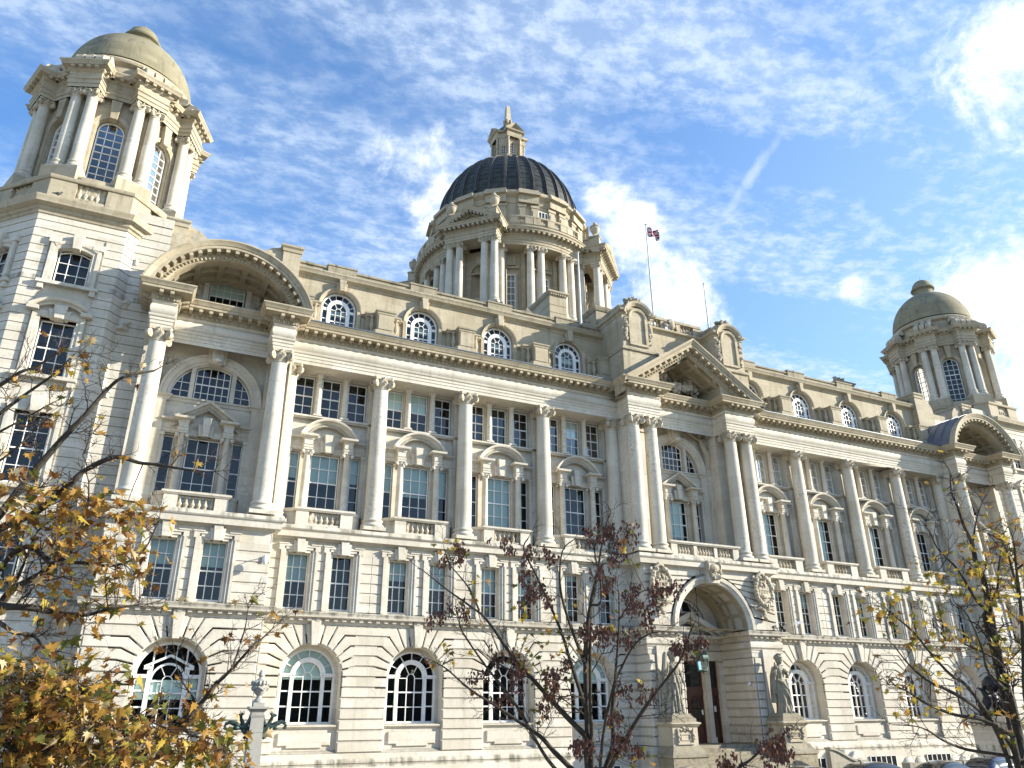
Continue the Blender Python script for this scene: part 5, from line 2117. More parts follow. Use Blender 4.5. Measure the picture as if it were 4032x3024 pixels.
    # surrounds and windows of the faces that can be seen
    for fi, fa in enumerate((-90, -135, -45, 180)):
        a = R(fa)
        rot = a + math.pi / 2
        off = Vector((math.cos(a), math.sin(a), 0)) * RO
        if fi == 0 and 'sur' not in TW:
            s_ = MB()
            for z0, z1, top in ((9.86, 11.78, 'arch'), (5.34, 8.1, 'seg'), (.5, 3.68, 'key'), (-3.86, -1.36, 'key')):
                for q in (-1, 1):
                    s_.box(min(q * .72, q * .90), max(q * .72, q * .90), -.07, .35, z0, z1)
                    s_.box(min(q * .88, q * 1.04), max(q * .88, q * 1.04), -.12, .3, z0 - .02, z1 + .12)
                    if top != 'key':
                        s_.box(min(q * .92, q * 1.16), max(q * .92, q * 1.16), -.16, .2, z0 - .42, z0 - .14)
                s_.box(-1.25, 1.25, -.22, .2, z0 - .16, z0 + .0)
                if top == 'arch':
                    rad = (.75 * .75 + .2 * .2) / .4
                    th = math.asin(.75 / rad)
                    th2 = math.asin(1.04 / (rad + .3))
                    s_.arc((0, z1 - rad), [(rad, .3), (rad, -.06), (rad + .16, -.08), (rad + .18, -.13), (rad + .32, -.15), (rad + .32, .3)], math.pi / 2 - th, math.pi / 2 + th, 14)
                    s_.box(-1.14, -.66, -.16, .2, z1 + .08, z1 + .38)
                    s_.box(.66, 1.14, -.16, .2, z1 + .08, z1 + .38)
                    s_.prism([(-.16, z1 - .12), (.16, z1 - .12), (.24, z1 + .66), (-.24, z1 + .66)], -.28, .2, ch=.02)
                elif top == 'seg':
                    s_.box(-1.04, 1.04, -.10, .3, z1, z1 + .28)
                    w, h = 1.28, .52
                    rad = (w * w + h * h) / (2 * h)
                    th = math.asin(w / rad)
                    s_.arc((0, z1 + .92 - rad), [(rad - .26, .2), (rad - .26, -.16), (rad - .18, -.20), (rad - .12, -.32), (rad, -.38), (rad + .02, .2)], math.pi / 2 + th, math.pi / 2 - th, 20)
                    for q in (-1, 1):
                        s_.box(min(q * .82, q * 1.30), max(q * .82, q * 1.30), -.34, .2, z1 + .22, z1 + .40)
                    s_.prism([(-.18, z1 - .06), (.18, z1 - .06), (.28, z1 + .62), (-.28, z1 + .62)], -.26, .2, ch=.02)
                    s_.prism([(-.36, z1 - .02), (.36, z1 - .02), (.46, z1 + .40), (-.46, z1 + .40)], -.17, .2, ch=.02)
                else:
                    s_.box(-1.04, 1.04, -.10, .3, z1, z1 + .26)
                    s_.prism([(-.18, z1 - .06), (.18, z1 - .06), (.28, z1 + .78), (-.28, z1 + .78)], -.3, .2, ch=.02)
            TW['sur'] = s_.build('window_surround', 'stone_pale', T).data
            o = [c for c in T.children if c.name.startswith('window_surround')][-1]
        else:
            o = bpy.data.objects.new('window_surround', TW['sur'])
            col.objects.link(o)
            o.parent = T
        o.location = tuple(off)
        o.rotation_euler = (0, 0, rot)
        ins = off * ((RO - .32) / RO)
        for kk in ('t4', 't3', 't2', 't1'):
            w_ = tower_window(kk, T, tuple(ins), rot)
    # belfry drum
    m = MB()
    rw = 3.36
    for fa in range(8):
        a = R(fa * 45)
        seg = MB()
        hwb = (rw) * math.tan(R(22.5))
        wall(seg, -hwb, hwb, 15.2, 22.0, 0, [(-.66, .66, 16.05, 20.38, True)], .35)
        seg.arc((0, 19.72), [(.70, .02), (.70, -.07), (.80, -.10), (.94, -.12), (.96, .02)], 0, math.pi, 18)
        for q in (-1, 1):
            seg.box(min(q * .70, q * .95), max(q * .70, q * .95), -.10, .05, 16.0, 19.72)
            seg.box(min(q * .98, q * 1.36), max(q * .98, q * 1.36), -.14, .05, 16.0, 21.5)
        seg.prism([(-.17, 20.28), (.17, 20.28), (.26, 21.45), (-.26, 21.45)], -.30, .1, ch=.02)
        rot = a + math.pi / 2
        c_, s_ = math.cos(rot), math.sin(rot)
        m.add([(x * c_ - (y - rw) * s_, x * s_ + (y - rw) * c_, z) for x, y, z in seg.v], seg.f)
    m.lathe([(4.2, 14.6), (4.2, 16.0), (3.3, 16.05)], 48)
    # pedestals under the column pairs
    path = []
    epath = []
    for k in range(8):
        a = R(22.5 + 45 * k)
        u = Vector((math.cos(a), math.sin(a)))
        t = Vector((-u.y, u.x))
        rb_, ro_, w_ = 3.62, 4.28, .80
        epath += [tuple(u * rb_ - t * w_), tuple(u * ro_ - t * w_), tuple(u * ro_ + t * w_), tuple(u * rb_ + t * w_)]
        m.obox((u.x * 3.75, u.y * 3.75, 16.05), (t.x * .86, t.y * .86, 0), (u.x * .62, u.y * .62, 0), (0, 0, .38))
    m.build('belfry', 'stone_buff', T)
    m = MB()
    m.sweep([(0, 21.5), (0, 21.72), (.04, 21.73), (.04, 21.95), (.10, 22.0), (.10, 22.05), (.02, 22.08), (.02, 22.44), (.08, 22.48), (.14, 22.54), (.14, 22.68), (.36, 22.70), (.40, 22.82), (.46, 22.90), (.46, 22.96), (-.5, 23.08)], epath, closed=True)
    def md(p, t, n):
        m.obox((p[0] + n[0] * .24, p[1] + n[1] * .24, 22.62), (t[0] * .085, t[1] * .085, 0), (n[0] * .1, n[1] * .1, 0), (0, 0, .06))
    m.along(epath, .42, md, True)
    m.build('belfry_entablature', 'stone_buff', T)
    # columns in pairs
    for k in range(8):
        a = R(22.5 + 45 * k)
        u = Vector((math.cos(a), math.sin(a)))
        t = Vector((-u.y, u.x))
        for s in (-1, 1):
            p = u * 3.86 + t * s * .40
            if 'col' not in TW:
                sh_, ca_ = column_meshes(H=5.10, rb=.30, rt=.255, capscale=.72)
                sh_.mi = 1
                sh_.add(ca_.v, ca_.f)
                o = sh_.build('column', ['stone_column', 'stone_carved'], T)
                TW['col'] = o.data
            else:
                o = bpy.data.objects.new('column', TW['col'])
                col.objects.link(o)
                o.parent = T
            o.location = (p.x, p.y, 16.40)
            o.rotation_euler = (0, 0, a)
    for fa in (-90, -135, -45, 180, 0):
        a = R(fa)
        tower_window('bel', T, (math.cos(a) * (rw - .25), math.sin(a) * (rw - .25), 0), a + math.pi / 2, 'belfry_window')
    # attic drum, scrolls, dome
    m = MB()
    m.lathe([(3.30, 22.9), (3.30, 24.10), (3.40, 24.14), (3.55, 24.22), (3.60, 24.34), (3.58, 24.44), (3.42, 24.56), (3.38, 24.62)], 64)
    m.build('tower_drum', 'stone_buff', T)
    for k in range(8):
        a = R(22.5 + 45 * k)
        u = Vector((math.cos(a), math.sin(a), 0))
        t = Vector((-u.y, u.x, 0))
        if 'scr' not in TW:
            m = MB()
            for s in (-1, 0, 1):
                w_ = .30
                for (d, z, rr_) in ((4.02, .32, .40), (3.50, .95, .26)):
                    vs = []
                    for e in (-1, 1):
                        for j in range(14):
                            an = 2 * math.pi * j / 14
                            vs.append((d + rr_ * math.cos(an), s * .5 + e * .20, 23.05 + z + rr_ * math.sin(an)))
                    m.add(vs, [tuple(range(13, -1, -1)), tuple(range(14, 28))] + [(j, (j + 1) % 14, 14 + (j + 1) % 14, 14 + j) for j in range(14)])
                m.tube([(4.2, s * .5, 23.6), (3.85, s * .5, 23.85), (3.6, s * .5, 24.1)], [.16, .15, .15], 8)
                for e in (-.21, .21):
                    m.ball((4.02, s * .5 + e, 23.37), (.16, .05, .16), 8, 6)
            o = m.build('scroll_console', 'stone_carved', T)
            TW['scr'] = o.data
        else:
            o = bpy.data.objects.new('scroll_console', TW['scr'])
            col.objects.link(o)
            o.parent = T
        o.rotation_euler = (0, 0, a)
    m = MB()
    pr = []
    for i in range(22):
        th = R(2 + 74 * i / 21)
        pr.append((3.36 * math.cos(th), 24.6 + 3.85 * math.sin(th)))
    m.lathe(pr, 64)
    m.build('tower_dome', 'stone_dome', T)
    m = MB()
    m.lathe([(.92, 28.2), (.84, 28.35), (.80, 28.75), (.86, 28.86), (1.02, 28.95), (1.05, 29.05), (.98, 29.12), (.90, 29.3), (.78, 29.62), (.55, 29.88), (.25, 30.0), (.02, 30.03)], 40)
    m.tube([(0, 0, 30), (0, 0, 30.55)], [.02, .01], 5)
    m.build('dome_finial', 'stone_dome', T)
    return T


def tower_window(kind, T, loc, rot, name='sash_window', store={}):
    """tower glazing: one mesh of frame and glass, a sub-part of the tower"""
    if kind not in store:
        fr, pn = WIN[kind]
        m = MB()
        m.add(fr.v, fr.f)
        n0 = len(m.f)
        for mi in (0, 1):
            sub = [f for f, q in zip(pn.f, pn.m) if q == mi]
            m.mi = 1 + mi
            m.add(pn.v, sub)
        o = m.build(name, ['white_paint', 'window_glass', 'room_dark'], T)
        store[kind] = o.data
    else:
        o = bpy.data.objects.new(name, store[kind])
        col.objects.link(o)
        o.parent = T
    o.location = loc
    o.rotation_euler = (0, 0, rot)
    return o


for s in (-1, 1):
    tower(s * XT)
# link wall between tower and pavilion
for s in (-1, 1):
    m = MB()
    x0, x1 = sorted((s * 32.6, s * 30.5))
    zz = [-9.7 + .4446 * i for i in range(0, 55)]
    for a, b in zip(zz[:-1], zz[1:]):
        m.box(x0, x1, .15, .5, a + .022, b - .022)
    m.box(x0, x1, .20, 2.5, -11.7, zz[-1])
    m.box(x0, x1, .1, 2.6, zz[-1], zz[-1] + .5)
    m.build('link_wall', 'stone_pale', B)

# ------------------------------------------------------------------ central dome
DM = MB()
NS = 96
DM.lathe([(10.6, 14), (10.6, 22.6), (10.2, 22.7), (10.2, 23.0), (9.6, 23.1), (9.6, 23.85), (7.2, 23.9)], NS)
rw = 7.25
wdeg = [-25 + 90 * q + d - 90 for q in range(4) for d in (0, 25, 50)]
DM.lathe([(rw, 23.8), (rw, 31.2)], NS)
DR = DM.build('central_drum', 'stone_buff', B, loc=(0, YD, 0))
m = MB()


def tospot(seg, a, r):
    rot = a + math.pi / 2
    c_, s_ = math.cos(rot), math.sin(rot)
    return [(x * c_ - (y - r) * s_, x * s_ + (y - r) * c_, z) for x, y, z in seg.v]


for d in wdeg:
    seg = MB()
    for q in (-1, 1):
        seg.box(min(q * .60, q * .80), max(q * .60, q * .80), -.08, .3, 24.6, 28.75)
        seg.box(min(q * 1.15, q * 1.55), max(q * 1.15, q * 1.55), -.12, .5, 23.9, 31.1)
    seg.box(-.8, .8, -.10, .3, 28.6, 28.9)
    seg.box(-.95, .95, -.22, .3, 29.35, 29.5)
    seg.box(-.62, .62, -.08, .3, 29.75, 30.85)
    seg.box(-.95, .95, -.15, .3, 24.35, 24.6)
    m.add(tospot(seg, R(d), rw + .05), seg.f)
for k in range(4):
    # diagonal porches: niche with a shell head
    a = R(-45 - 90 * k)
    seg = MB()
    wall(seg, -1.35, 1.35, 23.9, 31.1, 0, [(-.78, .78, 25.2, 29.6, True)], .05)
    for q in (-1, 1):
        seg.box(min(q * 1.35, q * 1.75), max(q * 1.35, q * 1.75), -.2, .8, 23.9, 31.1)
        seg.box(min(q * 2.0, q * 2.4), max(q * 2.0, q * 2.4), -.3, 1.6, 23.9, 31.1)
    n = 10
    for i in range(n):
        a0, a1 = math.pi * i / n, math.pi * (i + 1) / n
        x0, y0, x1, y1 = -.78 * math.cos(a0), .78 * math.sin(a0), -.78 * math.cos(a1), .78 * math.sin(a1)
        seg.add([(x0, y0, 25.2), (x1, y1, 25.2), (x1, y1, 28.82), (x0, y0, 28.82)], [(0, 1, 2, 3)])
        for j in range(6):
            b0, b1 = math.pi / 2 * j / 6, math.pi / 2 * (j + 1) / 6
            c0, c1 = math.cos(b0), math.cos(b1)
            seg.add([(x0 * c0, y0 * c0, 28.82 + .78 * math.sin(b0)), (x1 * c0, y1 * c0, 28.82 + .78 * math.sin(b0)), (x1 * c1, y1 * c1, 28.82 + .78 * math.sin(b1)), (x0 * c1, y0 * c1, 28.82 + .78 * math.sin(b1))], [(0, 1, 2, 3)])
    for i in range(9):
        an = math.pi * (i + .5) / 9
        seg.tube([(0, .50, 28.86), (.66 * math.cos(an), .12, 28.86 + .66 * math.sin(an))], [.04, .11], 6)
    seg.arc((0, 28.82), [(.80, 0), (.80, -.06), (.95, -.08), (.98, 0)], 0, math.pi, 18)
    seg.box(-1.3, 1.3, -.06, .05, 28.7, 28.86)
    seg.prism([(-.18, 29.6), (.18, 29.6), (.30, 30.5), (-.30, 30.5)], -.2, .05, ch=.02)
    seg.lathe([(.62, 24.0), (.62, 25.6), (.66, 25.65), (.66, 25.75), (.55, 25.85), (.3, 25.95)], 18, (0, -.15, 0))
    m.add(tospot(seg, a, 7.95), seg.f)
m.build('drum_wall_detail', 'stone_buff', DR)


def w_drum(fr):
    return [(rect_sash(fr, -.6, .6, 24.65, 28.7, 3, 6, fw=.06, bw=.05, meet=False), .01)]


def w_datt(fr):
    return [(rect_sash(fr, -.52, .52, 34.9, 35.75, 3, 1, fw=.06, bw=.05, meet=False), .01)]


make_window('drum', w_drum, .25)
make_window('datt', w_datt, .2)
for d in (-115, -90, -65, -155, -180, -25, 0):
    a = R(d)
    tower_window('drum', DR, (math.cos(a) * (rw + .13), math.sin(a) * (rw + .13), 0), a + math.pi / 2, 'drum_window')
# entablature: ring with four porch breaks
path = []
RE = 8.85
for k in range(4):
    a = R(-45 + 90 * k)
    u = Vector((math.cos(a), math.sin(a)))
    t = Vector((-u.y, u.x))
    W, RO2 = 2.5, 10.2
    xb = math.sqrt(RE * RE - W * W)
    path += [tuple(u * xb - t * W), tuple(u * RO2 - t * W), tuple(u * RO2 + t * W), tuple(u * xb + t * W)]
    half = math.degrees(math.asin(W / RE))
    for i in range(1, 18):
        an = R(-45 + 90 * k + half + (90 - 2 * half) * i / 18)
        path.append((RE * math.cos(an), RE * math.sin(an)))
m = MB()
m.sweep([(-.8, 31.06), (0, 31.06), (0, 31.28), (.04, 31.29), (.04, 31.52), (.12, 31.58), (.12, 31.64), (.02, 31.68), (.02, 32.02), (.10, 32.06), (.16, 32.12), (.16, 32.34), (.62, 32.36), (.64, 32.50), (.74, 32.60), (.74, 32.66), (-1.2, 32.72), (-1.6, 31.06), (-.8, 31.06)], path, closed=True)
def md2(p, t, n):
    m.obox((p[0] + n[0] * .38, p[1] + n[1] * .38, 32.24), (t[0] * .11, t[1] * .11, 0), (n[0] * .22, n[1] * .22, 0), (0, 0, .10))
big = []
m.along(path, .44, md2, True)
m.build('drum_entablature', 'stone_buff', DR)
# columns
dcol = None
for k in range(4):
    cen = -90 + 90 * k
    ps = []
    for d in (-11.5, -4.5, 11.5, 18.5):
        an = R(cen + d)
        ps.append((8.42 * math.cos(an), 8.42 * math.sin(an), an))
    a = R(cen + 45)
    u = Vector((math.cos(a), math.sin(a)))
    t = Vector((-u.y, u.x))
    for q in (-2.15, -1.22, 1.22, 2.15):
        p = u * 9.70 + t * q
        ps.append((p.x, p.y, a))
    for q in (-2.2, 2.2):
        p = u * 8.15 + t * q
        ps.append((p.x, p.y, a))
    for x, y, an in ps:
        if dcol is None:
            sh_, ca_ = column_meshes(H=6.82, rb=.375, rt=.32, capscale=.85)
            sh_.mi = 1
            sh_.add(ca_.v, ca_.f)
            dcol = sh_.build('column', ['stone_column', 'stone_carved'], DR)
            o = dcol
        else:
            o = bpy.data.objects.new('column', dcol.data)
            col.objects.link(o)
            o.parent = DR
        o.location = (x, y, 24.26)
        o.rotation_euler = (0, 0, an)
# porch pediments, podiums, blocks with urns
um = None
for k in range(4):
    m = MB()
    a = R(-45 + 90 * k)
    seg = MB()
    W, h = 3.12, 1.72
    zb = 32.62
    for s in (-1, 1):
        cosw = W / math.hypot(W, h)
        prof = [(-.62, .4), (-.62, .0), (-.55, -.10), (-.36, -.14), (-.34, -.58), (-.22, -.60), (-.1, -.70), (0, -.74), (.02, 1.2)]
        v = []
        for px, pz in ((s * W, zb), (0, zb + h)):
            for o_, y in prof:
                v.append((px, y, pz + o_ / cosw))
        n = len(prof)
        seg.add(v, [(i, i + 1, n + i + 1, n + i) for i in range(n - 1)] + [tuple(range(n))])
        for i in range(9):
            f = (i + .5) / 9
            seg.obox((s * W * (1 - f), -.32, zb + h * f - .50), (.10, 0, -s * .10 * h / W), (0, .24, 0), (0, 0, .08))
    seg.prism([(-W + .6, zb), (W - .6, zb), (0, zb + h - .5)], .1, 1.5)
    seg.box(-2.4, 2.4, .5, 3.2, 32.5, 33.9)
    seg.box(-2.5, 2.5, .45, 3.2, 33.85, 34.0)
    for q in (-1, 1):
        seg.box(min(q * 1.75, q * 2.5), max(q * 1.75, q * 2.5), -.02, 1.0, 32.6, 34.1)
        seg.box(min(q * 1.68, q * 2.57), max(q * 1.68, q * 2.57), -.08, 1.06, 34.0, 34.15)
    # steps of the podium
    seg.box(-3.3, 3.3, -.3, 3.0, 21.5, 23.5)
    seg.box(-3.2, 3.2, -.2, 3.0, 23.5, 23.99)
    m.add(tospot(seg, a, 10.15), seg.f)
    m.build('porch_pediment', 'stone_buff', DR)
    for q in (-1, 1):
        u = Vector((math.cos(a), math.sin(a)))
        t = Vector((-u.y, u.x))
        p = u * 9.75 + t * q * 2.12
        if um is None:
            ub = MB()
            ub.box(-.34, .34, -.34, .34, 0, .25)
            ub.lathe([(.30, .25), (.16, .42), (.16, .5), (.34, .62), (.52, .95), (.56, 1.2), (.50, 1.3), (.60, 1.36), (.60, 1.44), (.40, 1.52), (.22, 1.62), (.16, 1.70), (.24, 1.80), (.22, 1.95), (.10, 2.1), (.01, 2.2)], 16)
            ub.lumps((0, 0, 1.05), (.5, .5, .2), 26, .13, 91)
            um = ub.build('urn', 'stone_carved', DR)
            o = um
        else:
            o = bpy.data.objects.new('urn', um.data)
            col.objects.link(o)
            o.parent = DR
        o.location = (p.x, p.y, 34.1)
        o.scale = (.86, .86, .86)
# balustrade
bal_path = []
for k in range(4):
    m = MB()
    half = 24
    seg_ = [(9.15 * math.cos(R(-90 + 90 * k + d)), 9.15 * math.sin(R(-90 + 90 * k + d))) for d in [-half + 2 * half * i / 20 for i in range(21)]]
    m.sweep([(.16, 32.68), (.16, 33.02), (.22, 33.05), (0, 33.08), (-.16, 33.08), (-.2, 32.68)], seg_)
    m.sweep([(.16, 33.72), (.22, 33.78), (.22, 33.92), (0, 33.98), (-.2, 33.98), (-.2, 33.72), (.16, 33.72)], seg_)
    for d in (-22, -13.4, -8.6, 0, 8.6, 13.4, 22):
        an = R(-90 + 90 * k + d)
        w_ = .36
        m.obox((9.15 * math.cos(an), 9.15 * math.sin(an), 33.4), (-math.sin(an) * w_, math.cos(an) * w_, 0), (math.cos(an) * .19, math.sin(an) * .19, 0), (0, 0, .36))
    m.build('balustrade', 'stone_buff', DR)
bsp = []
for k in range(4):
    if k == 1:
        continue
    for c0 in (-17.6, -4.3, 4.3, 17.6) if k in (0,) else (-17.6, -4.3, 4.3, 17.6):
        for i in range(-2, 3):
            d = c0 + i * (1.55 if abs(c0) > 10 else .95)
            if k in (0, 3, 2) :
                bsp.append(R(-90 + 90 * k + d))
bd = None
for an in bsp:
    if bd is None:
        bo = baluster(.66, .12).build('baluster', 'stone_carved', DR)
        bd = bo.data
    else:
        bo = bpy.data.objects.new('baluster', bd)
        col.objects.link(bo)
        bo.parent = DR
    bo.location = (9.15 * math.cos(an), 9.15 * math.sin(an), 33.07)
# attic of the drum
m = MB()
m.lathe([(8.6, 32.6), (7.75, 32.7), (7.75, 36.3), (7.82, 36.35), (7.9, 36.5), (7.9, 36.95), (8.0, 37.0), (8.16, 37.12), (8.3, 37.2), (8.34, 37.36), (8.3, 37.42), (8.1, 37.5), (8.1, 37.72), (7.9, 37.8), (7.2, 37.95)], NS)
for i in range(16):
    an = R(22.5 / 2 + 22.5 * i)
    for e in (-4.6, 4.6):
        b_ = an + R(e)
        u = Vector((math.cos(b_), math.sin(b_), 0))
        t = Vector((-u.y, u.x, 0))
        m.obox(u * 7.8 + Vector((0, 0, 34.55)), t * .34, u * .16, Vector((0, 0, 1.35)))
        m.obox(u * 7.86 + Vector((0, 0, 34.55)), t * .22, u * .16, Vector((0, 0, 1.05)))
        m.obox(u * 7.8 + Vector((0, 0, 36.05)), t * .42, u * .22, Vector((0, 0, .14)))
    u = Vector((math.cos(an), math.sin(an), 0))
    t = Vector((-u.y, u.x, 0))
    m.obox(u * 7.93 + Vector((0, 0, 36.8)), t * 1.0, u * .22, Vector((0, 0, .5)))
    m.obox(u * 8.05 + Vector((0, 0, 37.3)), t * 1.08, u * .42, Vector((0, 0, .16)))
    m.obox(u * 7.95 + Vector((0, 0, 37.6)), t * 1.0, u * .30, Vector((0, 0, .18)))
m.build('drum_attic', 'stone_buff', DR)
for d in (-90, -45, -135, 0, 180):
    a = R(d)
    tower_window('datt', DR, (math.cos(a) * 7.82, math.sin(a) * 7.82, 0), a + math.pi / 2, 'drum_window')
# ribbed dome
m = MB()
RD, HD, Z0 = 7.36, 8.45, 37.92
pr = [(RD + .06, Z0 - .1), (RD + .06, Z0 + .55), (RD - .02, Z0 + .6)]
tmax = 74.8
for i in range(1, 40):
    th = R(4 + (tmax - 4) * i / 39)
    pr.append((RD * math.cos(th), Z0 + HD * math.sin(th)))
m.lathe(pr, 144)
dome = m.build('central_dome', 'copper_dark', DR)
m = MB()
for k in range(32):
    a = R(360 / 32 * (k + .5))
    u = Vector((math.cos(a), math.sin(a), 0))
    t = Vector((-u.y, u.x, 0))
    for half, lift in ((.25, .10), (.09, .22)):
        v = []
        n = 26
        for i in range(n + 1):
            th = R(3.5 + (tmax - 3.5) * i / n)
            sc_ = .42 + .58 * math.cos(th)
            c = u * (RD * math.cos(th)) + Vector((0, 0, Z0 + HD * math.sin(th)))
            nn = (u * (math.cos(th) / RD) + Vector((0, 0, math.sin(th) / HD))).normalized()
            w_ = half * sc_
            v += [tuple(c - t * w_ - nn * .05), tuple(c - t * w_ * .8 + nn * lift), tuple(c + t * w_ * .8 + nn * lift), tuple(c + t * w_ - nn * .05)]
        f = []
        for i in range(n):
            for j in range(3):
                f.append((i * 4 + j, i * 4 + j + 1, (i + 1) * 4 + j + 1, (i + 1) * 4 + j))
        m.add(v, f + [(0, 1, 2, 3)])
m.build('dome_ribs', 'copper_rib', DR)
# horizontal seams of the copper sheets
m = MB()
for i in range(13):
    th = R(9 + 5.0 * i)
    m.lathe([(RD * math.cos(th) + .0, Z0 + HD * math.sin(th) - .02), (RD * math.cos(th) + .03, Z0 + HD * math.sin(th)), (RD * math.cos(th) - .01, Z0 + HD * math.sin(th) + .02)], 96)
m.build('dome_seams', 'copper_dark', DR)
# lantern
L = MB()
zl = 46.25
L.lathe([(2.45, zl - .2), (2.45, zl + .1), (2.2, zl + .2), (2.2, zl + .35)], 48)
for k in range(4):
    a = R(-90 + 90 * k)
    seg = MB()
    wall(seg, -.75, .75, zl + .3, 49.6, .45, [(-.38, .38, zl + .5, 48.75, True)], .3)
    seg.arc((0, 48.37), [(.38, .46), (.38, .38), (.5, .36), (.52, .46)], 0, math.pi, 12)
    seg.box(-1.02, 1.02, -.05, .9, zl + .2, zl + .42)
    for q in (-1, 1):
        seg.box(min(q * .42, q * .62), max(q * .42, q * .62), .35, .6, zl + .3, 49.3)
        seg.lathe([(.20, 0), (.20, .1), (.15, .16), (.14, 1.2), (.12, 2.35), (.17, 2.45), (.2, 2.55)], 12, (q * .80, .14, zl + .42))
        seg.box(q * .80 - .22, q * .80 + .22, -.06, .36, 49.18, 49.28)
        seg.box(min(q * .62, q * .98), max(q * .62, q * .98), .3, .8, zl + .3, 49.2)
    seg.sweep([(0, 49.25), (.03, 49.4), (.08, 49.55), (.02, 49.6), (.02, 49.85), (.10, 49.95), (.26, 50.0), (.3, 50.14), (0, 50.2)], [(-1.0, 1.2), (-1.0, 0), (1.0, 0), (1.0, 1.2)])
    for s in (-1, 1):
        v = []
        prof = [(-.26, .3), (-.26, -.02), (-.18, -.1), (-.1, -.26), (0, -.32), (.02, 1.3)]
        for px, pz in ((s * 1.32, 50.16), (0, 50.16 + .92)):
            for o_, y in prof:
                v.append((px, y, pz + o_ * 1.2))
        n = len(prof)
        seg.add(v, [(i, i + 1, n + i + 1, n + i) for i in range(n - 1)] + [tuple(range(n))])
    seg.prism([(-1.1, 50.1), (1.1, 50.1), (0, 50.9)], .08, 1.2)
    L.add(tospot(seg, a, 2.0), seg.f)
    a2 = R(-45 + 90 * k)
    seg = MB()
    wall(seg, -.55, .55, zl + .3, 49.4, 0, [(-.26, .26, zl + .6, 48.2)], .25)
    seg.box(-.55, .55, -.05, .5, 49.2, 50.1)
    L.add(tospot(seg, a2, 1.72), seg.f)
L.v = [(x * .86, y * .86, z + .45) for x, y, z in L.v]
L.build('lantern', 'stone_buff', DR)


def w_lan(fr):
    z0, zs, r = zl + .5, 48.37, .37
    fr.arc((0, zs), [(r - .05, -.03), (r, -.03), (r, .03), (r - .05, .03), (r - .05, -.03)], 0, math.pi, 12)
    for s in (-1, 1):
        fr.box(min(s * (r - .05), s * r), max(s * (r - .05), s * r), -.03, .03, z0, zs)
        fr.box(s * .12 - .018, s * .12 + .018, -.03, .015, z0, zs + .3)
    for k in range(6):
        z = z0 + (zs - z0) * k / 5
        fr.box(-r, r, -.03, .015, z - .018, z + .018)
    return [([(-r, z0), (r, z0)] + arcpts((0, zs), r, 0, math.pi, 14), .01)]


def w_lan2(fr):
    return [(rect_sash(fr, -.25, .25, zl + .6, 48.2, 2, 4, fw=.04, meet=False), .01)]


make_window('lan', w_lan, .15)
make_window('lan2', w_lan2, .15)
for d in (-90, 180, 0):
    a = R(d)
    tower_window('lan', DR, (math.cos(a) * 1.20, math.sin(a) * 1.20, .45), a + math.pi / 2, 'lantern_window').scale = (.86, .86, 1)
for d in (-45, -135):
    a = R(d)
    tower_window('lan2', DR, (math.cos(a) * 1.36, math.sin(a) * 1.36, .45), a + math.pi / 2, 'lantern_window').scale = (.86, .86, 1)
m = MB()
m.lathe([(1.5, 50.4), (1.5, 50.7), (1.35, 50.8)] + [(1.32 * math.cos(R(t)), 50.8 + 1.5 * math.sin(R(t))) for t in range(5, 80, 8)], 32)
m.build('lantern_dome', 'verdigris', DR)
m = MB()
m.lathe([(.42, 52.0), (.30, 52.15), (.24, 52.4), (.36, 52.6), (.30, 52.9)], 12)
for i in range(6):
    a = math.pi / 3 * i
    m.ball((.42 * math.cos(a), .42 * math.sin(a), 52.95), (.16, .16, .34), 7, 5)
v = []
for z, r_ in ((53.0, .36), (55.25, .24), (55.55, .02)):
    for i in range(4):
        a = math.pi / 4 + math.pi / 2 * i
        v.append((r_ * 1.2 * math.cos(a), r_ * 1.2 * math.sin(a), z))
m.add(v, [(3, 2, 1, 0)] + [(k * 4 + i, k * 4 + (i + 1) % 4, k * 4 + 4 + (i + 1) % 4, k * 4 + 4 + i) for k in (0, 1) for i in range(4)])
m.tube([(0, 0, 55.4), (0, 0, 56.3)], [.03, .012], 6)
m.build('obelisk_finial', 'stone_buff', DR)

# ---- roofs and chimneys
m = MB()
m.box(-31, 31, 1.5, 45, 9.0, 14.0)
m.box(-9, 9, 3.0, 20, 13.5, 15.0)
m.build('roof', 'lead', B)


def chimney(x, y, z0, z1, wx, wy, pots=False):
    m = MB()
    m.box(x - wx, x + wx, y - wy, y + wy, z0, z1)
    for k in range(1, 6):
        z = z1 - .5 - k * .62
        m.box(x - wx - .025, x + wx + .025, y - wy - .025, y + wy + .025, z + .05, z + .55)
    m.sweep([(0, z1 - .35), (.05, z1 - .3), (.12, z1 - .16), (.2, z1 - .1), (.22, z1 + .02), (0, z1 + .06), (-.5, z1 + .06)], [(x - wx, y - wy), (x + wx, y - wy), (x + wx, y + wy), (x - wx, y + wy)], closed=True)
    def dd(p, t, n):
        m.obox((p[0] + n[0] * .07, p[1] + n[1] * .07, z1 - .22), (t[0] * .05, t[1] * .05, 0), (n[0] * .06, n[1] * .06, 0), (0, 0, .06))
    m.along([(x - wx, y - wy), (x + wx, y - wy), (x + wx, y + wy), (x - wx, y + wy)], .2, dd, True)
    if pots:
        for q in (-.5, 0, .5):
            m.lathe([(.16, 0), (.19, .1), (.15, .5), (.2, .62)], 10, (x + q, y, z1 + .05))
    m.build('chimney', 'stone_buff', B)
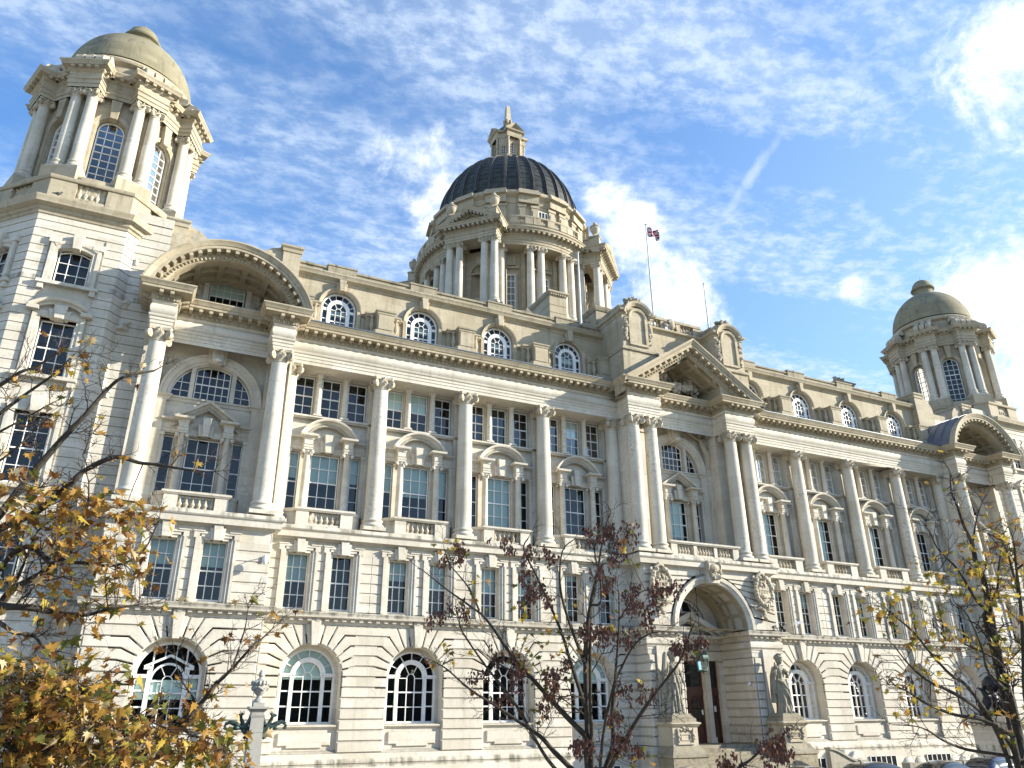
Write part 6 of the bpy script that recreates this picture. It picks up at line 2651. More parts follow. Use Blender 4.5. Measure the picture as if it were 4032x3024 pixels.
LEFT = [([(-30.93, -26.58, -6.47), (-30.74, -26.62, -6.13), (-30.59, -26.67, -5.80), (-30.33, -26.81, -5.31), (-30.11, -26.96, -4.97), (-29.95, -26.97, -4.64), (-29.80, -27.18, -4.54), (-29.50, -27.10, -4.37)], 0.055, 0.012),
    ([(-30.98, -26.23, -6.43), (-30.71, -26.57, -6.28), (-30.38, -26.80, -6.11), (-30.09, -27.32, -5.90), (-29.95, -27.41, -5.74), (-29.69, -27.70, -5.65), (-29.46, -27.76, -5.70), (-29.29, -27.87, -5.73), (-29.01, -28.17, -5.83), (-28.82, -28.25, -5.85)], 0.05, 0.008),
    ([(-30.65, -26.68, -7.25), (-30.54, -26.54, -7.08), (-30.45, -26.61, -6.92), (-30.22, -26.87, -6.80), (-30.13, -26.71, -6.65), (-30.01, -26.89, -6.60), (-29.95, -26.78, -6.41), (-29.91, -26.92, -6.26), (-29.90, -27.00, -5.97)], 0.05, 0.014),
    ([(-30.77, -26.79, -7.04), (-30.46, -27.12, -7.15), (-30.20, -27.27, -7.17), (-29.90, -27.22, -7.21), (-29.67, -27.40, -7.23), (-29.48, -27.71, -7.20), (-29.21, -27.71, -7.14)], 0.045, 0.008),
    ([(-30.64, -27.09, -7.25), (-30.42, -27.17, -7.32), (-30.26, -27.37, -7.42), (-30.11, -27.27, -7.43), (-30.00, -27.39, -7.53), (-29.95, -27.36, -7.57), (-29.82, -27.47, -7.59)], 0.03, 0.006),
    ([(-31.22, -26.81, -4.86), (-31.02, -26.87, -4.74), (-30.85, -27.00, -4.61), (-30.69, -27.05, -4.52), (-30.48, -27.19, -4.36), (-30.28, -27.16, -4.31)], 0.03, 0.006),
    ([(-31.17, -26.37, -5.15), (-30.99, -26.65, -5.01), (-30.75, -26.67, -4.69), (-30.56, -26.88, -4.56), (-30.44, -26.97, -4.40), (-30.36, -26.90, -4.21)], 0.028, 0.006),
    ([(-31.13, -26.35, -5.30), (-30.97, -26.48, -5.17), (-30.81, -26.51, -5.03), (-30.57, -26.60, -4.83), (-30.47, -26.78, -4.82)], 0.02, 0.005),
    ([(-31.17, -26.30, -5.57), (-30.87, -26.65, -5.55), (-30.67, -26.61, -5.23), (-30.53, -26.69, -4.98)], 0.02, 0.005),
    ([(-30.10, -27.04, -6.70), (-29.87, -26.90, -6.64), (-29.50, -27.12, -6.68), (-29.26, -27.19, -6.52), (-29.16, -27.49, -6.21)], 0.025, 0.006),
    ([(-30.42, -26.88, -6.95), (-30.36, -26.88, -6.60), (-30.35, -26.64, -6.30), (-30.15, -26.88, -6.13)], 0.02, 0.006),
    ]
LOW = [([(-29.51, -26.79, -8.90), (-29.07, -26.96, -8.66), (-28.83, -27.08, -8.43), (-28.65, -27.31, -8.26), (-28.47, -27.38, -8.07), (-28.34, -27.38, -7.87), (-28.20, -27.34, -7.72), (-28.07, -27.58, -7.53), (-27.93, -27.42, -7.40), (-27.81, -27.41, -7.27)], 0.045, 0.006),
    ([(-28.33, -27.34, -7.87), (-28.23, -27.61, -7.72), (-28.15, -27.42, -7.45), (-28.15, -27.65, -7.30), (-28.14, -27.60, -7.07)], 0.016, 0.004),
    ([(-28.64, -27.20, -8.26), (-28.45, -27.11, -8.37), (-28.24, -27.32, -8.41), (-27.95, -27.14, -8.64)], 0.014, 0.004),
    ([(-30.32, -27.47, -8.31), (-30.17, -27.55, -8.27), (-29.95, -27.59, -8.25), (-29.81, -27.66, -8.19), (-29.72, -27.69, -8.14), (-29.48, -27.82, -7.90)], 0.035, 0.008),
    ([(-30.27, -27.31, -8.61), (-29.91, -27.37, -8.54), (-29.62, -27.77, -8.37), (-29.37, -27.91, -8.26), (-29.04, -27.79, -8.16)], 0.03, 0.008),
    ([(-29.69, -27.40, -8.85), (-29.43, -27.57, -8.58), (-29.16, -27.72, -8.38), (-28.90, -27.70, -8.23)], 0.03, 0.008),
    ([(-30.19, -27.35, -8.27), (-30.08, -27.49, -8.06), (-29.87, -27.54, -7.94), (-29.70, -27.66, -7.82)], 0.02, 0.006),
    ([(-28.46, -27.17, -8.07), (-28.64, -27.35, -7.88), (-28.71, -27.16, -7.74), (-28.82, -27.09, -7.41)], 0.012, 0.003),
    ]
MID = [([(-22.00, -24.32, -9.41), (-21.96, -24.28, -9.00), (-22.00, -24.40, -8.40), (-22.14, -24.57, -7.92), (-22.19, -24.65, -7.44), (-22.31, -24.93, -6.97), (-22.27, -25.02, -6.48), (-22.25, -25.25, -6.00), (-22.14, -25.22, -5.60), (-22.17, -25.49, -5.17)], 0.083, 0.013),
    ([(-21.80, -24.20, -9.43), (-21.70, -24.34, -9.01), (-21.70, -24.61, -8.63), (-21.81, -24.80, -8.16), (-21.95, -25.15, -7.70), (-22.02, -25.38, -7.24), (-22.07, -25.56, -6.77), (-22.21, -25.81, -6.38)], 0.049, 0.009),
    ([(-21.84, -24.42, -9.28), (-21.76, -24.73, -8.85), (-21.65, -25.21, -8.32), (-21.51, -25.48, -7.98), (-21.32, -25.63, -7.71), (-21.21, -25.93, -7.41), (-21.26, -26.29, -7.05), (-21.30, -26.48, -6.90)], 0.044, 0.009),
    ([(-21.94, -24.23, -9.29), (-22.57, -24.19, -8.76), (-22.80, -24.10, -8.51), (-23.11, -23.86, -8.27), (-23.45, -23.73, -8.04), (-23.91, -23.72, -7.79), (-24.26, -23.53, -7.47), (-24.50, -23.43, -7.33)], 0.049, 0.009),
    ([(-22.16, -24.51, -8.51), (-22.53, -24.41, -8.15), (-23.02, -24.28, -7.63), (-23.46, -24.29, -7.20), (-23.82, -24.16, -6.69), (-24.11, -24.13, -6.49), (-24.46, -23.93, -6.21), (-24.82, -23.72, -5.89)], 0.049, 0.009),
    ([(-22.15, -24.56, -8.15), (-22.52, -24.76, -7.45), (-22.70, -24.70, -6.84), (-23.15, -24.84, -6.12), (-23.45, -24.88, -5.63), (-23.45, -25.05, -5.46)], 0.039, 0.009),
    ([(-22.27, -24.26, -9.27), (-22.77, -24.28, -8.84), (-23.31, -24.26, -8.04), (-23.88, -24.30, -7.45), (-24.27, -24.23, -6.93), (-24.37, -24.30, -6.72)], 0.039, 0.009),
    ([(-23.91, -24.08, -6.55), (-24.18, -24.18, -6.17), (-24.46, -24.05, -5.81), (-24.57, -24.03, -5.53)], 0.019, 0.006),
    ([(-22.27, -25.02, -6.48), (-22.21, -25.25, -6.46), (-22.26, -25.34, -6.02), (-22.42, -25.47, -5.67), (-22.46, -25.71, -5.33), (-22.45, -25.80, -5.07)], 0.024, 0.006),
    ([(-21.90, -25.07, -7.70), (-21.84, -25.54, -7.20), (-21.68, -25.79, -7.00), (-21.58, -26.03, -6.98)], 0.022, 0.006),
    ([(-22.22, -24.70, -7.44), (-22.61, -24.80, -6.65), (-22.84, -25.00, -6.16), (-22.84, -25.12, -5.64), (-22.67, -25.23, -5.45)], 0.03, 0.008),
    ([(-22.10, -25.60, -6.78), (-22.05, -26.01, -6.47), (-21.82, -26.08, -6.35), (-21.73, -26.17, -6.54)], 0.016, 0.005),
    ([(-20.56, -25.86, -9.35), (-20.48, -26.21, -8.95), (-20.36, -26.30, -8.86), (-20.24, -26.42, -8.73), (-20.17, -26.61, -8.58), (-20.10, -26.71, -8.50)], 0.03, 0.009),
    ([(-23.10, -24.42, -7.64), (-23.55, -24.32, -7.46), (-24.00, -24.21, -7.17)], 0.014, 0.005),
    ]
RIGHT = [([(-18.75, -29.50, -9.14), (-18.89, -29.62, -8.81), (-18.79, -29.61, -8.47), (-18.86, -29.67, -8.14), (-19.02, -29.77, -7.93), (-18.97, -29.72, -7.65), (-19.06, -29.79, -7.37), (-19.19, -29.90, -6.96), (-19.26, -29.96, -6.52), (-19.25, -29.91, -6.34), (-19.30, -29.95, -6.10), (-19.39, -29.95, -5.84), (-19.45, -29.97, -5.64), (-19.40, -29.90, -5.38), (-19.41, -29.95, -5.15)], 0.081, 0.009),
    ([(-18.94, -29.62, -8.71), (-19.07, -29.69, -8.57), (-19.44, -29.79, -8.33), (-19.48, -29.70, -8.20), (-19.98, -29.86, -8.04), (-20.21, -29.76, -7.90), (-20.49, -29.76, -7.81), (-20.73, -29.75, -7.64), (-21.02, -29.84, -7.46)], 0.043, 0.007),
    ([(-19.53, -29.77, -8.17), (-19.95, -29.88, -7.87), (-20.27, -29.93, -7.75), (-20.41, -29.84, -7.52), (-20.78, -29.95, -7.30), (-20.96, -29.87, -7.10), (-21.18, -29.91, -7.00)], 0.025, 0.007),
    ([(-18.99, -29.72, -8.73), (-19.23, -29.63, -8.66), (-19.75, -29.55, -8.59), (-20.20, -29.60, -8.48), (-20.36, -29.56, -8.38), (-20.64, -29.60, -8.32), (-21.02, -29.60, -8.30)], 0.025, 0.005),
    ([(-19.26, -29.85, -8.44), (-19.57, -29.74, -8.26), (-19.97, -29.66, -8.20), (-20.29, -29.54, -8.07), (-20.57, -29.54, -7.94), (-20.87, -29.61, -7.87), (-21.08, -29.71, -7.79)], 0.03, 0.005),
    ([(-18.94, -29.69, -7.63), (-19.29, -29.89, -7.55), (-19.55, -29.86, -7.45), (-19.71, -29.77, -7.35), (-20.07, -29.77, -7.10), (-20.30, -29.87, -7.10)], 0.017, 0.005),
    ([(-19.05, -29.80, -6.94), (-19.18, -29.75, -6.82), (-19.62, -29.88, -6.45), (-19.90, -29.87, -6.21), (-20.11, -29.95, -6.00), (-20.28, -29.95, -5.84)], 0.025, 0.005),
    ([(-19.03, -29.78, -6.04), (-19.14, -30.00, -5.74), (-18.93, -30.02, -5.48), (-18.88, -30.05, -5.41)], 0.014, 0.005),
    ([(-19.28, -30.15, -8.28), (-19.43, -30.24, -7.98), (-19.28, -30.27, -7.45), (-19.47, -30.49, -6.93), (-19.53, -30.58, -6.56), (-19.57, -30.66, -6.23), (-19.42, -30.56, -6.03)], 0.038, 0.007),
    ([(-19.26, -30.36, -6.90), (-19.47, -30.49, -6.37), (-19.48, -30.45, -6.17), (-19.66, -30.42, -6.09)], 0.017, 0.005),
    ([(-19.21, -29.82, -7.00), (-19.09, -29.98, -6.73), (-19.08, -30.09, -6.41), (-18.91, -30.17, -5.96)], 0.025, 0.006),
    ([(-18.91, -29.70, -7.93), (-19.31, -29.83, -7.80), (-19.34, -29.77, -7.64), (-19.51, -29.89, -7.43), (-19.60, -29.86, -7.03), (-19.85, -29.89, -6.88)], 0.025, 0.006),
    ([(-19.54, -30.59, -6.56), (-19.33, -30.70, -6.39), (-19.25, -30.84, -6.12)], 0.017, 0.005),
    ]
LOW_CLUMPS = [(-29.63, -28.25, -8.06, 9), (-29.50, -28.17, -8.52, 9), (-29.48, -28.34, -8.27, 9), (-29.70, -27.69, -8.36, 9), (-29.51, -27.52, -8.57, 9), (-29.84, -27.30, -8.34, 9), (-29.92, -28.01, -7.91, 9), (-30.19, -27.55, -8.06, 9), (-30.27, -26.99, -8.10, 9), (-30.03, -27.98, -8.25, 9), (-29.41, -28.06, -8.52, 9), (-30.30, -27.57, -7.78, 9), (-30.29, -27.63, -7.78, 9), (-29.67, -28.17, -8.29, 9), (-29.54, -27.82, -7.86, 9), (-29.48, -28.21, -8.26, 9), (-29.24, -28.08, -8.57, 9), (-29.74, -27.52, -8.33, 9), (-29.73, -27.45, -8.51, 9), (-29.69, -27.19, -8.07, 9), (-29.72, -27.91, -7.91, 9), (-29.16, -27.85, -8.46, 9), (-29.35, -27.72, -7.93, 9), (-29.76, -27.26, -7.91, 9), (-29.76, -27.32, -8.05, 9), (-29.71, -28.05, -8.32, 9), (-30.06, -27.75, -8.59, 9), (-30.19, -27.75, -7.90, 9), (-29.36, -27.87, -8.59, 9), (-30.01, -27.99, -8.22, 9), (-30.14, -27.25, -8.22, 9), (-30.19, -27.27, -8.12, 9), (-29.25, -27.36, -8.44, 9), (-30.13, -27.90, -8.19, 9), (-30.27, -27.65, -7.87, 9), (-29.51, -28.26, -8.07, 9), (-29.53, -27.57, -8.59, 9), (-29.52, -27.76, -8.19, 9), (-29.39, -28.10, -8.21, 9), (-29.25, -28.33, -8.36, 9), (-29.33, -27.94, -8.13, 9), (-29.48, -27.43, -8.05, 9), (-29.90, -27.20, -8.48, 9), (-29.35, -28.30, -8.50, 9), (-29.44, -27.58, -8.28, 9), (-29.94, -27.95, -8.26, 9), (-30.18, -27.60, -8.03, 9), (-28.95, -27.47, -8.26, 9), (-30.09, -27.93, -8.03, 9), (-30.06, -26.77, -8.60, 9), (-29.71, -27.66, -8.39, 9), (-29.58, -27.68, -8.05, 9), (-29.97, -27.68, -7.94, 9), (-30.03, -27.06, -8.11, 9), (-30.32, -27.25, -7.79, 9), (-30.25, -27.15, -7.93, 9), (-29.48, -28.48, -7.93, 9), (-29.94, -27.34, -7.98, 9), (-29.87, -27.63, -7.93, 9), (-29.64, -27.42, -8.02, 9), (-29.75, -28.10, -7.91, 9), (-29.62, -27.63, -8.27, 9), (-29.71, -27.98, -7.88, 9), (-29.59, -27.67, -7.87, 9), (-29.45, -27.98, -8.02, 9), (-29.41, -27.28, -8.43, 9), (-29.54, -28.45, -8.03, 9), (-29.53, -27.38, -8.14, 9), (-29.76, -27.53, -8.48, 9), (-30.05, -27.73, -8.36, 9), (-30.10, -27.91, -8.53, 9), (-30.05, -28.18, -7.87, 9), (-29.41, -27.44, -8.07, 9), (-29.65, -27.69, -7.82, 9), (-29.79, -28.00, -7.96, 9), (-29.80, -27.69, -7.87, 9), (-29.10, -28.58, -8.23, 9), (-29.56, -27.42, -8.52, 9), (-29.01, -28.22, -8.40, 9), (-30.08, -27.35, -8.12, 9), (-29.99, -27.36, -8.01, 9), (-29.77, -27.59, -8.26, 9), (-29.96, -27.27, -8.43, 9), (-30.14, -28.02, -7.84, 9), (-29.45, -28.02, -8.53, 9), (-29.93, -27.63, -8.34, 9), (-28.97, -27.99, -8.37, 9), (-30.10, -27.52, -8.45, 9), (-29.63, -27.14, -8.30, 9), (-29.45, -27.09, -8.58, 9), (-30.20, -27.08, -8.03, 9), (-29.16, -28.17, -8.59, 9), (-29.47, -27.60, -8.57, 9), (-29.28, -28.12, -8.59, 9), (-30.11, -27.27, -8.50, 9), (-29.90, -27.75, -8.47, 9), (-30.05, -28.20, -7.99, 9), (-29.66, -27.68, -8.43, 9), (-30.08, -27.61, -7.84, 9), (-29.95, -27.50, -8.32, 9), (-29.42, -27.35, -8.50, 9), (-29.66, -27.67, -8.59, 9), (-29.84, -28.05, -8.15, 9), (-29.11, -28.44, -8.29, 9), (-29.93, -27.02, -8.28, 9), (-29.59, -27.44, -7.99, 9), (-29.85, -28.16, -7.93, 9), (-29.33, -27.87, -8.57, 9), (-29.44, -27.43, -8.00, 9), (-30.31, -27.24, -7.70, 9), (-29.33, -27.90, -8.04, 9), (-29.28, -27.30, -8.38, 9), (-30.15, -27.47, -8.24, 9), (-29.30, -27.93, -8.53, 9), (-29.48, -28.23, -8.51, 9), (-29.69, -27.47, -7.97, 9), (-29.49, -28.21, -8.39, 9), (-29.02, -27.69, -8.48, 9), (-29.98, -27.75, -7.95, 9), (-30.07, -27.46, -8.58, 9), (-29.34, -27.59, -8.45, 9), (-29.71, -27.23, -8.06, 9), (-30.17, -28.18, -7.99, 9), (-30.04, -27.89, -8.24, 9), (-29.45, -28.17, -8.06, 9), (-29.07, -27.82, -8.20, 9), (-30.05, -26.97, -8.41, 9), (-30.00, -27.41, -8.14, 9), (-29.58, -27.50, -8.41, 9), (-29.82, -27.26, -8.34, 9), (-29.62, -27.56, -8.26, 9), (-29.67, -27.34, -8.44, 9), (-30.16, -27.41, -8.15, 9), (-29.61, -27.75, -7.84, 9), (-29.32, -27.36, -8.21, 9), (-29.80, -28.10, -8.34, 9), (-28.93, -27.69, -8.36, 9), (-29.67, -27.41, -8.19, 9), 
    (-28.85, -27.44, -8.55, 8), (-28.92, -26.76, -8.44, 8), (-28.89, -26.70, -8.55, 8), (-28.21, -27.15, -8.50, 8), (-28.72, -27.20, -8.58, 8), (-28.15, -27.34, -8.62, 8), (-29.25, -26.55, -8.58, 8), (-28.99, -27.31, -8.42, 8), (-29.30, -27.23, -8.53, 8), (-29.24, -27.29, -8.61, 8), (-28.30, -27.61, -8.58, 8), (-28.87, -27.01, -8.31, 8), (-28.69, -27.32, -8.45, 8), (-28.41, -27.68, -8.33, 8), (-28.37, -26.97, -8.34, 8), (-29.20, -26.90, -8.44, 8), (-28.61, -27.57, -8.57, 8), (-28.89, -27.22, -8.58, 8), (-28.75, -27.51, -8.37, 8), (-28.69, -26.72, -8.64, 8), (-28.51, -27.30, -8.33, 8), (-29.14, -27.33, -8.57, 8), (-29.07, -26.75, -8.28, 8), (-28.48, -27.83, -8.29, 8), (-28.34, -27.28, -8.53, 8), (-28.72, -27.46, -8.40, 8), (-28.49, -27.43, -8.28, 8), (-29.02, -26.73, -8.39, 8), (-28.55, -27.13, -8.51, 8), (-28.11, -27.44, -8.56, 8), (-28.16, -27.62, -8.64, 8), (-29.18, -27.51, -8.35, 8), (-28.20, -27.87, -8.52, 8), (-28.22, -27.39, -8.51, 8), (-28.74, -27.40, -8.65, 8), (-29.31, -27.18, -8.58, 8), (-28.60, -27.47, -8.33, 8), (-28.28, -27.66, -8.46, 8), (-28.12, -27.26, -8.57, 8), (-28.01, -27.41, -8.64, 8), (-29.13, -27.08, -8.47, 8), (-28.43, -27.82, -8.36, 8), (-28.32, -27.35, -8.53, 8), (-28.92, -27.13, -8.54, 8), (-28.68, -26.83, -8.31, 8), (-28.77, -27.49, -8.42, 8), (-28.75, -27.29, -8.42, 8), 
    (-28.38, -27.19, -8.04, 4), (-28.55, -27.14, -8.22, 4), (-28.56, -27.01, -8.07, 4), (-28.39, -27.12, -8.22, 4), (-28.58, -27.26, -7.98, 4), 
    (-29.95, -27.98, -7.83, 7), (-30.13, -27.65, -7.73, 7), (-29.97, -27.91, -7.89, 7), (-29.96, -28.01, -7.77, 7), (-30.29, -27.82, -7.70, 7), (-30.15, -27.71, -7.95, 7), (-30.22, -27.95, -7.64, 7), (-30.11, -27.94, -7.76, 7), (-30.06, -27.99, -7.74, 7), (-30.20, -27.71, -7.89, 7), 
    ]
LEFT_CLUMPS = [(-30.28, -26.90, -6.17, 7), (-29.84, -26.96, -5.95, 7), (-30.69, -27.51, -6.05, 7), (-30.24, -27.38, -6.10, 7), (-29.92, -27.43, -6.07, 7), (-29.49, -27.74, -6.12, 7), (-30.34, -27.39, -6.17, 7), (-30.05, -27.26, -6.55, 7), (-30.10, -27.24, -6.03, 7), (-30.68, -26.53, -6.30, 7), (-30.28, -27.72, -6.06, 7), (-29.93, -26.84, -6.14, 7), (-29.84, -27.27, -6.22, 7), (-30.51, -27.61, -6.00, 7), (-30.75, -26.32, -6.35, 7), (-30.05, -27.02, -6.35, 7), (-29.92, -26.90, -5.99, 7), (-30.33, -27.79, -6.00, 7), (-30.42, -27.40, -6.13, 7), (-30.33, -26.95, -6.27, 7), (-30.55, -27.14, -5.96, 7), (-30.64, -26.93, -6.44, 7), (-29.92, -27.03, -5.99, 7), (-30.51, -27.22, -6.51, 7), (-30.06, -27.08, -6.19, 7), (-29.95, -27.76, -6.45, 7), (-30.04, -27.17, -6.16, 7), (-30.50, -27.46, -6.43, 7), (-29.92, -27.07, -6.33, 7), (-29.95, -27.81, -6.46, 7), (-30.69, -27.13, -5.99, 7), (-30.44, -27.29, -6.24, 7), (-30.58, -27.63, -6.14, 7), (-30.64, -27.09, -6.48, 7), 
    (-29.38, -27.46, -6.28, 6), (-29.37, -27.15, -6.89, 6), (-29.36, -27.58, -6.22, 6), (-29.47, -27.37, -6.22, 6), (-29.52, -27.90, -6.71, 6), (-29.43, -27.50, -6.97, 6), (-29.46, -26.99, -6.91, 6), (-29.71, -27.27, -6.21, 6), (-29.45, -27.55, -6.52, 6), (-29.49, -27.78, -6.68, 6), (-29.37, -28.09, -6.43, 6), (-29.56, -27.66, -6.69, 6), (-29.26, -27.54, -6.80, 6), (-29.48, -27.26, -6.15, 6), (-29.32, -27.57, -6.72, 6), (-29.38, -27.21, -6.93, 6), (-29.36, -27.40, -6.80, 6), (-29.26, -27.50, -6.80, 6), (-29.61, -27.45, -6.25, 6), (-29.34, -28.00, -6.55, 6), (-29.32, -27.39, -6.67, 6), (-29.28, -27.80, -6.88, 6), (-29.70, -27.84, -6.66, 6), (-29.75, -27.22, -6.60, 6), (-29.87, -27.34, -6.10, 6), (-29.89, -27.43, -6.41, 6), 
    (-30.31, -26.74, -7.08, 5), (-30.67, -26.70, -6.56, 5), (-30.25, -27.39, -6.80, 5), (-29.76, -27.70, -7.15, 5), (-29.89, -27.11, -6.82, 5), (-30.15, -26.84, -6.81, 5), (-30.10, -27.04, -7.06, 5), (-29.78, -27.91, -6.87, 5), (-30.03, -27.40, -7.07, 5), (-30.24, -27.63, -6.86, 5), (-30.15, -27.27, -7.02, 5), (-29.86, -27.16, -6.91, 5), (-29.91, -27.37, -7.00, 5), (-30.10, -26.83, -6.89, 5), (-30.07, -27.11, -6.58, 5), 
    (-29.66, -27.61, -7.37, 4), (-29.67, -27.57, -7.29, 4), (-29.59, -27.62, -7.24, 4), (-29.59, -27.60, -7.15, 4), 
    (-30.83, -27.00, -4.98, 2), (-30.89, -26.99, -4.91, 2), (-30.88, -26.86, -5.00, 2), 
    (-30.60, -26.84, -4.52, 2), (-30.67, -26.87, -4.52, 2), (-30.59, -26.97, -4.51, 2), 
    (-30.40, -26.95, -4.40, 3), (-30.33, -27.02, -4.34, 3), (-30.32, -26.97, -4.39, 3), 
    (-29.68, -27.16, -4.48, 2), (-29.79, -27.10, -4.46, 2), (-29.75, -27.12, -4.45, 2), 
    (-30.62, -26.85, -5.09, 2), (-30.61, -26.82, -5.09, 2), (-30.64, -26.83, -5.13, 2), 
    ]
MID_DRY = [(-23.53, -25.01, -6.07, 9), (-23.40, -24.91, -6.34, 9), (-23.42, -24.93, -5.67, 9), (-23.10, -25.11, -5.69, 9), (-23.76, -24.91, -5.62, 9), (-23.08, -24.67, -6.23, 9), 
    (-22.18, -25.58, -5.32, 9), (-22.08, -25.68, -5.74, 9), (-22.13, -25.61, -5.44, 9), (-21.85, -25.76, -5.38, 9), (-22.57, -25.59, -5.39, 9), (-22.38, -25.60, -6.04, 9), 
    (-21.74, -26.23, -6.33, 8), (-22.01, -25.89, -6.42, 8), (-22.52, -25.89, -6.28, 8), (-22.10, -26.08, -6.61, 8), 
    (-21.67, -25.86, -6.74, 8), (-21.51, -26.25, -6.33, 8), (-21.77, -25.94, -6.59, 8), 
    (-24.51, -23.93, -5.75, 7), (-24.35, -24.24, -5.64, 7), (-24.33, -24.15, -5.54, 7), 
    (-24.71, -24.24, -6.70, 7), (-24.42, -24.46, -6.63, 7), (-24.48, -24.06, -6.58, 7), 
    (-23.87, -23.99, -7.57, 7), (-23.62, -24.27, -7.29, 7), (-23.47, -23.97, -7.93, 7), 
    (-21.37, -26.25, -7.28, 9), (-21.47, -26.18, -7.16, 9), (-21.20, -26.37, -7.15, 9), 
    (-22.38, -25.36, -7.00, 9), (-23.33, -25.31, -6.40, 9), (-21.68, -24.91, -7.81, 9), (-22.20, -25.42, -7.01, 9), (-22.37, -24.99, -6.90, 9), (-22.61, -24.55, -7.43, 9), (-21.33, -25.07, -7.85, 9), (-21.77, -25.32, -7.03, 9), (-22.86, -24.72, -7.88, 9), 
    (-22.76, -24.32, -8.03, 8), (-23.43, -24.59, -7.66, 8), (-22.84, -24.76, -7.77, 8), (-23.40, -24.45, -7.53, 8), (-23.46, -24.47, -7.37, 8), (-22.93, -24.63, -7.63, 8), 
    (-21.54, -25.04, -8.69, 8), (-21.74, -24.87, -8.58, 8), (-21.78, -25.05, -8.63, 8), (-21.94, -25.12, -8.20, 8), 
    (-20.30, -26.65, -8.56, 10), (-20.04, -26.62, -8.70, 10), (-19.95, -26.60, -8.59, 10), (-19.98, -26.49, -8.78, 10), 
    (-20.66, -26.19, -8.88, 8), (-20.50, -26.30, -8.98, 8), (-20.55, -26.15, -8.95, 8), 
    (-22.24, -24.41, -8.66, 8), (-22.21, -24.46, -8.64, 8), (-22.31, -24.77, -8.68, 8), 
    ]
MID_CLUMPS = [(-23.24, -24.57, -7.25, 6), (-23.37, -24.56, -7.43, 6), (-23.11, -24.60, -7.10, 6), (-23.18, -24.69, -7.05, 6), 
    (-24.34, -23.73, -7.24, 5), (-24.27, -23.68, -7.21, 5), (-24.46, -23.54, -7.42, 5), 
    (-24.04, -24.34, -6.15, 4), (-24.08, -24.35, -6.15, 4), (-23.95, -24.18, -6.61, 4), 
    (-23.50, -24.80, -6.56, 4), (-23.20, -24.58, -6.66, 4), (-23.10, -24.77, -6.76, 4), 
    (-24.55, -24.20, -5.66, 4), (-24.43, -24.25, -5.66, 4), (-24.37, -24.31, -5.63, 4), 
    (-21.47, -25.11, -8.80, 4), (-21.94, -25.12, -8.36, 4), (-21.62, -24.96, -8.91, 4), (-21.44, -24.85, -8.95, 4), 
    (-22.55, -25.00, -7.28, 4), (-22.76, -25.11, -7.40, 4), (-22.67, -25.15, -7.45, 4), 
    (-22.71, -24.98, -7.03, 3), (-22.21, -25.50, -6.75, 3), (-21.93, -25.34, -6.77, 3), (-22.16, -25.43, -6.39, 3), 
    (-23.04, -24.43, -8.15, 4), (-22.84, -24.69, -7.79, 4), (-22.72, -24.54, -7.96, 4), 
    (-22.07, -25.98, -5.80, 3), (-22.14, -25.91, -5.71, 3), (-22.11, -25.87, -5.60, 3), 
    ]
RIGHT_CLUMPS = [(-21.09, -29.95, -7.08, 7), (-21.05, -29.95, -6.99, 7), (-21.18, -29.85, -6.94, 7), (-21.14, -29.78, -7.09, 7), 
    (-20.48, -29.91, -7.32, 6), (-21.04, -29.97, -7.11, 6), (-20.71, -29.89, -7.42, 6), 
    (-20.40, -29.93, -7.18, 6), (-20.23, -29.99, -7.35, 6), (-20.11, -29.93, -7.24, 6), (-20.22, -29.93, -7.35, 6), (-20.55, -29.94, -7.23, 6), 
    (-20.96, -29.76, -7.90, 5), (-21.02, -29.78, -7.78, 5), (-21.05, -29.69, -7.90, 5), 
    (-20.41, -29.87, -7.91, 7), (-20.70, -29.87, -7.95, 7), (-20.53, -29.91, -8.07, 7), 
    (-20.27, -29.84, -7.55, 4), (-20.38, -29.82, -7.38, 4), (-20.35, -29.90, -7.52, 4), 
    (-19.89, -29.75, -6.33, 6), (-19.83, -29.75, -6.62, 6), (-19.80, -29.72, -6.48, 6), (-19.96, -29.72, -6.51, 6), 
    (-19.62, -29.87, -6.51, 7), (-19.47, -29.69, -6.59, 7), (-19.53, -29.64, -6.73, 7), (-19.40, -29.85, -6.57, 7), 
    (-18.88, -29.99, -5.85, 7), (-18.93, -30.08, -5.90, 7), (-18.96, -29.94, -5.87, 7), 
    (-19.57, -30.48, -6.49, 7), (-19.70, -30.52, -6.23, 7), (-19.38, -30.22, -6.63, 7), (-19.58, -30.57, -6.36, 7), (-19.53, -30.55, -6.22, 7), (-19.38, -30.17, -6.74, 7), (-19.72, -30.51, -6.22, 7), (-19.23, -30.17, -6.68, 7), (-19.48, -30.37, -6.27, 7), (-19.58, -30.57, -6.47, 7), (-19.25, -30.39, -6.24, 7), (-19.13, -30.39, -6.70, 7), 
    (-19.67, -30.18, -6.94, 6), (-19.21, -29.87, -7.54, 6), (-19.15, -29.87, -7.56, 6), (-19.74, -30.30, -6.91, 6), (-19.13, -30.08, -7.41, 6), (-19.16, -30.33, -6.97, 6), (-19.37, -30.11, -7.32, 6), (-19.29, -29.99, -7.64, 6), (-19.07, -30.12, -7.19, 6), (-19.29, -30.04, -7.55, 6), 
    (-19.16, -29.98, -6.50, 6), (-19.46, -30.08, -6.47, 6), (-19.54, -29.95, -6.37, 6), (-19.21, -29.99, -6.64, 6), (-19.42, -30.04, -6.62, 6), 
    (-19.54, -30.05, -8.27, 6), (-19.30, -29.91, -8.29, 6), (-19.49, -30.10, -8.22, 6), 
    (-19.23, -29.82, -7.31, 5), (-19.31, -29.99, -7.15, 5), (-19.54, -29.84, -7.38, 5), (-19.39, -30.05, -7.07, 5), 
    (-19.39, -29.90, -5.37, 2), (-19.40, -29.89, -5.33, 2), (-19.33, -29.88, -5.37, 2), 
    ]
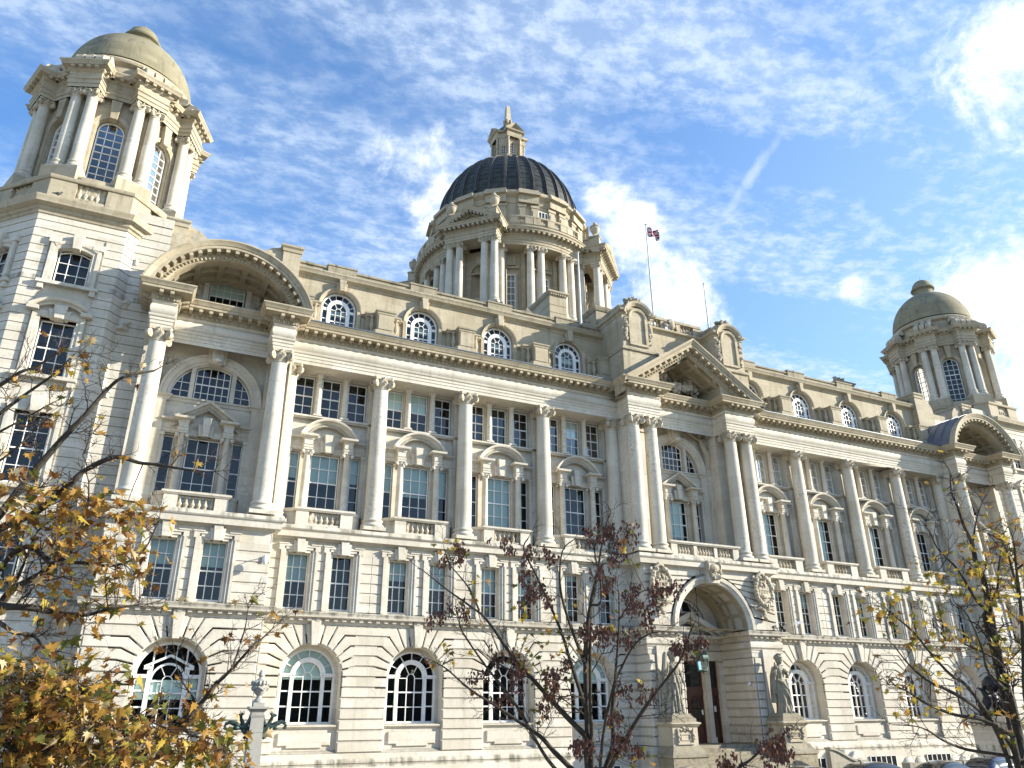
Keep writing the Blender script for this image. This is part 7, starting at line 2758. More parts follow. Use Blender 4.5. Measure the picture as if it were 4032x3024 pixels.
# ------------------------------------------------------------------ ground
chimney(-5.0, 7.4, 13.5, 20.0, .66, 1.4)
chimney(26.6, 9.2, 13.5, 19.7, 1.0, .6, True)
m = MB()
m.add([(-900, -900, GZ), (900, -900, GZ), (900, 900, GZ), (-900, 900, GZ)], [(0, 1, 2, 3)])
o = m.build('ground', 'paving')
tag(o, 'flat pale paved ground in front of the building', 'ground', kind='structure')
m = MB()
m.add([(-200, -22, GZ + .006), (200, -22, GZ + .006), (200, -7.2, GZ + .006), (-200, -7.2, GZ + .006)], [(0, 1, 2, 3)])
o = m.build('road', 'asphalt')
tag(o, 'dark asphalt road where cars are parked', 'road', kind='structure')

# unseen block added behind the camera, only to give the lower windows dark reflections
P = empty('added_reflection_block', (20, -84, GZ))
tag(P, 'added unseen dark brick block behind the camera, for reflections in the lower windows', 'building')
m = MB()
m.box(-170, 240, -12, 0, 0, 13)
rg = random.Random(2)
for i in range(16):
    x = -165 + i * 25
    m.box(x, x + rg.uniform(10, 20), -11, -1, 12.9, 13 + rg.uniform(1.5, 6))
m.build('reflection_block_wall', 'brick', P)
m = MB()
for i in range(80):
    for k in range(3):
        m.box(-166 + i * 5, -163.6 + i * 5, -.01, .04, 1.5 + k * 4, 4 + k * 4)
m.build('reflection_block_windows', 'room_dark', P, kind='stuff')

# ------------------------------------------------------------------ statues on pedestals
def remesh(mb, name, mat, vox, parent=None, smooth=1):
    o = mb.build(name, mat, parent)
    md_ = o.modifiers.new('r', 'REMESH')
    md_.mode = 'VOXEL'
    md_.voxel_size = vox
    sm = o.modifiers.new('s', 'SMOOTH')
    sm.factor = .5
    sm.iterations = smooth
    dg = bpy.context.evaluated_depsgraph_get()
    me = bpy.data.meshes.new_from_object(o.evaluated_get(dg))
    o.modifiers.clear()
    o.data = me
    me.polygons.foreach_set('use_smooth', [True] * len(me.polygons))
    return o


def loft(mb, rings, n=170):
    """rings: (cx, cy, z, rx, ry, fold amplitude, fold count, phase)"""
    v = []
    for cx, cy, z, rx, ry, am, k, ph in rings:
        for i in range(n):
            a = 2 * math.pi * i / n
            w = 1 + 1.75 * am * (abs(math.sin(k * a / 2 + ph + .35 * math.sin(3 * a + 2 * z))) * 1.6 - .8) + am * .5 * math.sin((k * .5 + 2) * a + ph * 2.3)
            v.append((cx + rx * w * math.cos(a), cy + ry * w * math.sin(a), z))
    f = []
    for j in range(len(rings) - 1):
        for i in range(n):
            q = (i + 1) % n
            f.append((j * n + i, j * n + q, (j + 1) * n + q, (j + 1) * n + i))
    f.append(tuple(range(n - 1, -1, -1)))
    f.append(tuple((len(rings) - 1) * n + i for i in range(n)))
    mb.add(v, f)


def hand(mb, w, d, up, s=1.0):
    """palm, four curled fingers and a thumb at the wrist w, pointing along d"""
    w, d, up = Vector(w), Vector(d).normalized(), Vector(up).normalized()
    side = d.cross(up)
    mb.obox(w + d * .07 * s, d * .065 * s, side * .055 * s, up * .022 * s)
    for i in range(4):
        b = w + d * .13 * s + side * (.042 - .028 * i) * s
        L = (.085, .098, .09, .07)[i] * s
        mb.tube([b, b + d * L * .5 - up * .01, b + d * L * .8 - up * .045 * s], [.017 * s, .016 * s, .012 * s], 6)
    b = w + d * .04 * s + side * .055 * s
    mb.tube([b, b + d * .04 * s + side * .035 * s, b + d * .085 * s + side * .035 * s - up * .02], [.019 * s, .017 * s, .012 * s], 6)


def head(mb, c, yaw, helmet):
    M = Matrix.Rotation(yaw, 3, 'Z')
    P = lambda x, y, z: tuple(Vector(c) + M @ Vector((x, y, z)))
    mb.ball(c, (.155, .19, .225), 14, 10, M)
    mb.ball(P(0, -.06, -.12), (.10, .12, .11), 10, 8, M)            # jaw
    mb.tube([P(0, -.185, .05), P(0, -.225, -.025)], [.020, .034], 6)   # nose
    for q in (-1, 1):
        mb.ball(P(q * .065, -.165, .045), (.045, .03, .016), 8, 6, M)  # brow
        mb.ball(P(q * .062, -.165, .012), (.026, .02, .017), 8, 6, M)  # eye
        mb.ball(P(q * .155, .0, -.01), (.022, .04, .055), 8, 6, M)     # ear
    mb.ball(P(0, -.175, -.085), (.05, .025, .016), 8, 6, M)          # lips
    if helmet:
        mb.ball(P(0, .03, .12), (.19, .23, .17), 14, 8, M)
        mb.ball(P(0, -.17, .13), (.17, .08, .03), 10, 6, M)
        mb.tube([P(0, -.18, .26), P(0, 0, .33), P(0, .2, .2)], [.035, .05, .04], 6)
    else:
        mb.lumps(P(0, .05, .10), (.17, .2, .13), 30, .06, 6)
        mb.ball(P(0, .21, .02), (.1, .1, .1), 8, 6, M)


def statue_left():
    m = MB()
    # draped figure: vertical folds, weight on one leg
    loft(m, [(0, .0, 0, .52, .42, .10, 15, .2), (.0, 0, .12, .47, .38, .11, 15, .3), (.01, 0, .5, .40, .33, .12, 15, .5), (.03, -.01, 1.0, .36, .30, .11, 14, .8),
             (.05, -.02, 1.35, .36, .29, .09, 13, 1.0), (.05, -.01, 1.62, .32, .26, .06, 12, 1.2), (.04, 0, 1.80, .27, .22, .05, 12, 1.3), (.03, 0, 1.98, .30, .23, .05, 11, 1.4),
             (.02, .01, 2.18, .33, .24, .05, 9, 1.5), (.01, .02, 2.34, .33, .20, .03, 8, 1.6), (0, .02, 2.42, .20, .15, .02, 8, 1.6), (0, .01, 2.48, .105, .105, 0, 8, 0), (0, .0, 2.60, .10, .10, 0, 8, 0)])
    head(m, (0, -.02, 2.76), R(28), True)
    m.tube([(.30, .02, 2.32), (.44, -.02, 2.0), (.48, -.10, 1.72)], [.105, .09, .08], 10)
    m.tube([(.48, -.10, 1.72), (.50, -.26, 1.45), (.46, -.34, 1.28)], [.078, .066, .05], 10)
    hand(m, (.46, -.34, 1.28), (-.1, -.2, -1), (.3, -1, 0), 1.15)
    m.tube([(-.30, .02, 2.32), (-.46, -.02, 2.05), (-.50, -.12, 1.85)], [.105, .09, .08], 10)
    m.tube([(-.50, -.12, 1.85), (-.44, -.22, 2.1), (-.40, -.2, 2.26)], [.075, .065, .05], 10)
    hand(m, (-.40, -.2, 2.26), (0, 0, 1), (0, -1, 0), 1.15)
    # overfold of the tunic and cloak
    loft(m, [(.04, 0, 1.48, .41, .33, .08, 11, .4), (.04, 0, 1.70, .36, .29, .06, 11, .6), (.04, 0, 1.84, .30, .24, .03, 11, .8)])
    loft(m, [(-.22, .22, .02, .36, .22, .14, 9, 2), (-.22, .22, 1.0, .30, .2, .13, 9, 2.2), (-.18, .2, 2.0, .30, .18, .08, 7, 2.4), (-.05, .15, 2.42, .28, .12, .04, 6, 2.5)])
    # tall shield-like bundle held upright behind the shoulder
    v = []
    m.tube([(-.52, .10, 1.0), (-.50, .06, 1.9), (-.42, .02, 2.7), (-.36, 0, 2.98)], [.10, .15, .12, .06], 10)
    m.ball((-.42, .04, 2.55), (.15, .10, .42), 10, 8)
    m.ball((-.58, .12, 1.6), (.2, .14, .5), 10, 8)
    for q in (-1, 1):
        m.ball((q * .14 + .02, -.36, .07), (.08, .17, .08), 8, 6)
    m.box(-.56, .56, -.48, .46, -.06, .04)
    return m


def statue_right():
    m = MB()
    loft(m, [(.08, -.02, 0, .46, .36, .12, 11, .7), (.07, -.02, .15, .40, .33, .13, 11, .8), (.04, -.02, .55, .35, .30, .12, 10, 1.3), (.0, -.04, 1.0, .34, .29, .10, 9, 1.9),
             (-.03, -.04, 1.35, .34, .28, .08, 8, 2.3), (-.03, -.02, 1.62, .31, .25, .05, 8, 2.6), (-.01, 0, 1.82, .255, .205, .03, 8, 2.7), (.0, 0, 2.0, .29, .22, .03, 8, 2.8),
             (.01, .01, 2.18, .32, .235, .03, 8, 2.9), (.01, .02, 2.34, .32, .19, .02, 8, 3), (.02, .02, 2.42, .19, .14, .0, 8, 3), (.03, .01, 2.48, .10, .10, 0, 8, 0), (.04, 0, 2.60, .098, .098, 0, 8, 0)])
    head(m, (.05, -.02, 2.75), R(35), True)
    for q in (-1, 1):
        m.ball((q * .12 + .01, -.20, 2.12), (.11, .09, .10), 10, 8)
    # diagonal sash of drapery from the hip to the ankle
    m.tube([(-.34, -.16, 1.72), (-.1, -.32, 1.55), (.2, -.32, 1.2), (.36, -.2, .8), (.42, -.05, .45)], [.08, .10, .11, .10, .07], 10)
    m.tube([(-.30, -.18, 1.5), (.0, -.34, 1.2), (.2, -.34, .8), (.34, -.28, .3), (.42, -.2, .05)], [.05, .07, .08, .08, .06], 8)
    m.tube([(.30, -.1, 1.75), (.42, -.05, 1.3), (.44, 0, .7), (.5, 0, .1)], [.09, .1, .08, .06], 8)
    # her right arm bent up, holding a small carved boat
    m.tube([(-.29, .02, 2.30), (-.46, -.02, 2.02), (-.50, -.10, 1.78)], [.10, .085, .075], 10)
    m.tube([(-.50, -.10, 1.78), (-.46, -.20, 2.0), (-.42, -.20, 2.14)], [.07, .062, .048], 10)
    hand(m, (-.42, -.20, 2.14), (0, -.1, 1), (.2, -1, 0), 1.15)
    m.ball((-.42, -.22, 2.34), (.13, .16, .10), 10, 8)
    m.tube([(-.42, -.22, 2.38), (-.43, -.2, 2.62)], [.09, .03], 8)
    # her left arm folded to the breast
    m.tube([(.31, .02, 2.30), (.46, -.04, 2.02), (.44, -.14, 1.86)], [.10, .085, .075], 10)
    m.tube([(.44, -.14, 1.86), (.32, -.26, 2.0), (.22, -.28, 2.12)], [.07, .06, .048], 10)
    hand(m, (.22, -.28, 2.12), (-.7, -.2, .6), (0, -1, 0), 1.15)
    # cloak behind
    loft(m, [(-.28, .18, .55, .28, .2, .14, 8, 1), (-.26, .18, 1.2, .28, .18, .12, 8, 1.3), (-.2, .16, 1.9, .30, .16, .08, 7, 1.6), (-.05, .14, 2.4, .28, .12, .03, 6, 1.8)])
    loft(m, [(-.42, .06, 1.0, .14, .12, .12, 7, .4), (-.46, .0, 1.5, .14, .12, .1, 7, .8), (-.46, -.04, 1.85, .1, .09, .05, 7, 1)])
    m.ball((.02, -.36, .07), (.08, .17, .08), 8, 6)
    m.ball((.34, -.30, .07), (.08, .17, .08), 8, 6)
    m.box(-.56, .56, -.48, .46, -.06, .04)
    return m


sx = 3.60
for s, fn, lab in ((-1, statue_left, 'helmeted robed stone woman holding a tall bundle, statue left of the entrance steps'),
                   (1, statue_right, 'robed stone woman with swirling skirt and folded arm, statue right of the entrance steps')):
    o = remesh(fn(), 'statue', 'stone_statue', .016)
    o.location = (s * sx, -2.22, -8.27)
    tag(o, lab, 'statue', 'statues flanking the entrance')
    P = empty('statue_pedestal', (s * sx, -2.2, GZ))
    tag(P, 'stone pedestal with a framed panel under the statue %s of the entrance steps' % ('left' if s < 0 else 'right'), 'pedestal', 'statue pedestals')
    h = lambda z: z - GZ
    m = MB()
    rect = lambda a: [(-a, .6), (-a, -a * .88), (a, -a * .88), (a, .6)]
    m.sweep([(0, h(-8.62)), (.02, h(-8.62)), (.02, h(-8.46)), (-.06, h(-8.40)), (-.12, h(-8.32)), (-.5, h(-8.32))], rect(.72))
    m.box(-.6, .6, -.52, .5, h(-8.5), h(-8.31))
    m.build('pedestal_cap', 'stone_dark', P)
    m = MB()
    m.box(-.76, .76, -.66, .6, h(-9.72), h(-8.78))
    m.sweep([(0, h(-8.85)), (.04, h(-8.82)), (.10, h(-8.74)), (.14, h(-8.70)), (.14, h(-8.64)), (0, h(-8.60)), (-.4, h(-8.60))], rect(.76))
    for (a, b, c_, d) in ((-.5, .5, -8.98, -8.90), (-.5, .5, -9.62, -9.54), (-.5, -.42, -9.54, -8.98), (.42, .5, -9.54, -8.98)):
        m.box(a, b, -.73, -.6, h(c_), h(d))
    for (a, b, c_, d) in ((-.28, .28, -9.18, -9.15), (-.28, .28, -9.44, -9.41), (-.28, -.25, -9.41, -9.18), (.25, .28, -9.41, -9.18)):
        m.box(a, b, -.70, -.6, h(c_), h(d))
    m.build('pedestal_die', 'stone_carved', P)
    m = MB()
    for q in (-1, 1):
        m.lumps((q * .46, -.72, h(-9.2)), (.06, .05, .34), 14, .05, 14 + q)
    m.lumps((0, -.72, h(-8.93)), (.45, .05, .06), 18, .055, 19)
    m.build('carved_garland', 'stone_carved', P)
    m = MB()
    m.sweep([(0, h(-9.7)), (.03, h(-9.72)), (.10, h(-9.86)), (.24, h(-10.02)), (.30, h(-10.08)), (.30, h(-10.18)), (.24, h(-10.22)), (.24, 0), (0, 0)], rect(.80))
    m.box(-.98, .98, -.9, .6, 0, h(-10.2))
    m.build('pedestal_base', 'stone_dark', P)

# curved wing walls beside the steps
for s in (-1, 1):
    P = empty('wing_wall', (s * 4.7, -3.2, GZ))
    tag(P, 'low curved stone wing wall sweeping down from the %s statue pedestal' % ('left' if s < 0 else 'right'), 'wall', 'wing walls beside the steps')
    m = MB()
    pts = []
    for i in range(13):
        t = i / 12
        x = -.2 + 2.0 * t
        z = (1.78 if s > 0 else 1.15) - .62 * (3 * t * t - 2 * t ** 3)
        pts.append((s * x, z))
    m.prism(pts + [(s * 1.8, 0), (s * -.2, 0)], -.95, -.65)
    m.build('wall_panel', 'granite', P)
    m = MB()
    v = []
    for x, z in pts:
        v += [(x, -1.02, z), (x, -.58, z), (x, -.58, z + .10), (x, -1.02, z + .10)]
    f = []
    for i in range(12):
        for j in range(4):
            f.append((i * 4 + j, i * 4 + (j + 1) % 4, i * 4 + 4 + (j + 1) % 4, i * 4 + 4 + j))
    m.add(v, f + [(0, 1, 2, 3), (48, 49, 50, 51)])
    m.build('coping', 'granite', P)
    m = MB()
    hp = 1.2 if s > 0 else .6
    m.box(min(s * 1.75, s * 2.2), max(s * 1.75, s * 2.2), -1.08, -.55, 0, hp)
    m.box(min(s * 1.70, s * 2.25), max(s * 1.70, s * 2.25), -1.13, -.50, hp - .08, hp + .05)
    m.build('end_pier', 'granite', P)

# perimeter balustrade behind the parked cars
P = empty('low_balustrade', (14, -6.2, GZ))
tag(P, 'low stone balustrade wall running behind the parked cars', 'balustrade')
m = MB()
m.box(-6.5, 12, -.18, .18, 0, .35)
m.box(-6.5, 12, -.2, .2, 1.02, 1.16)
for x in (-6.3, -2.2, 1.2, 5, 9):
    m.box(x - .28, x + .28, -.24, .24, 0, 1.2)
m.build('rail', 'granite', P)
bsrc = None
for k in range(34):
    x = -5.85 + k * .24
    if abs(x + 2.2) < .35 or abs(x - 1.2) < .35:
        continue
    if bsrc is None:
        bsrc = baluster(.68, .10).build('baluster', 'granite', P, loc=(x, 0, .34))
    else:
        b_ = bpy.data.objects.new('baluster', bsrc.data)
        col.objects.link(b_)
        b_.parent = P
        b_.location = (x, 0, .34)

# ------------------------------------------------------------------ bronze lamp on its gate pier
P = empty('gate_pier', (17.3, -5.0, GZ))
tag(P, 'broad stone gate pier with a dentilled cap carrying the dark bronze lamp', 'pier')
m = MB()
m.box(-1.15, 1.15, -1.0, 1.0, 0, 2.7)
m.box(-1.3, 1.3, -1.15, 1.15, 0, .8)
m.build('pier_shaft', 'stone_pale', P)
m = MB()
rc = [(-1.15, 1.0), (-1.15, -1.0), (1.15, -1.0), (1.15, 1.0)]
m.sweep([(0, 2.6), (.04, 2.62), (.06, 2.78), (.16, 2.8), (.16, 2.94), (.34, 3.0), (.38, 3.14), (.42, 3.22), (.42, 3.30), (-1.0, 3.31)], rc, closed=False)
def dg_(p, t, n):
    m.obox((p[0] + n[0] * .2, p[1] + n[1] * .2, 2.9), (t[0] * .08, t[1] * .08, 0), (n[0] * .1, n[1] * .1, 0), (0, 0, .06))
m.along(rc, .3, dg_)
m.build('pier_cap', 'stone_pale', P)
Lp = empty('bronze_lamp', (17.3, -5.0, GZ + 3.31))
tag(Lp, 'dark bronze globe lamp held by curling dolphins on the gate pier behind the right tree', 'lamp')
m = MB()
m.lathe([(.95, 0), (.95, .12), (.8, .2), (.55, .28)], 24)
for i in range(3):
    a = 2 * math.pi * i / 3 + .5
    u = Vector((math.cos(a), math.sin(a), 0))
    t = Vector((-u.y, u.x, 0))
    m.tube([u * .95 + Vector((0, 0, .32)), u * .72 + Vector((0, 0, .42)), u * .42 + Vector((0, 0, .75)), u * .40 + t * .1 + Vector((0, 0, 1.1)), u * .58 + t * .1 + Vector((0, 0, 1.35)), u * .42 + Vector((0, 0, 1.6))],
           [.12, .27, .29, .22, .15, .07], 10)
    m.ball(tuple(u * .82 + Vector((0, 0, .5))), (.22, .22, .2), 10, 8)
    m.ball(tuple(u * .66 + t * .12 + Vector((0, 0, 1.42))), (.25, .25, .06), 8, 6, Matrix.Rotation(.6, 3, 'X'))
m.build('dolphin_stand', 'bronze_black', Lp)
m = MB()
m.ball((0, 0, 1.70), (.46, .46, .46), 20, 14)
m.lathe([(.47, 1.62), (.50, 1.66), (.50, 1.74), (.47, 1.78)], 20)
m.lathe([(.3, 2.08), (.2, 2.16), (.05, 2.22), (.02, 2.34)], 12)
m.build('globe', 'bronze_black', Lp)

# ------------------------------------------------------------------ obelisk lamp post with dragons and an urn
P = empty('obelisk_lamp_post', (-25.36, -11.0, GZ))
tag(P, 'tapering grey stone lamp post with an urn on top and two green bronze dragon arms', 'lamp post')
m = MB()
ht = -8.02 - GZ
m.add([(q[0] * .27, q[1] * .27, 0) for q in ((-1, -1), (1, -1), (1, 1), (-1, 1))] + [(q[0] * .175, q[1] * .175, ht) for q in ((-1, -1), (1, -1), (1, 1), (-1, 1))],
      [(0, 3, 2, 1), (4, 5, 6, 7), (0, 1, 5, 4), (1, 2, 6, 5), (2, 3, 7, 6), (3, 0, 4, 7)])
m.box(-.42, .42, -.42, .42, 0, .5)
sq = [(-.175, -.175), (.175, -.175), (.175, .175), (-.175, .175)]
m.sweep([(0, ht - .22), (.02, ht - .22), (.03, ht - .17), (.0, ht - .16), (.0, ht - .1), (.06, ht - .03), (.10, ht), (.10, ht + .06), (-.1, ht + .07)], sq, closed=True)
m.box(-.16, .16, -.16, .16, ht, ht + .17)
m.build('post', 'stone_post', P)
m = MB()
k = .44
z = ht + .17
m.lathe([(r_ * k, z + h_ * k) for r_, h_ in ((.38, 0), (.36, .12), (.18, .3), (.16, .42), (.34, .58), (.50, .90), (.52, 1.08), (.48, 1.16), (.52, 1.2), (.50, 1.3), (.30, 1.42), (.16, 1.54), (.13, 1.6), (.2, 1.7), (.19, 1.86), (.1, 2.02), (.02, 2.12))], 20)
for i in range(14):
    a = 2 * math.pi * i / 14
    m.ball((.235 * math.cos(a), .235 * math.sin(a), z + .54), (.055, .055, .07), 7, 5)
for i in range(4):
    a = math.pi / 2 * i + .3
    for j in range(-3, 4):
        m.ball((.225 * math.cos(a + j * .2), .225 * math.sin(a + j * .2), z + .42 - .05 * (3 - abs(j)) * .5), .035, 6, 4)
m.build('urn', 'stone_post', P)
for s in (-1, 1):
    m = MB()
    zc = ht - .42
    V = lambda x, z_, y=0: (s * x, y, zc + z_)
    m.tube([V(.14, -.42), V(.20, -.2), V(.30, -.08), V(.45, -.06), V(.60, .02), V(.74, .06), V(.84, .02), V(.87, -.05), V(.82, -.09)], [.05, .08, .10, .085, .07, .055, .05, .04, .03], 9)
    m.tube([V(.36, .0), V(.42, .12), V(.46, .22), V(.40, .30)], [.06, .05, .055, .03], 8)
    m.ball(V(.50, .24), (.085, .05, .045), 8, 6)
    for q in range(4):
        m.tube([V(.38 + q * .035, .26), V(.36 + q * .04, .36 + .02 * (q % 2))], [.018, .004], 5)
    for q in (-1, 1):
        m.tube([V(.26, .0, q * .05), V(.20, .12, q * .12), V(.16, .26, q * .16)], [.05, .035, .01], 6)
        m.ball(V(.55, -.1, q * .06), (.10, .03, .06), 8, 5)
    m.lathe([(.02, 0), (.07, .02), (.07, .05), (.03, .06)], 10, V(.84, -.14))
    m.lumps(V(.25, -.22), (.08, .08, .16), 10, .05, 7)
    m.build('dragon_arm', 'bronze', P)

# ------------------------------------------------------------------ hanging lantern of the porch
P = empty('porch_lantern', (-.22, -.5, -6.1))
tag(P, 'green copper lantern hanging on a long rod in the entrance arch', 'lantern')
m = MB()
m.tube([(0, 0, 1.12), (0, 0, 4.66)], .026, 8)
m.lathe([(.10, 4.56), (.10, 4.62), (.03, 4.70)], 10)
m.lathe([(.03, 1.30), (.09, 1.28), (.11, 1.22), (.06, 1.14), (.08, 1.08)], 10)
m.build('rod', 'bronze', P)
m = MB()
n = 6
m.lathe([(.06, 1.12), (.12, 1.06), (.26, .98), (.34, .84), (.37, .72), (.42, .68), (.42, .64), (.36, .62)], 6)
m.lathe([(.30, 0), (.33, .03), (.33, .06), (.28, .07)], 6)
m.lathe([(.03, -.12), (.06, -.06), (.2, 0), (.28, .03)], 6)
for i in range(6):
    a = math.pi / 3 * i
    m.tube([(.29 * math.cos(a), .29 * math.sin(a), .05), (.35 * math.cos(a), .35 * math.sin(a), .64)], .02, 5)
m.build('lantern_frame', 'verdigris', P)
m = MB()
v = []
for z, r_ in ((.06, .275), (.63, .335)):
    for i in range(6):
        v.append((r_ * math.cos(math.pi / 3 * i), r_ * math.sin(math.pi / 3 * i), z))
m.add(v, [(i, (i + 1) % 6, 6 + (i + 1) % 6, 6 + i) for i in range(6)])
m.build('lantern_glass', 'window_glass', P)

# ------------------------------------------------------------------ flagpoles and flag
for x, y, z0, z1, lab in ((1.95, 4.0, 15.0, 26.75, 'tall white flagpole flying the flag above the entrance pediment'),
                          (7.08, 4.0, 14.2, 22.72, 'short bare white pole standing right of the entrance attic'),
                          (-5.95, 1.4, 14.3, 20.45, 'bare white pole standing in front of the dome colonnade')):
    P = empty('flagpole', (x, y, z0))
    tag(P, lab, 'flagpole', 'flagpoles on the roof')
    m = MB()
    h = z1 - z0
    m.tube([(0, 0, 0), (0, 0, h * .5), (0, 0, h)], [.085, .075, .045], 12)
    m.build('pole', 'pole_paint', P)
    m = MB()
    m.lathe([(.05, h), (.10, h + .02), (.10, h + .06), (.04, h + .10)], 12)
    m.build('pole_cap', 'pole_paint', P)
    m = MB()
    if z1 < 21:
        m.box(0, .7, -.03, .03, 1.0, 1.06)
        m.box(.3, .36, -.03, .03, .9, 1.2)
        m.build('bracket', 'black_metal', P)
m = MB()
nu, nv = 64, 32
Lf, Hf = 1.55, .86
v = []
dirv = Vector((.70, -.15, 0))
nrm = Vector((.15, .70, 0)).normalized()
for j in range(nv + 1):
    for i in range(nu + 1):
        u, w = i / nu, j / nv
        sw = math.sin(u * 9.5 + w * 2.2) * .16 * u ** .7 + math.sin(u * 17 - w * 4) * .05 * u
        droop = -.24 * u ** 1.5 - .08 * math.sin(u * 8 + 1) * u * (1 - w) * .8
        p = dirv * (Lf * u * .86) + nrm * sw + Vector((0, 0, (w - .5) * Hf * (1 - .12 * u) + droop))
        v.append(tuple(p))


def jack(u, w):
    X, Y = u * 2 - 1, (w * 2 - 1) * .5
    ax, ay = abs(X), abs(Y)
    if ax < .1 or ay < .1:
        return 1
    if ax < .167 or ay < .167:
        return 2
    d = (Y - .5 * X) / 1.118 if X * Y > 0 else (Y + .5 * X) / 1.118
    sgn = 1 if (X * Y > 0) == (X > 0) else -1
    if abs(d) < .067 and d * sgn * (1 if Y > 0 else 1) > -.01:
        return 1
    if abs(d) < .1:
        return 2
    return 0


for j in range(nv):
    for i in range(nu):
        pass
m.v = v
for j in range(nv):
    for i in range(nu):
        a = j * (nu + 1) + i
        m.f.append((a, a + 1, a + nu + 2, a + nu + 1))
        m.m.append(jack((i + .5) / nu, (j + .5) / nv))
o = m.build('flag', ['flag_blue', 'flag_red', 'flag_white'], angle=180)
o.location = (2.02, 4.0, 26.15)
tag(o, 'red white and blue crossed flag flapping on the tall pole', 'flag')

# ------------------------------------------------------------------ security cameras and a floodlight
P = empty('security_camera', (-24.40, -1.62, -2.02))
tag(P, 'white dome security camera on the corner of the left pavilion', 'camera', 'security cameras')
m = MB()
m.box(-.06, .06, -.04, 0, -.14, .14)
m.tube([(0, 0, .1), (0, -.25, .16), (0, -.45, .12)], .018, 6)
m.build('bracket', 'black_metal', P)
m = MB()
m.lathe([(.03, .22), (.09, .16), (.12, .05), (.13, -.05), (.11, -.12), (.07, -.18), (.02, -.2)], 14, (0, -.45, -.08))
m.build('camera_body', 'camera_white', P)
P = empty('security_camera', (2.40, -1.30, -6.62))
tag(P, 'small white dome camera inside the entrance porch wall', 'camera', 'security cameras')
m = MB()
m.tube([(0, 0, .04), (-.16, 0, .04), (-.16, 0, -.05)], .02, 6)
m.build('bracket', 'camera_white', P)
m = MB()
m.ball((-.16, 0, -.13), (.09, .09, .09), 12, 8)
m.build('camera_body', 'camera_white', P)
P = empty('security_camera', (6.62, -.5, -3.42))
tag(P, 'white box security camera on an arm right of the carved shield', 'camera', 'security cameras')
m = MB()
m.tube([(0, 0, 0), (0, -.3, .02), (.1, -.5, .06)], .02, 6)
m.build('bracket', 'camera_white', P)
m = MB()
m.obox((.15, -.52, .12), (.24, -.06, .05), (.02, .07, 0), (-.02, 0, .07))
m.build('camera_body', 'camera_white', P)
P = empty('floodlight', (4.35, -1.95, -3.90))
tag(P, 'small black iron floodlight bracket on the cornice beside the entrance arch', 'floodlight')
m = MB()
m.tube([(-.5, 0, 0), (-.4, 0, .12), (.3, 0, .12), (.42, 0, .0)], .025, 6)
m.tube([(-.2, 0, 0), (-.2, 0, .12)], .02, 5)
m.build('bracket', 'black_metal', P)
m = MB()
m.obox((.35, 0, .2), (.16, 0, .07), (0, .1, 0), (-.04, 0, .08))
m.obox((-.4, 0, .18), (.10, 0, .03), (0, .08, 0), (-.02, 0, .06))
m.build('lamp_head', 'black_metal', P)

# ------------------------------------------------------------------ pigeons on the left tower
for i, (x, y, z, rz, lab) in enumerate(((-35.55, -.72, 14.16, .4, 'grey pigeon standing on the cornice ledge of the left tower'), (-34.95, .05, 15.69, 1.2, 'grey pigeon perched on the balustrade rail of the left tower'))):
    m = MB()
    m.ball((0, 0, .13), (.13, .075, .075), 10, 8, Matrix.Rotation(R(-22), 3, 'Y'))
    m.tube([(.09, 0, .17), (.12, 0, .24)], [.05, .035], 8)
    m.ball((.13, 0, .265), (.042, .036, .036), 8, 6)
    m.tube([(.165, 0, .262), (.20, 0, .25)], [.012, .003], 5)
    m.tube([(-.1, 0, .09), (-.25, 0, .03)], [.05, .02], 6)
    for q in (-.03, .03):
        m.tube([(.0, q, .08), (.01, q, 0)], .008, 5)
    o = m.build('pigeon', 'feather', loc=(x, y, z), rz=rz)
    tag(o, lab, 'bird', 'pigeons on the left tower')


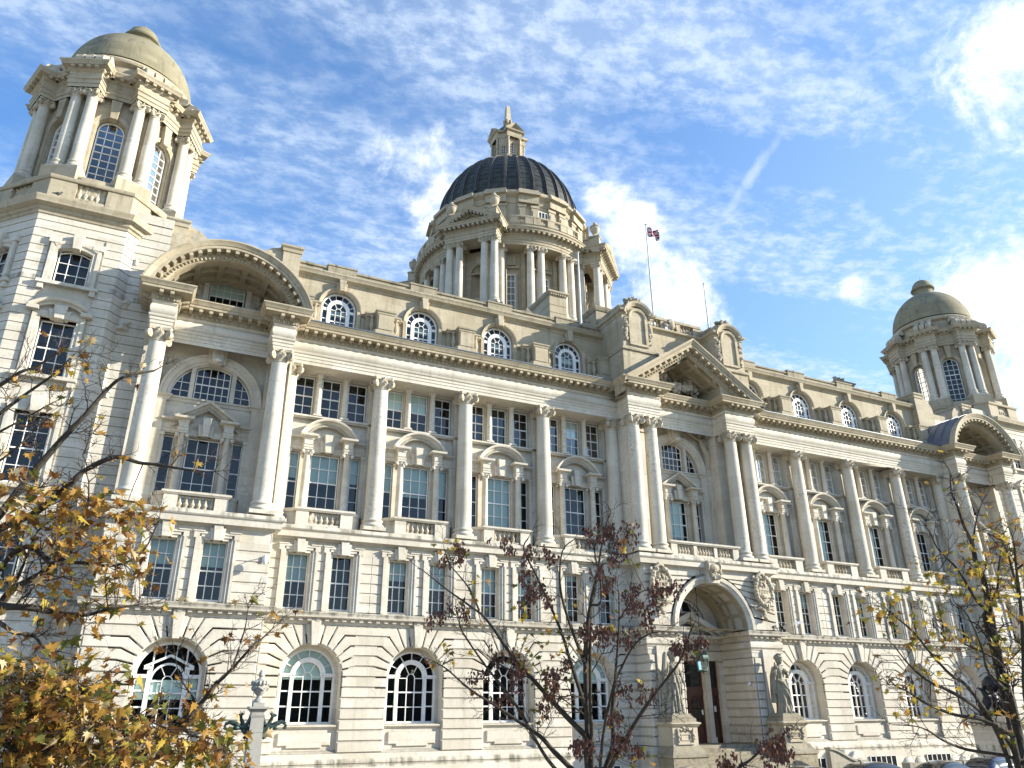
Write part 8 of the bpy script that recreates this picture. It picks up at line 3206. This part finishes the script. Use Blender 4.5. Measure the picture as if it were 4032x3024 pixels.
# ------------------------------------------------------------------ parked cars
def car(loc, rz, paint, label, sedan):
    P = empty('parked_car', loc, rz)
    tag(P, label, 'car', 'cars parked in front of the building')
    L2 = 2.15
    # stations: x, half width, sill z, belt z, roof z, roof half width
    if sedan:
        st = [(-2.2, .70, .42, .72, .80, .55), (-2.1, .82, .30, .92, .98, .62), (-1.55, .88, .26, .96, 1.06, .66), (-.95, .90, .25, .97, 1.36, .58), (-.35, .90, .25, .96, 1.44, .60), (.35, .90, .25, .95, 1.41, .59), (.95, .90, .25, .94, 1.12, .66), (1.5, .88, .26, .90, .96, .68), (2.05, .80, .30, .72, .78, .62), (2.18, .66, .42, .60, .62, .5)]
    else:
        st = [(-2.0, .74, .42, .80, .95, .58), (-1.92, .84, .30, .96, 1.14, .62), (-1.5, .88, .26, .98, 1.42, .60), (-.9, .89, .25, .97, 1.49, .61), (-.2, .89, .25, .96, 1.48, .60), (.4, .89, .25, .95, 1.38, .59), (.95, .89, .25, .94, 1.08, .66), (1.4, .87, .26, .90, .97, .68), (1.95, .80, .30, .74, .80, .62), (2.08, .66, .42, .6, .62, .5)]
    v = []
    for x, w, zs, zb, zr, wr in st:
        mid = (zs + zb) / 2
        half = [(0, zs - .02), (w * .86, zs), (w, mid), (w * .97, zb), (wr + .06, zb + (zr - zb) * .78), (wr * .86, zr - .012), (0, zr)]
        ringp = half + [(-y, z) for y, z in reversed(half[1:-1])]
        v += [(x, y, z) for y, z in ringp]
    n = 12
    f, mi = [], []
    for k in range(len(st) - 1):
        for j in range(n):
            q = (j + 1) % n
            f.append((k * n + j, k * n + q, (k + 1) * n + q, (k + 1) * n + j))
            cab = 3 <= k <= 5 if sedan else 2 <= k <= 5
            side = j in (3, 8)
            screen = j in (3, 4, 5, 6, 7, 8) and ((sedan and k in (2, 5)) or (not sedan and k in (1, 5)))
            g_ = (side and cab) or (screen and j in (4, 5, 6, 7))
            mi.append(1 if g_ else 0)
    f.append(tuple(range(n)))
    f.append(tuple((len(st) - 1) * n + j for j in range(n)))
    mi += [0, 0]
    m = MB()
    m.v, m.f, m.m = v, f, mi
    b = m.build('body', [paint, 'car_glass'], P, angle=60)
    sb = b.modifiers.new('sub', 'SUBSURF')
    sb.levels = sb.render_levels = 3
    for x in (-1.3, 1.32):
        for s in (-1, 1):
            m = MB()
            M = []
            m.lathe([(.18, -.11), (.31, -.11), (.32, -.06), (.32, .06), (.31, .11), (.18, .11)], 20)
            m.v = [(p[0], p[2], p[1]) for p in m.v]
            w_ = m.build('wheel', 'tyre', P, loc=(x, s * .80, .32))
            m = MB()
            m.lathe([(.02, .10), (.19, .10), (.19, -.1), (.02, -.1)], 14)
            m.v = [(p[0], p[2], p[1]) for p in m.v]
            m.build('rim', 'pole_paint', w_)
    for s in (-1, 1):
        m = MB()
        m.ball((st[1][0] - .02, s * .66, .82), (.07, .16, .11), 10, 8)
        m.build('tail_light', 'tail_red', P)
        m = MB()
        m.ball((.75, s * .98, .98), (.06, .10, .07), 8, 6)
        m.build('wing_mirror', paint, P)
    m = MB()
    m.tube([(st[3][0] - .25, 0, st[3][4] - .03), (st[3][0] - .45, 0, st[3][4] + .09)], [.03, .01], 6)
    m.build('roof_aerial', 'black_metal', P)


car((-1.35, -8.5, GZ), R(4), 'car_black', 'low black car parked below the right statue, farthest left of the cars', True)
car((3.1, -8.4, GZ), R(-3), 'car_black', 'shiny black hatchback parked second from the left in front of the building', False)
car((7.3, -6.9 - 1.6, GZ), R(6), 'car_black', 'dark low saloon between the hatchback and the blue car', True)
car((11.3, -8.6, GZ + .06), R(2), 'car_blue', 'dark blue saloon with a red tail light, farthest right of the cars', False)

# ------------------------------------------------------------------ trees
LEAF = [(0, 0), (.10, .03), (.34, -.10), (.24, .10), (.50, .20), (.30, .28), (.38, .50), (.16, .42), (.0, .86), (-.16, .42), (-.38, .50), (-.30, .28), (-.50, .20), (-.24, .10), (-.34, -.10), (-.10, .03)]


def add_leaf(mb, p, size, rg, mi, hang=.4):
    """five-lobed leaf, folded along its midrib and curled"""
    th = rg.uniform(0, 2 * math.pi)
    tilt = rg.gauss(hang, .55)
    M = Matrix.Rotation(th, 3, 'Z') @ Matrix.Rotation(-tilt * 1.3, 3, 'X') @ Matrix.Rotation(rg.gauss(0, .6), 3, 'Y')
    fold = rg.uniform(.1, .7)
    curl = rg.uniform(-.3, .5)
    base = len(mb.v)
    p = Vector(p)
    for (x, y) in LEAF:
        z = abs(x) * fold - y * y * curl
        q = M @ Vector((x * size, y * size, z * size))
        mb.v.append(tuple(p + q))
    mb.f.append(tuple(base + i for i in (0, 1, 2, 3, 4, 5, 6, 7, 8)))
    mb.f.append(tuple(base + i for i in (0, 8, 9, 10, 11, 12, 13, 14, 15)))
    mb.m += [mi, mi]


def add_key(mb, p, size, rg, mi):
    """shrivelled hanging seed key: narrow twisted blade"""
    d = Vector((rg.gauss(0, .35), rg.gauss(0, .35), -1)).normalized()
    a = d.cross(Vector((rg.random() + .1, rg.random(), 0))).normalized()
    b = d.cross(a)
    p = Vector(p)
    w = size * rg.uniform(.2, .36)
    v = [p, p + d * size * .4 + a * w, p + d * size * .6 + b * w * .5, p + d * size * .45 - a * w, p + d * size * 1.05 + b * w * .3]
    o = len(mb.v)
    mb.v += [tuple(q) for q in v]
    mb.f += [(o, o + 1, o + 2), (o, o + 2, o + 3), (o + 1, o + 4, o + 2), (o + 3, o + 2, o + 4)]
    mb.m += [mi] * 4


def smooth_path(pts, sub=4):
    pts = [Vector(p) for p in pts]
    out = []
    for i in range(len(pts) - 1):
        p0, p1, p2, p3 = pts[max(i - 1, 0)], pts[i], pts[i + 1], pts[min(i + 2, len(pts) - 1)]
        for k in range(sub):
            t = k / sub
            out.append(.5 * ((2 * p1) + (p2 - p0) * t + (2 * p0 - 5 * p1 + 4 * p2 - p3) * t * t + (3 * p1 - p0 - 3 * p2 + p3) * t ** 3))
    out.append(pts[-1])
    return out


def twig(mb, p, d, L, r, rg, depth, tips):
    n = 3
    pts = [p]
    q = p.copy()
    dd = d.copy()
    for i in range(n):
        dd = (dd + Vector((rg.gauss(0, .20), rg.gauss(0, .20), rg.gauss(.05, .16)))).normalized()
        q = q + dd * (L / n)
        pts.append(q.copy())
    mb.tube(pts, [r, r * .85, r * .7, r * .6], 4 if r > .006 else 3, cap=False)
    # knobbly bud at the end
    mb.ball(pts[-1], r * 1.15, 4, 3)
    tips.append(pts[-1])
    if depth > 0:
        for i in range(1, n + 1):
            if rg.random() < .85:
                ax = dd.cross(Vector((rg.gauss(0, 1), rg.gauss(0, 1), rg.gauss(0, 1)))).normalized()
                for s in ((1, -1) if rg.random() < .6 else (1,)):
                    nd = (dd * .75 + ax * s * .75 + Vector((0, 0, .12))).normalized()
                    twig(mb, pts[i], nd, L * rg.uniform(.35, .62), max(r * .66, .0022), rg, depth - 1, tips)


def tree(name, label, base, limbs, clumps, mats, leafsize, seed, twig_len, keys=None, spread=.17, twig_step=.28, trunk_r=.12, stray=0.03, group=None):
    rg = random.Random(seed)
    P = empty(name, base)
    tag(P, label, 'tree', group)
    off = Vector(base)
    tr = MB()
    tw = MB()
    tips = []
    allpts = []
    for pts, r0, r1 in limbs:
        sp = smooth_path(pts)
        n = len(sp)
        rad = [r0 + (r1 - r0) * (i / (n - 1)) ** .8 for i in range(n)]
        tr.tube([p - off for p in sp], [r * rg.uniform(.92, 1.1) for r in rad], 9)
        allpts += sp
        Lg = sum((sp[i + 1] - sp[i]).length for i in range(n - 1))
        acc = 0
        for i in range(1, n - 1):
            acc += (sp[i + 1] - sp[i]).length
            if acc > twig_step * rg.uniform(.6, 1.3) and i > n * .22:
                acc = 0
                d = (sp[i + 1] - sp[i]).normalized()
                ax = d.cross(Vector((rg.gauss(0, 1), rg.gauss(0, 1), rg.gauss(0, 1)))).normalized()
                for s in ((1, -1) if rg.random() < .5 else (1,)):
                    nd = (d * .7 + ax * s * .8 + Vector((0, 0, .15))).normalized()
                    twig(tw, sp[i] - off, nd, twig_len * rg.uniform(.5, 1.2) * (1.15 - .5 * i / n), max(.0055, rad[i] * .28), rg, 2, tips)
        d = (sp[-1] - sp[-2]).normalized()
        twig(tw, sp[-1] - off, d, twig_len * .7, max(.004, rad[-1] * .8), rg, 2, tips)
    # trunk down to the ground
    top = Vector(limbs[0][0][0])
    root = Vector((0, 0, 0))
    tp = [root, root * .6 + (top - off) * .4 + Vector((.03, 0, 0)), top - off]
    tr.tube(smooth_path(tp), [trunk_r * (1.25 - .25 * i / 8) for i in range(9)], 12)
    for pts, r0, r1 in limbs[1:]:
        p = Vector(pts[0]) - off
        if (p - (top - off)).length < 3.2 and abs(r0) > .02:
            tr.tube(smooth_path([tp[1] * .5 + tp[2] * .5, (tp[2] + p) * .5, p]), [r0 * 1.15] * 9, 7)
    tr.build('trunk', 'bark', P)
    lf = MB()
    # clumps of leaves, each joined to the nearest limb by a thin shoot
    for x, y, z, k in clumps:
        c = Vector((x, y, z))
        near = min(allpts, key=lambda q: (q - c).length_squared)
        mid = (near + c) * .5 + Vector((rg.gauss(0, .05), rg.gauss(0, .05), rg.gauss(-.02, .05)))
        if (near - c).length < 1.8:
            tw.tube([near - off, mid - off, c - off], [.007, .005, .003], 4, cap=False)
        for i in range(k):
            p = c + Vector((rg.gauss(0, spread), rg.gauss(0, spread), rg.gauss(0, spread * .75)))
            tw.tube([c - off, p - off], [.0018, .0012], 3, cap=False)
            mi = rg.choices(range(len(mats[0])), weights=mats[1])[0]
            add_leaf(lf, p - off, leafsize * rg.uniform(.7, 1.2), rg, mi)
    for t in tips:
        if rg.random() < stray:
            mi = rg.choices(range(len(mats[0])), weights=mats[1])[0]
            add_leaf(lf, t, leafsize * rg.uniform(.7, 1.1), rg, mi)
    tw.build('twigs', 'twig_bark', P, angle=60)
    lf.build('foliage', list(mats[0]), P, angle=180)
    if keys:
        ky = MB()
        for x, y, z, k in keys:
            c = Vector((x, y, z))
            near = min(allpts, key=lambda q: (q - c).length_squared)
            mid = (near + c) * .5 + Vector((rg.gauss(0, .06), rg.gauss(0, .06), rg.gauss(.03, .05)))
            if (near - c).length < 1.6:
                ky.mi = 2
                ky.tube([near - off, mid - off, c - off], [.007, .0055, .004], 4, cap=False)
            for i in range(k):
                b = c + Vector((rg.gauss(0, .085), rg.gauss(0, .085), rg.gauss(0, .085)))
                ky.mi = 2
                ky.tube([c - off, b - off], [.003, .002], 3, cap=False)
                for j in range(9):
                    add_key(ky, b - off + Vector((rg.gauss(0, .03), rg.gauss(0, .03), rg.gauss(0, .04))), rg.uniform(.04, .085), rg, rg.choice((0, 0, 1)))
        ky.build('seed_clusters', ['leaf_rust', 'leaf_umber', 'twig_bark'], P, angle=180)
    return P


TG = 'maple trees in front of the building'
GOLD = (('leaf_gold', 'leaf_brown', 'leaf_dry', 'leaf_green', 'leaf_yellow'), (5, 3.5, 2, 1.2, 1.5))
LOWM = (('leaf_gold', 'leaf_brown', 'leaf_dry', 'leaf_green', 'leaf_yellow'), (5, 3.2, 1.0, 3.0, 1.8))
MIDM = (('leaf_green', 'leaf_yellow', 'leaf_gold', 'leaf_brown'), (5, 3, 2, 1.5))
YEL = (('leaf_yellow', 'leaf_gold', 'leaf_green', 'leaf_brown'), (5, 3, 3, 1.4))
tree('maple_tree', 'half bare maple with golden brown leaves and long branches at the upper left', (-31.6, -26.2, GZ), LEFT, LEFT_CLUMPS, GOLD, .135, 3, .42, trunk_r=.11, group=TG)
tree('maple_tree', 'leafy yellow green maple filling the lower left corner', (-29.9, -27.8, GZ), LOW, LOW_CLUMPS, LOWM, .125, 5, .34, trunk_r=.09, stray=.06, group=TG)
tree('maple_tree', 'dark multi-stemmed maple with hanging rust brown seed clusters before the entrance', (-21.86, -24.3, GZ), MID, MID_CLUMPS, MIDM, .135, 8, .46, keys=MID_DRY, trunk_r=.17, stray=.006, twig_step=.26, group=TG)
tree('maple_tree', 'bare spreading maple with yellow leaves at the right edge', (-18.8, -29.4, GZ), RIGHT, RIGHT_CLUMPS, YEL, .105, 13, .34, trunk_r=.14, stray=.012, twig_step=.22, group=TG)
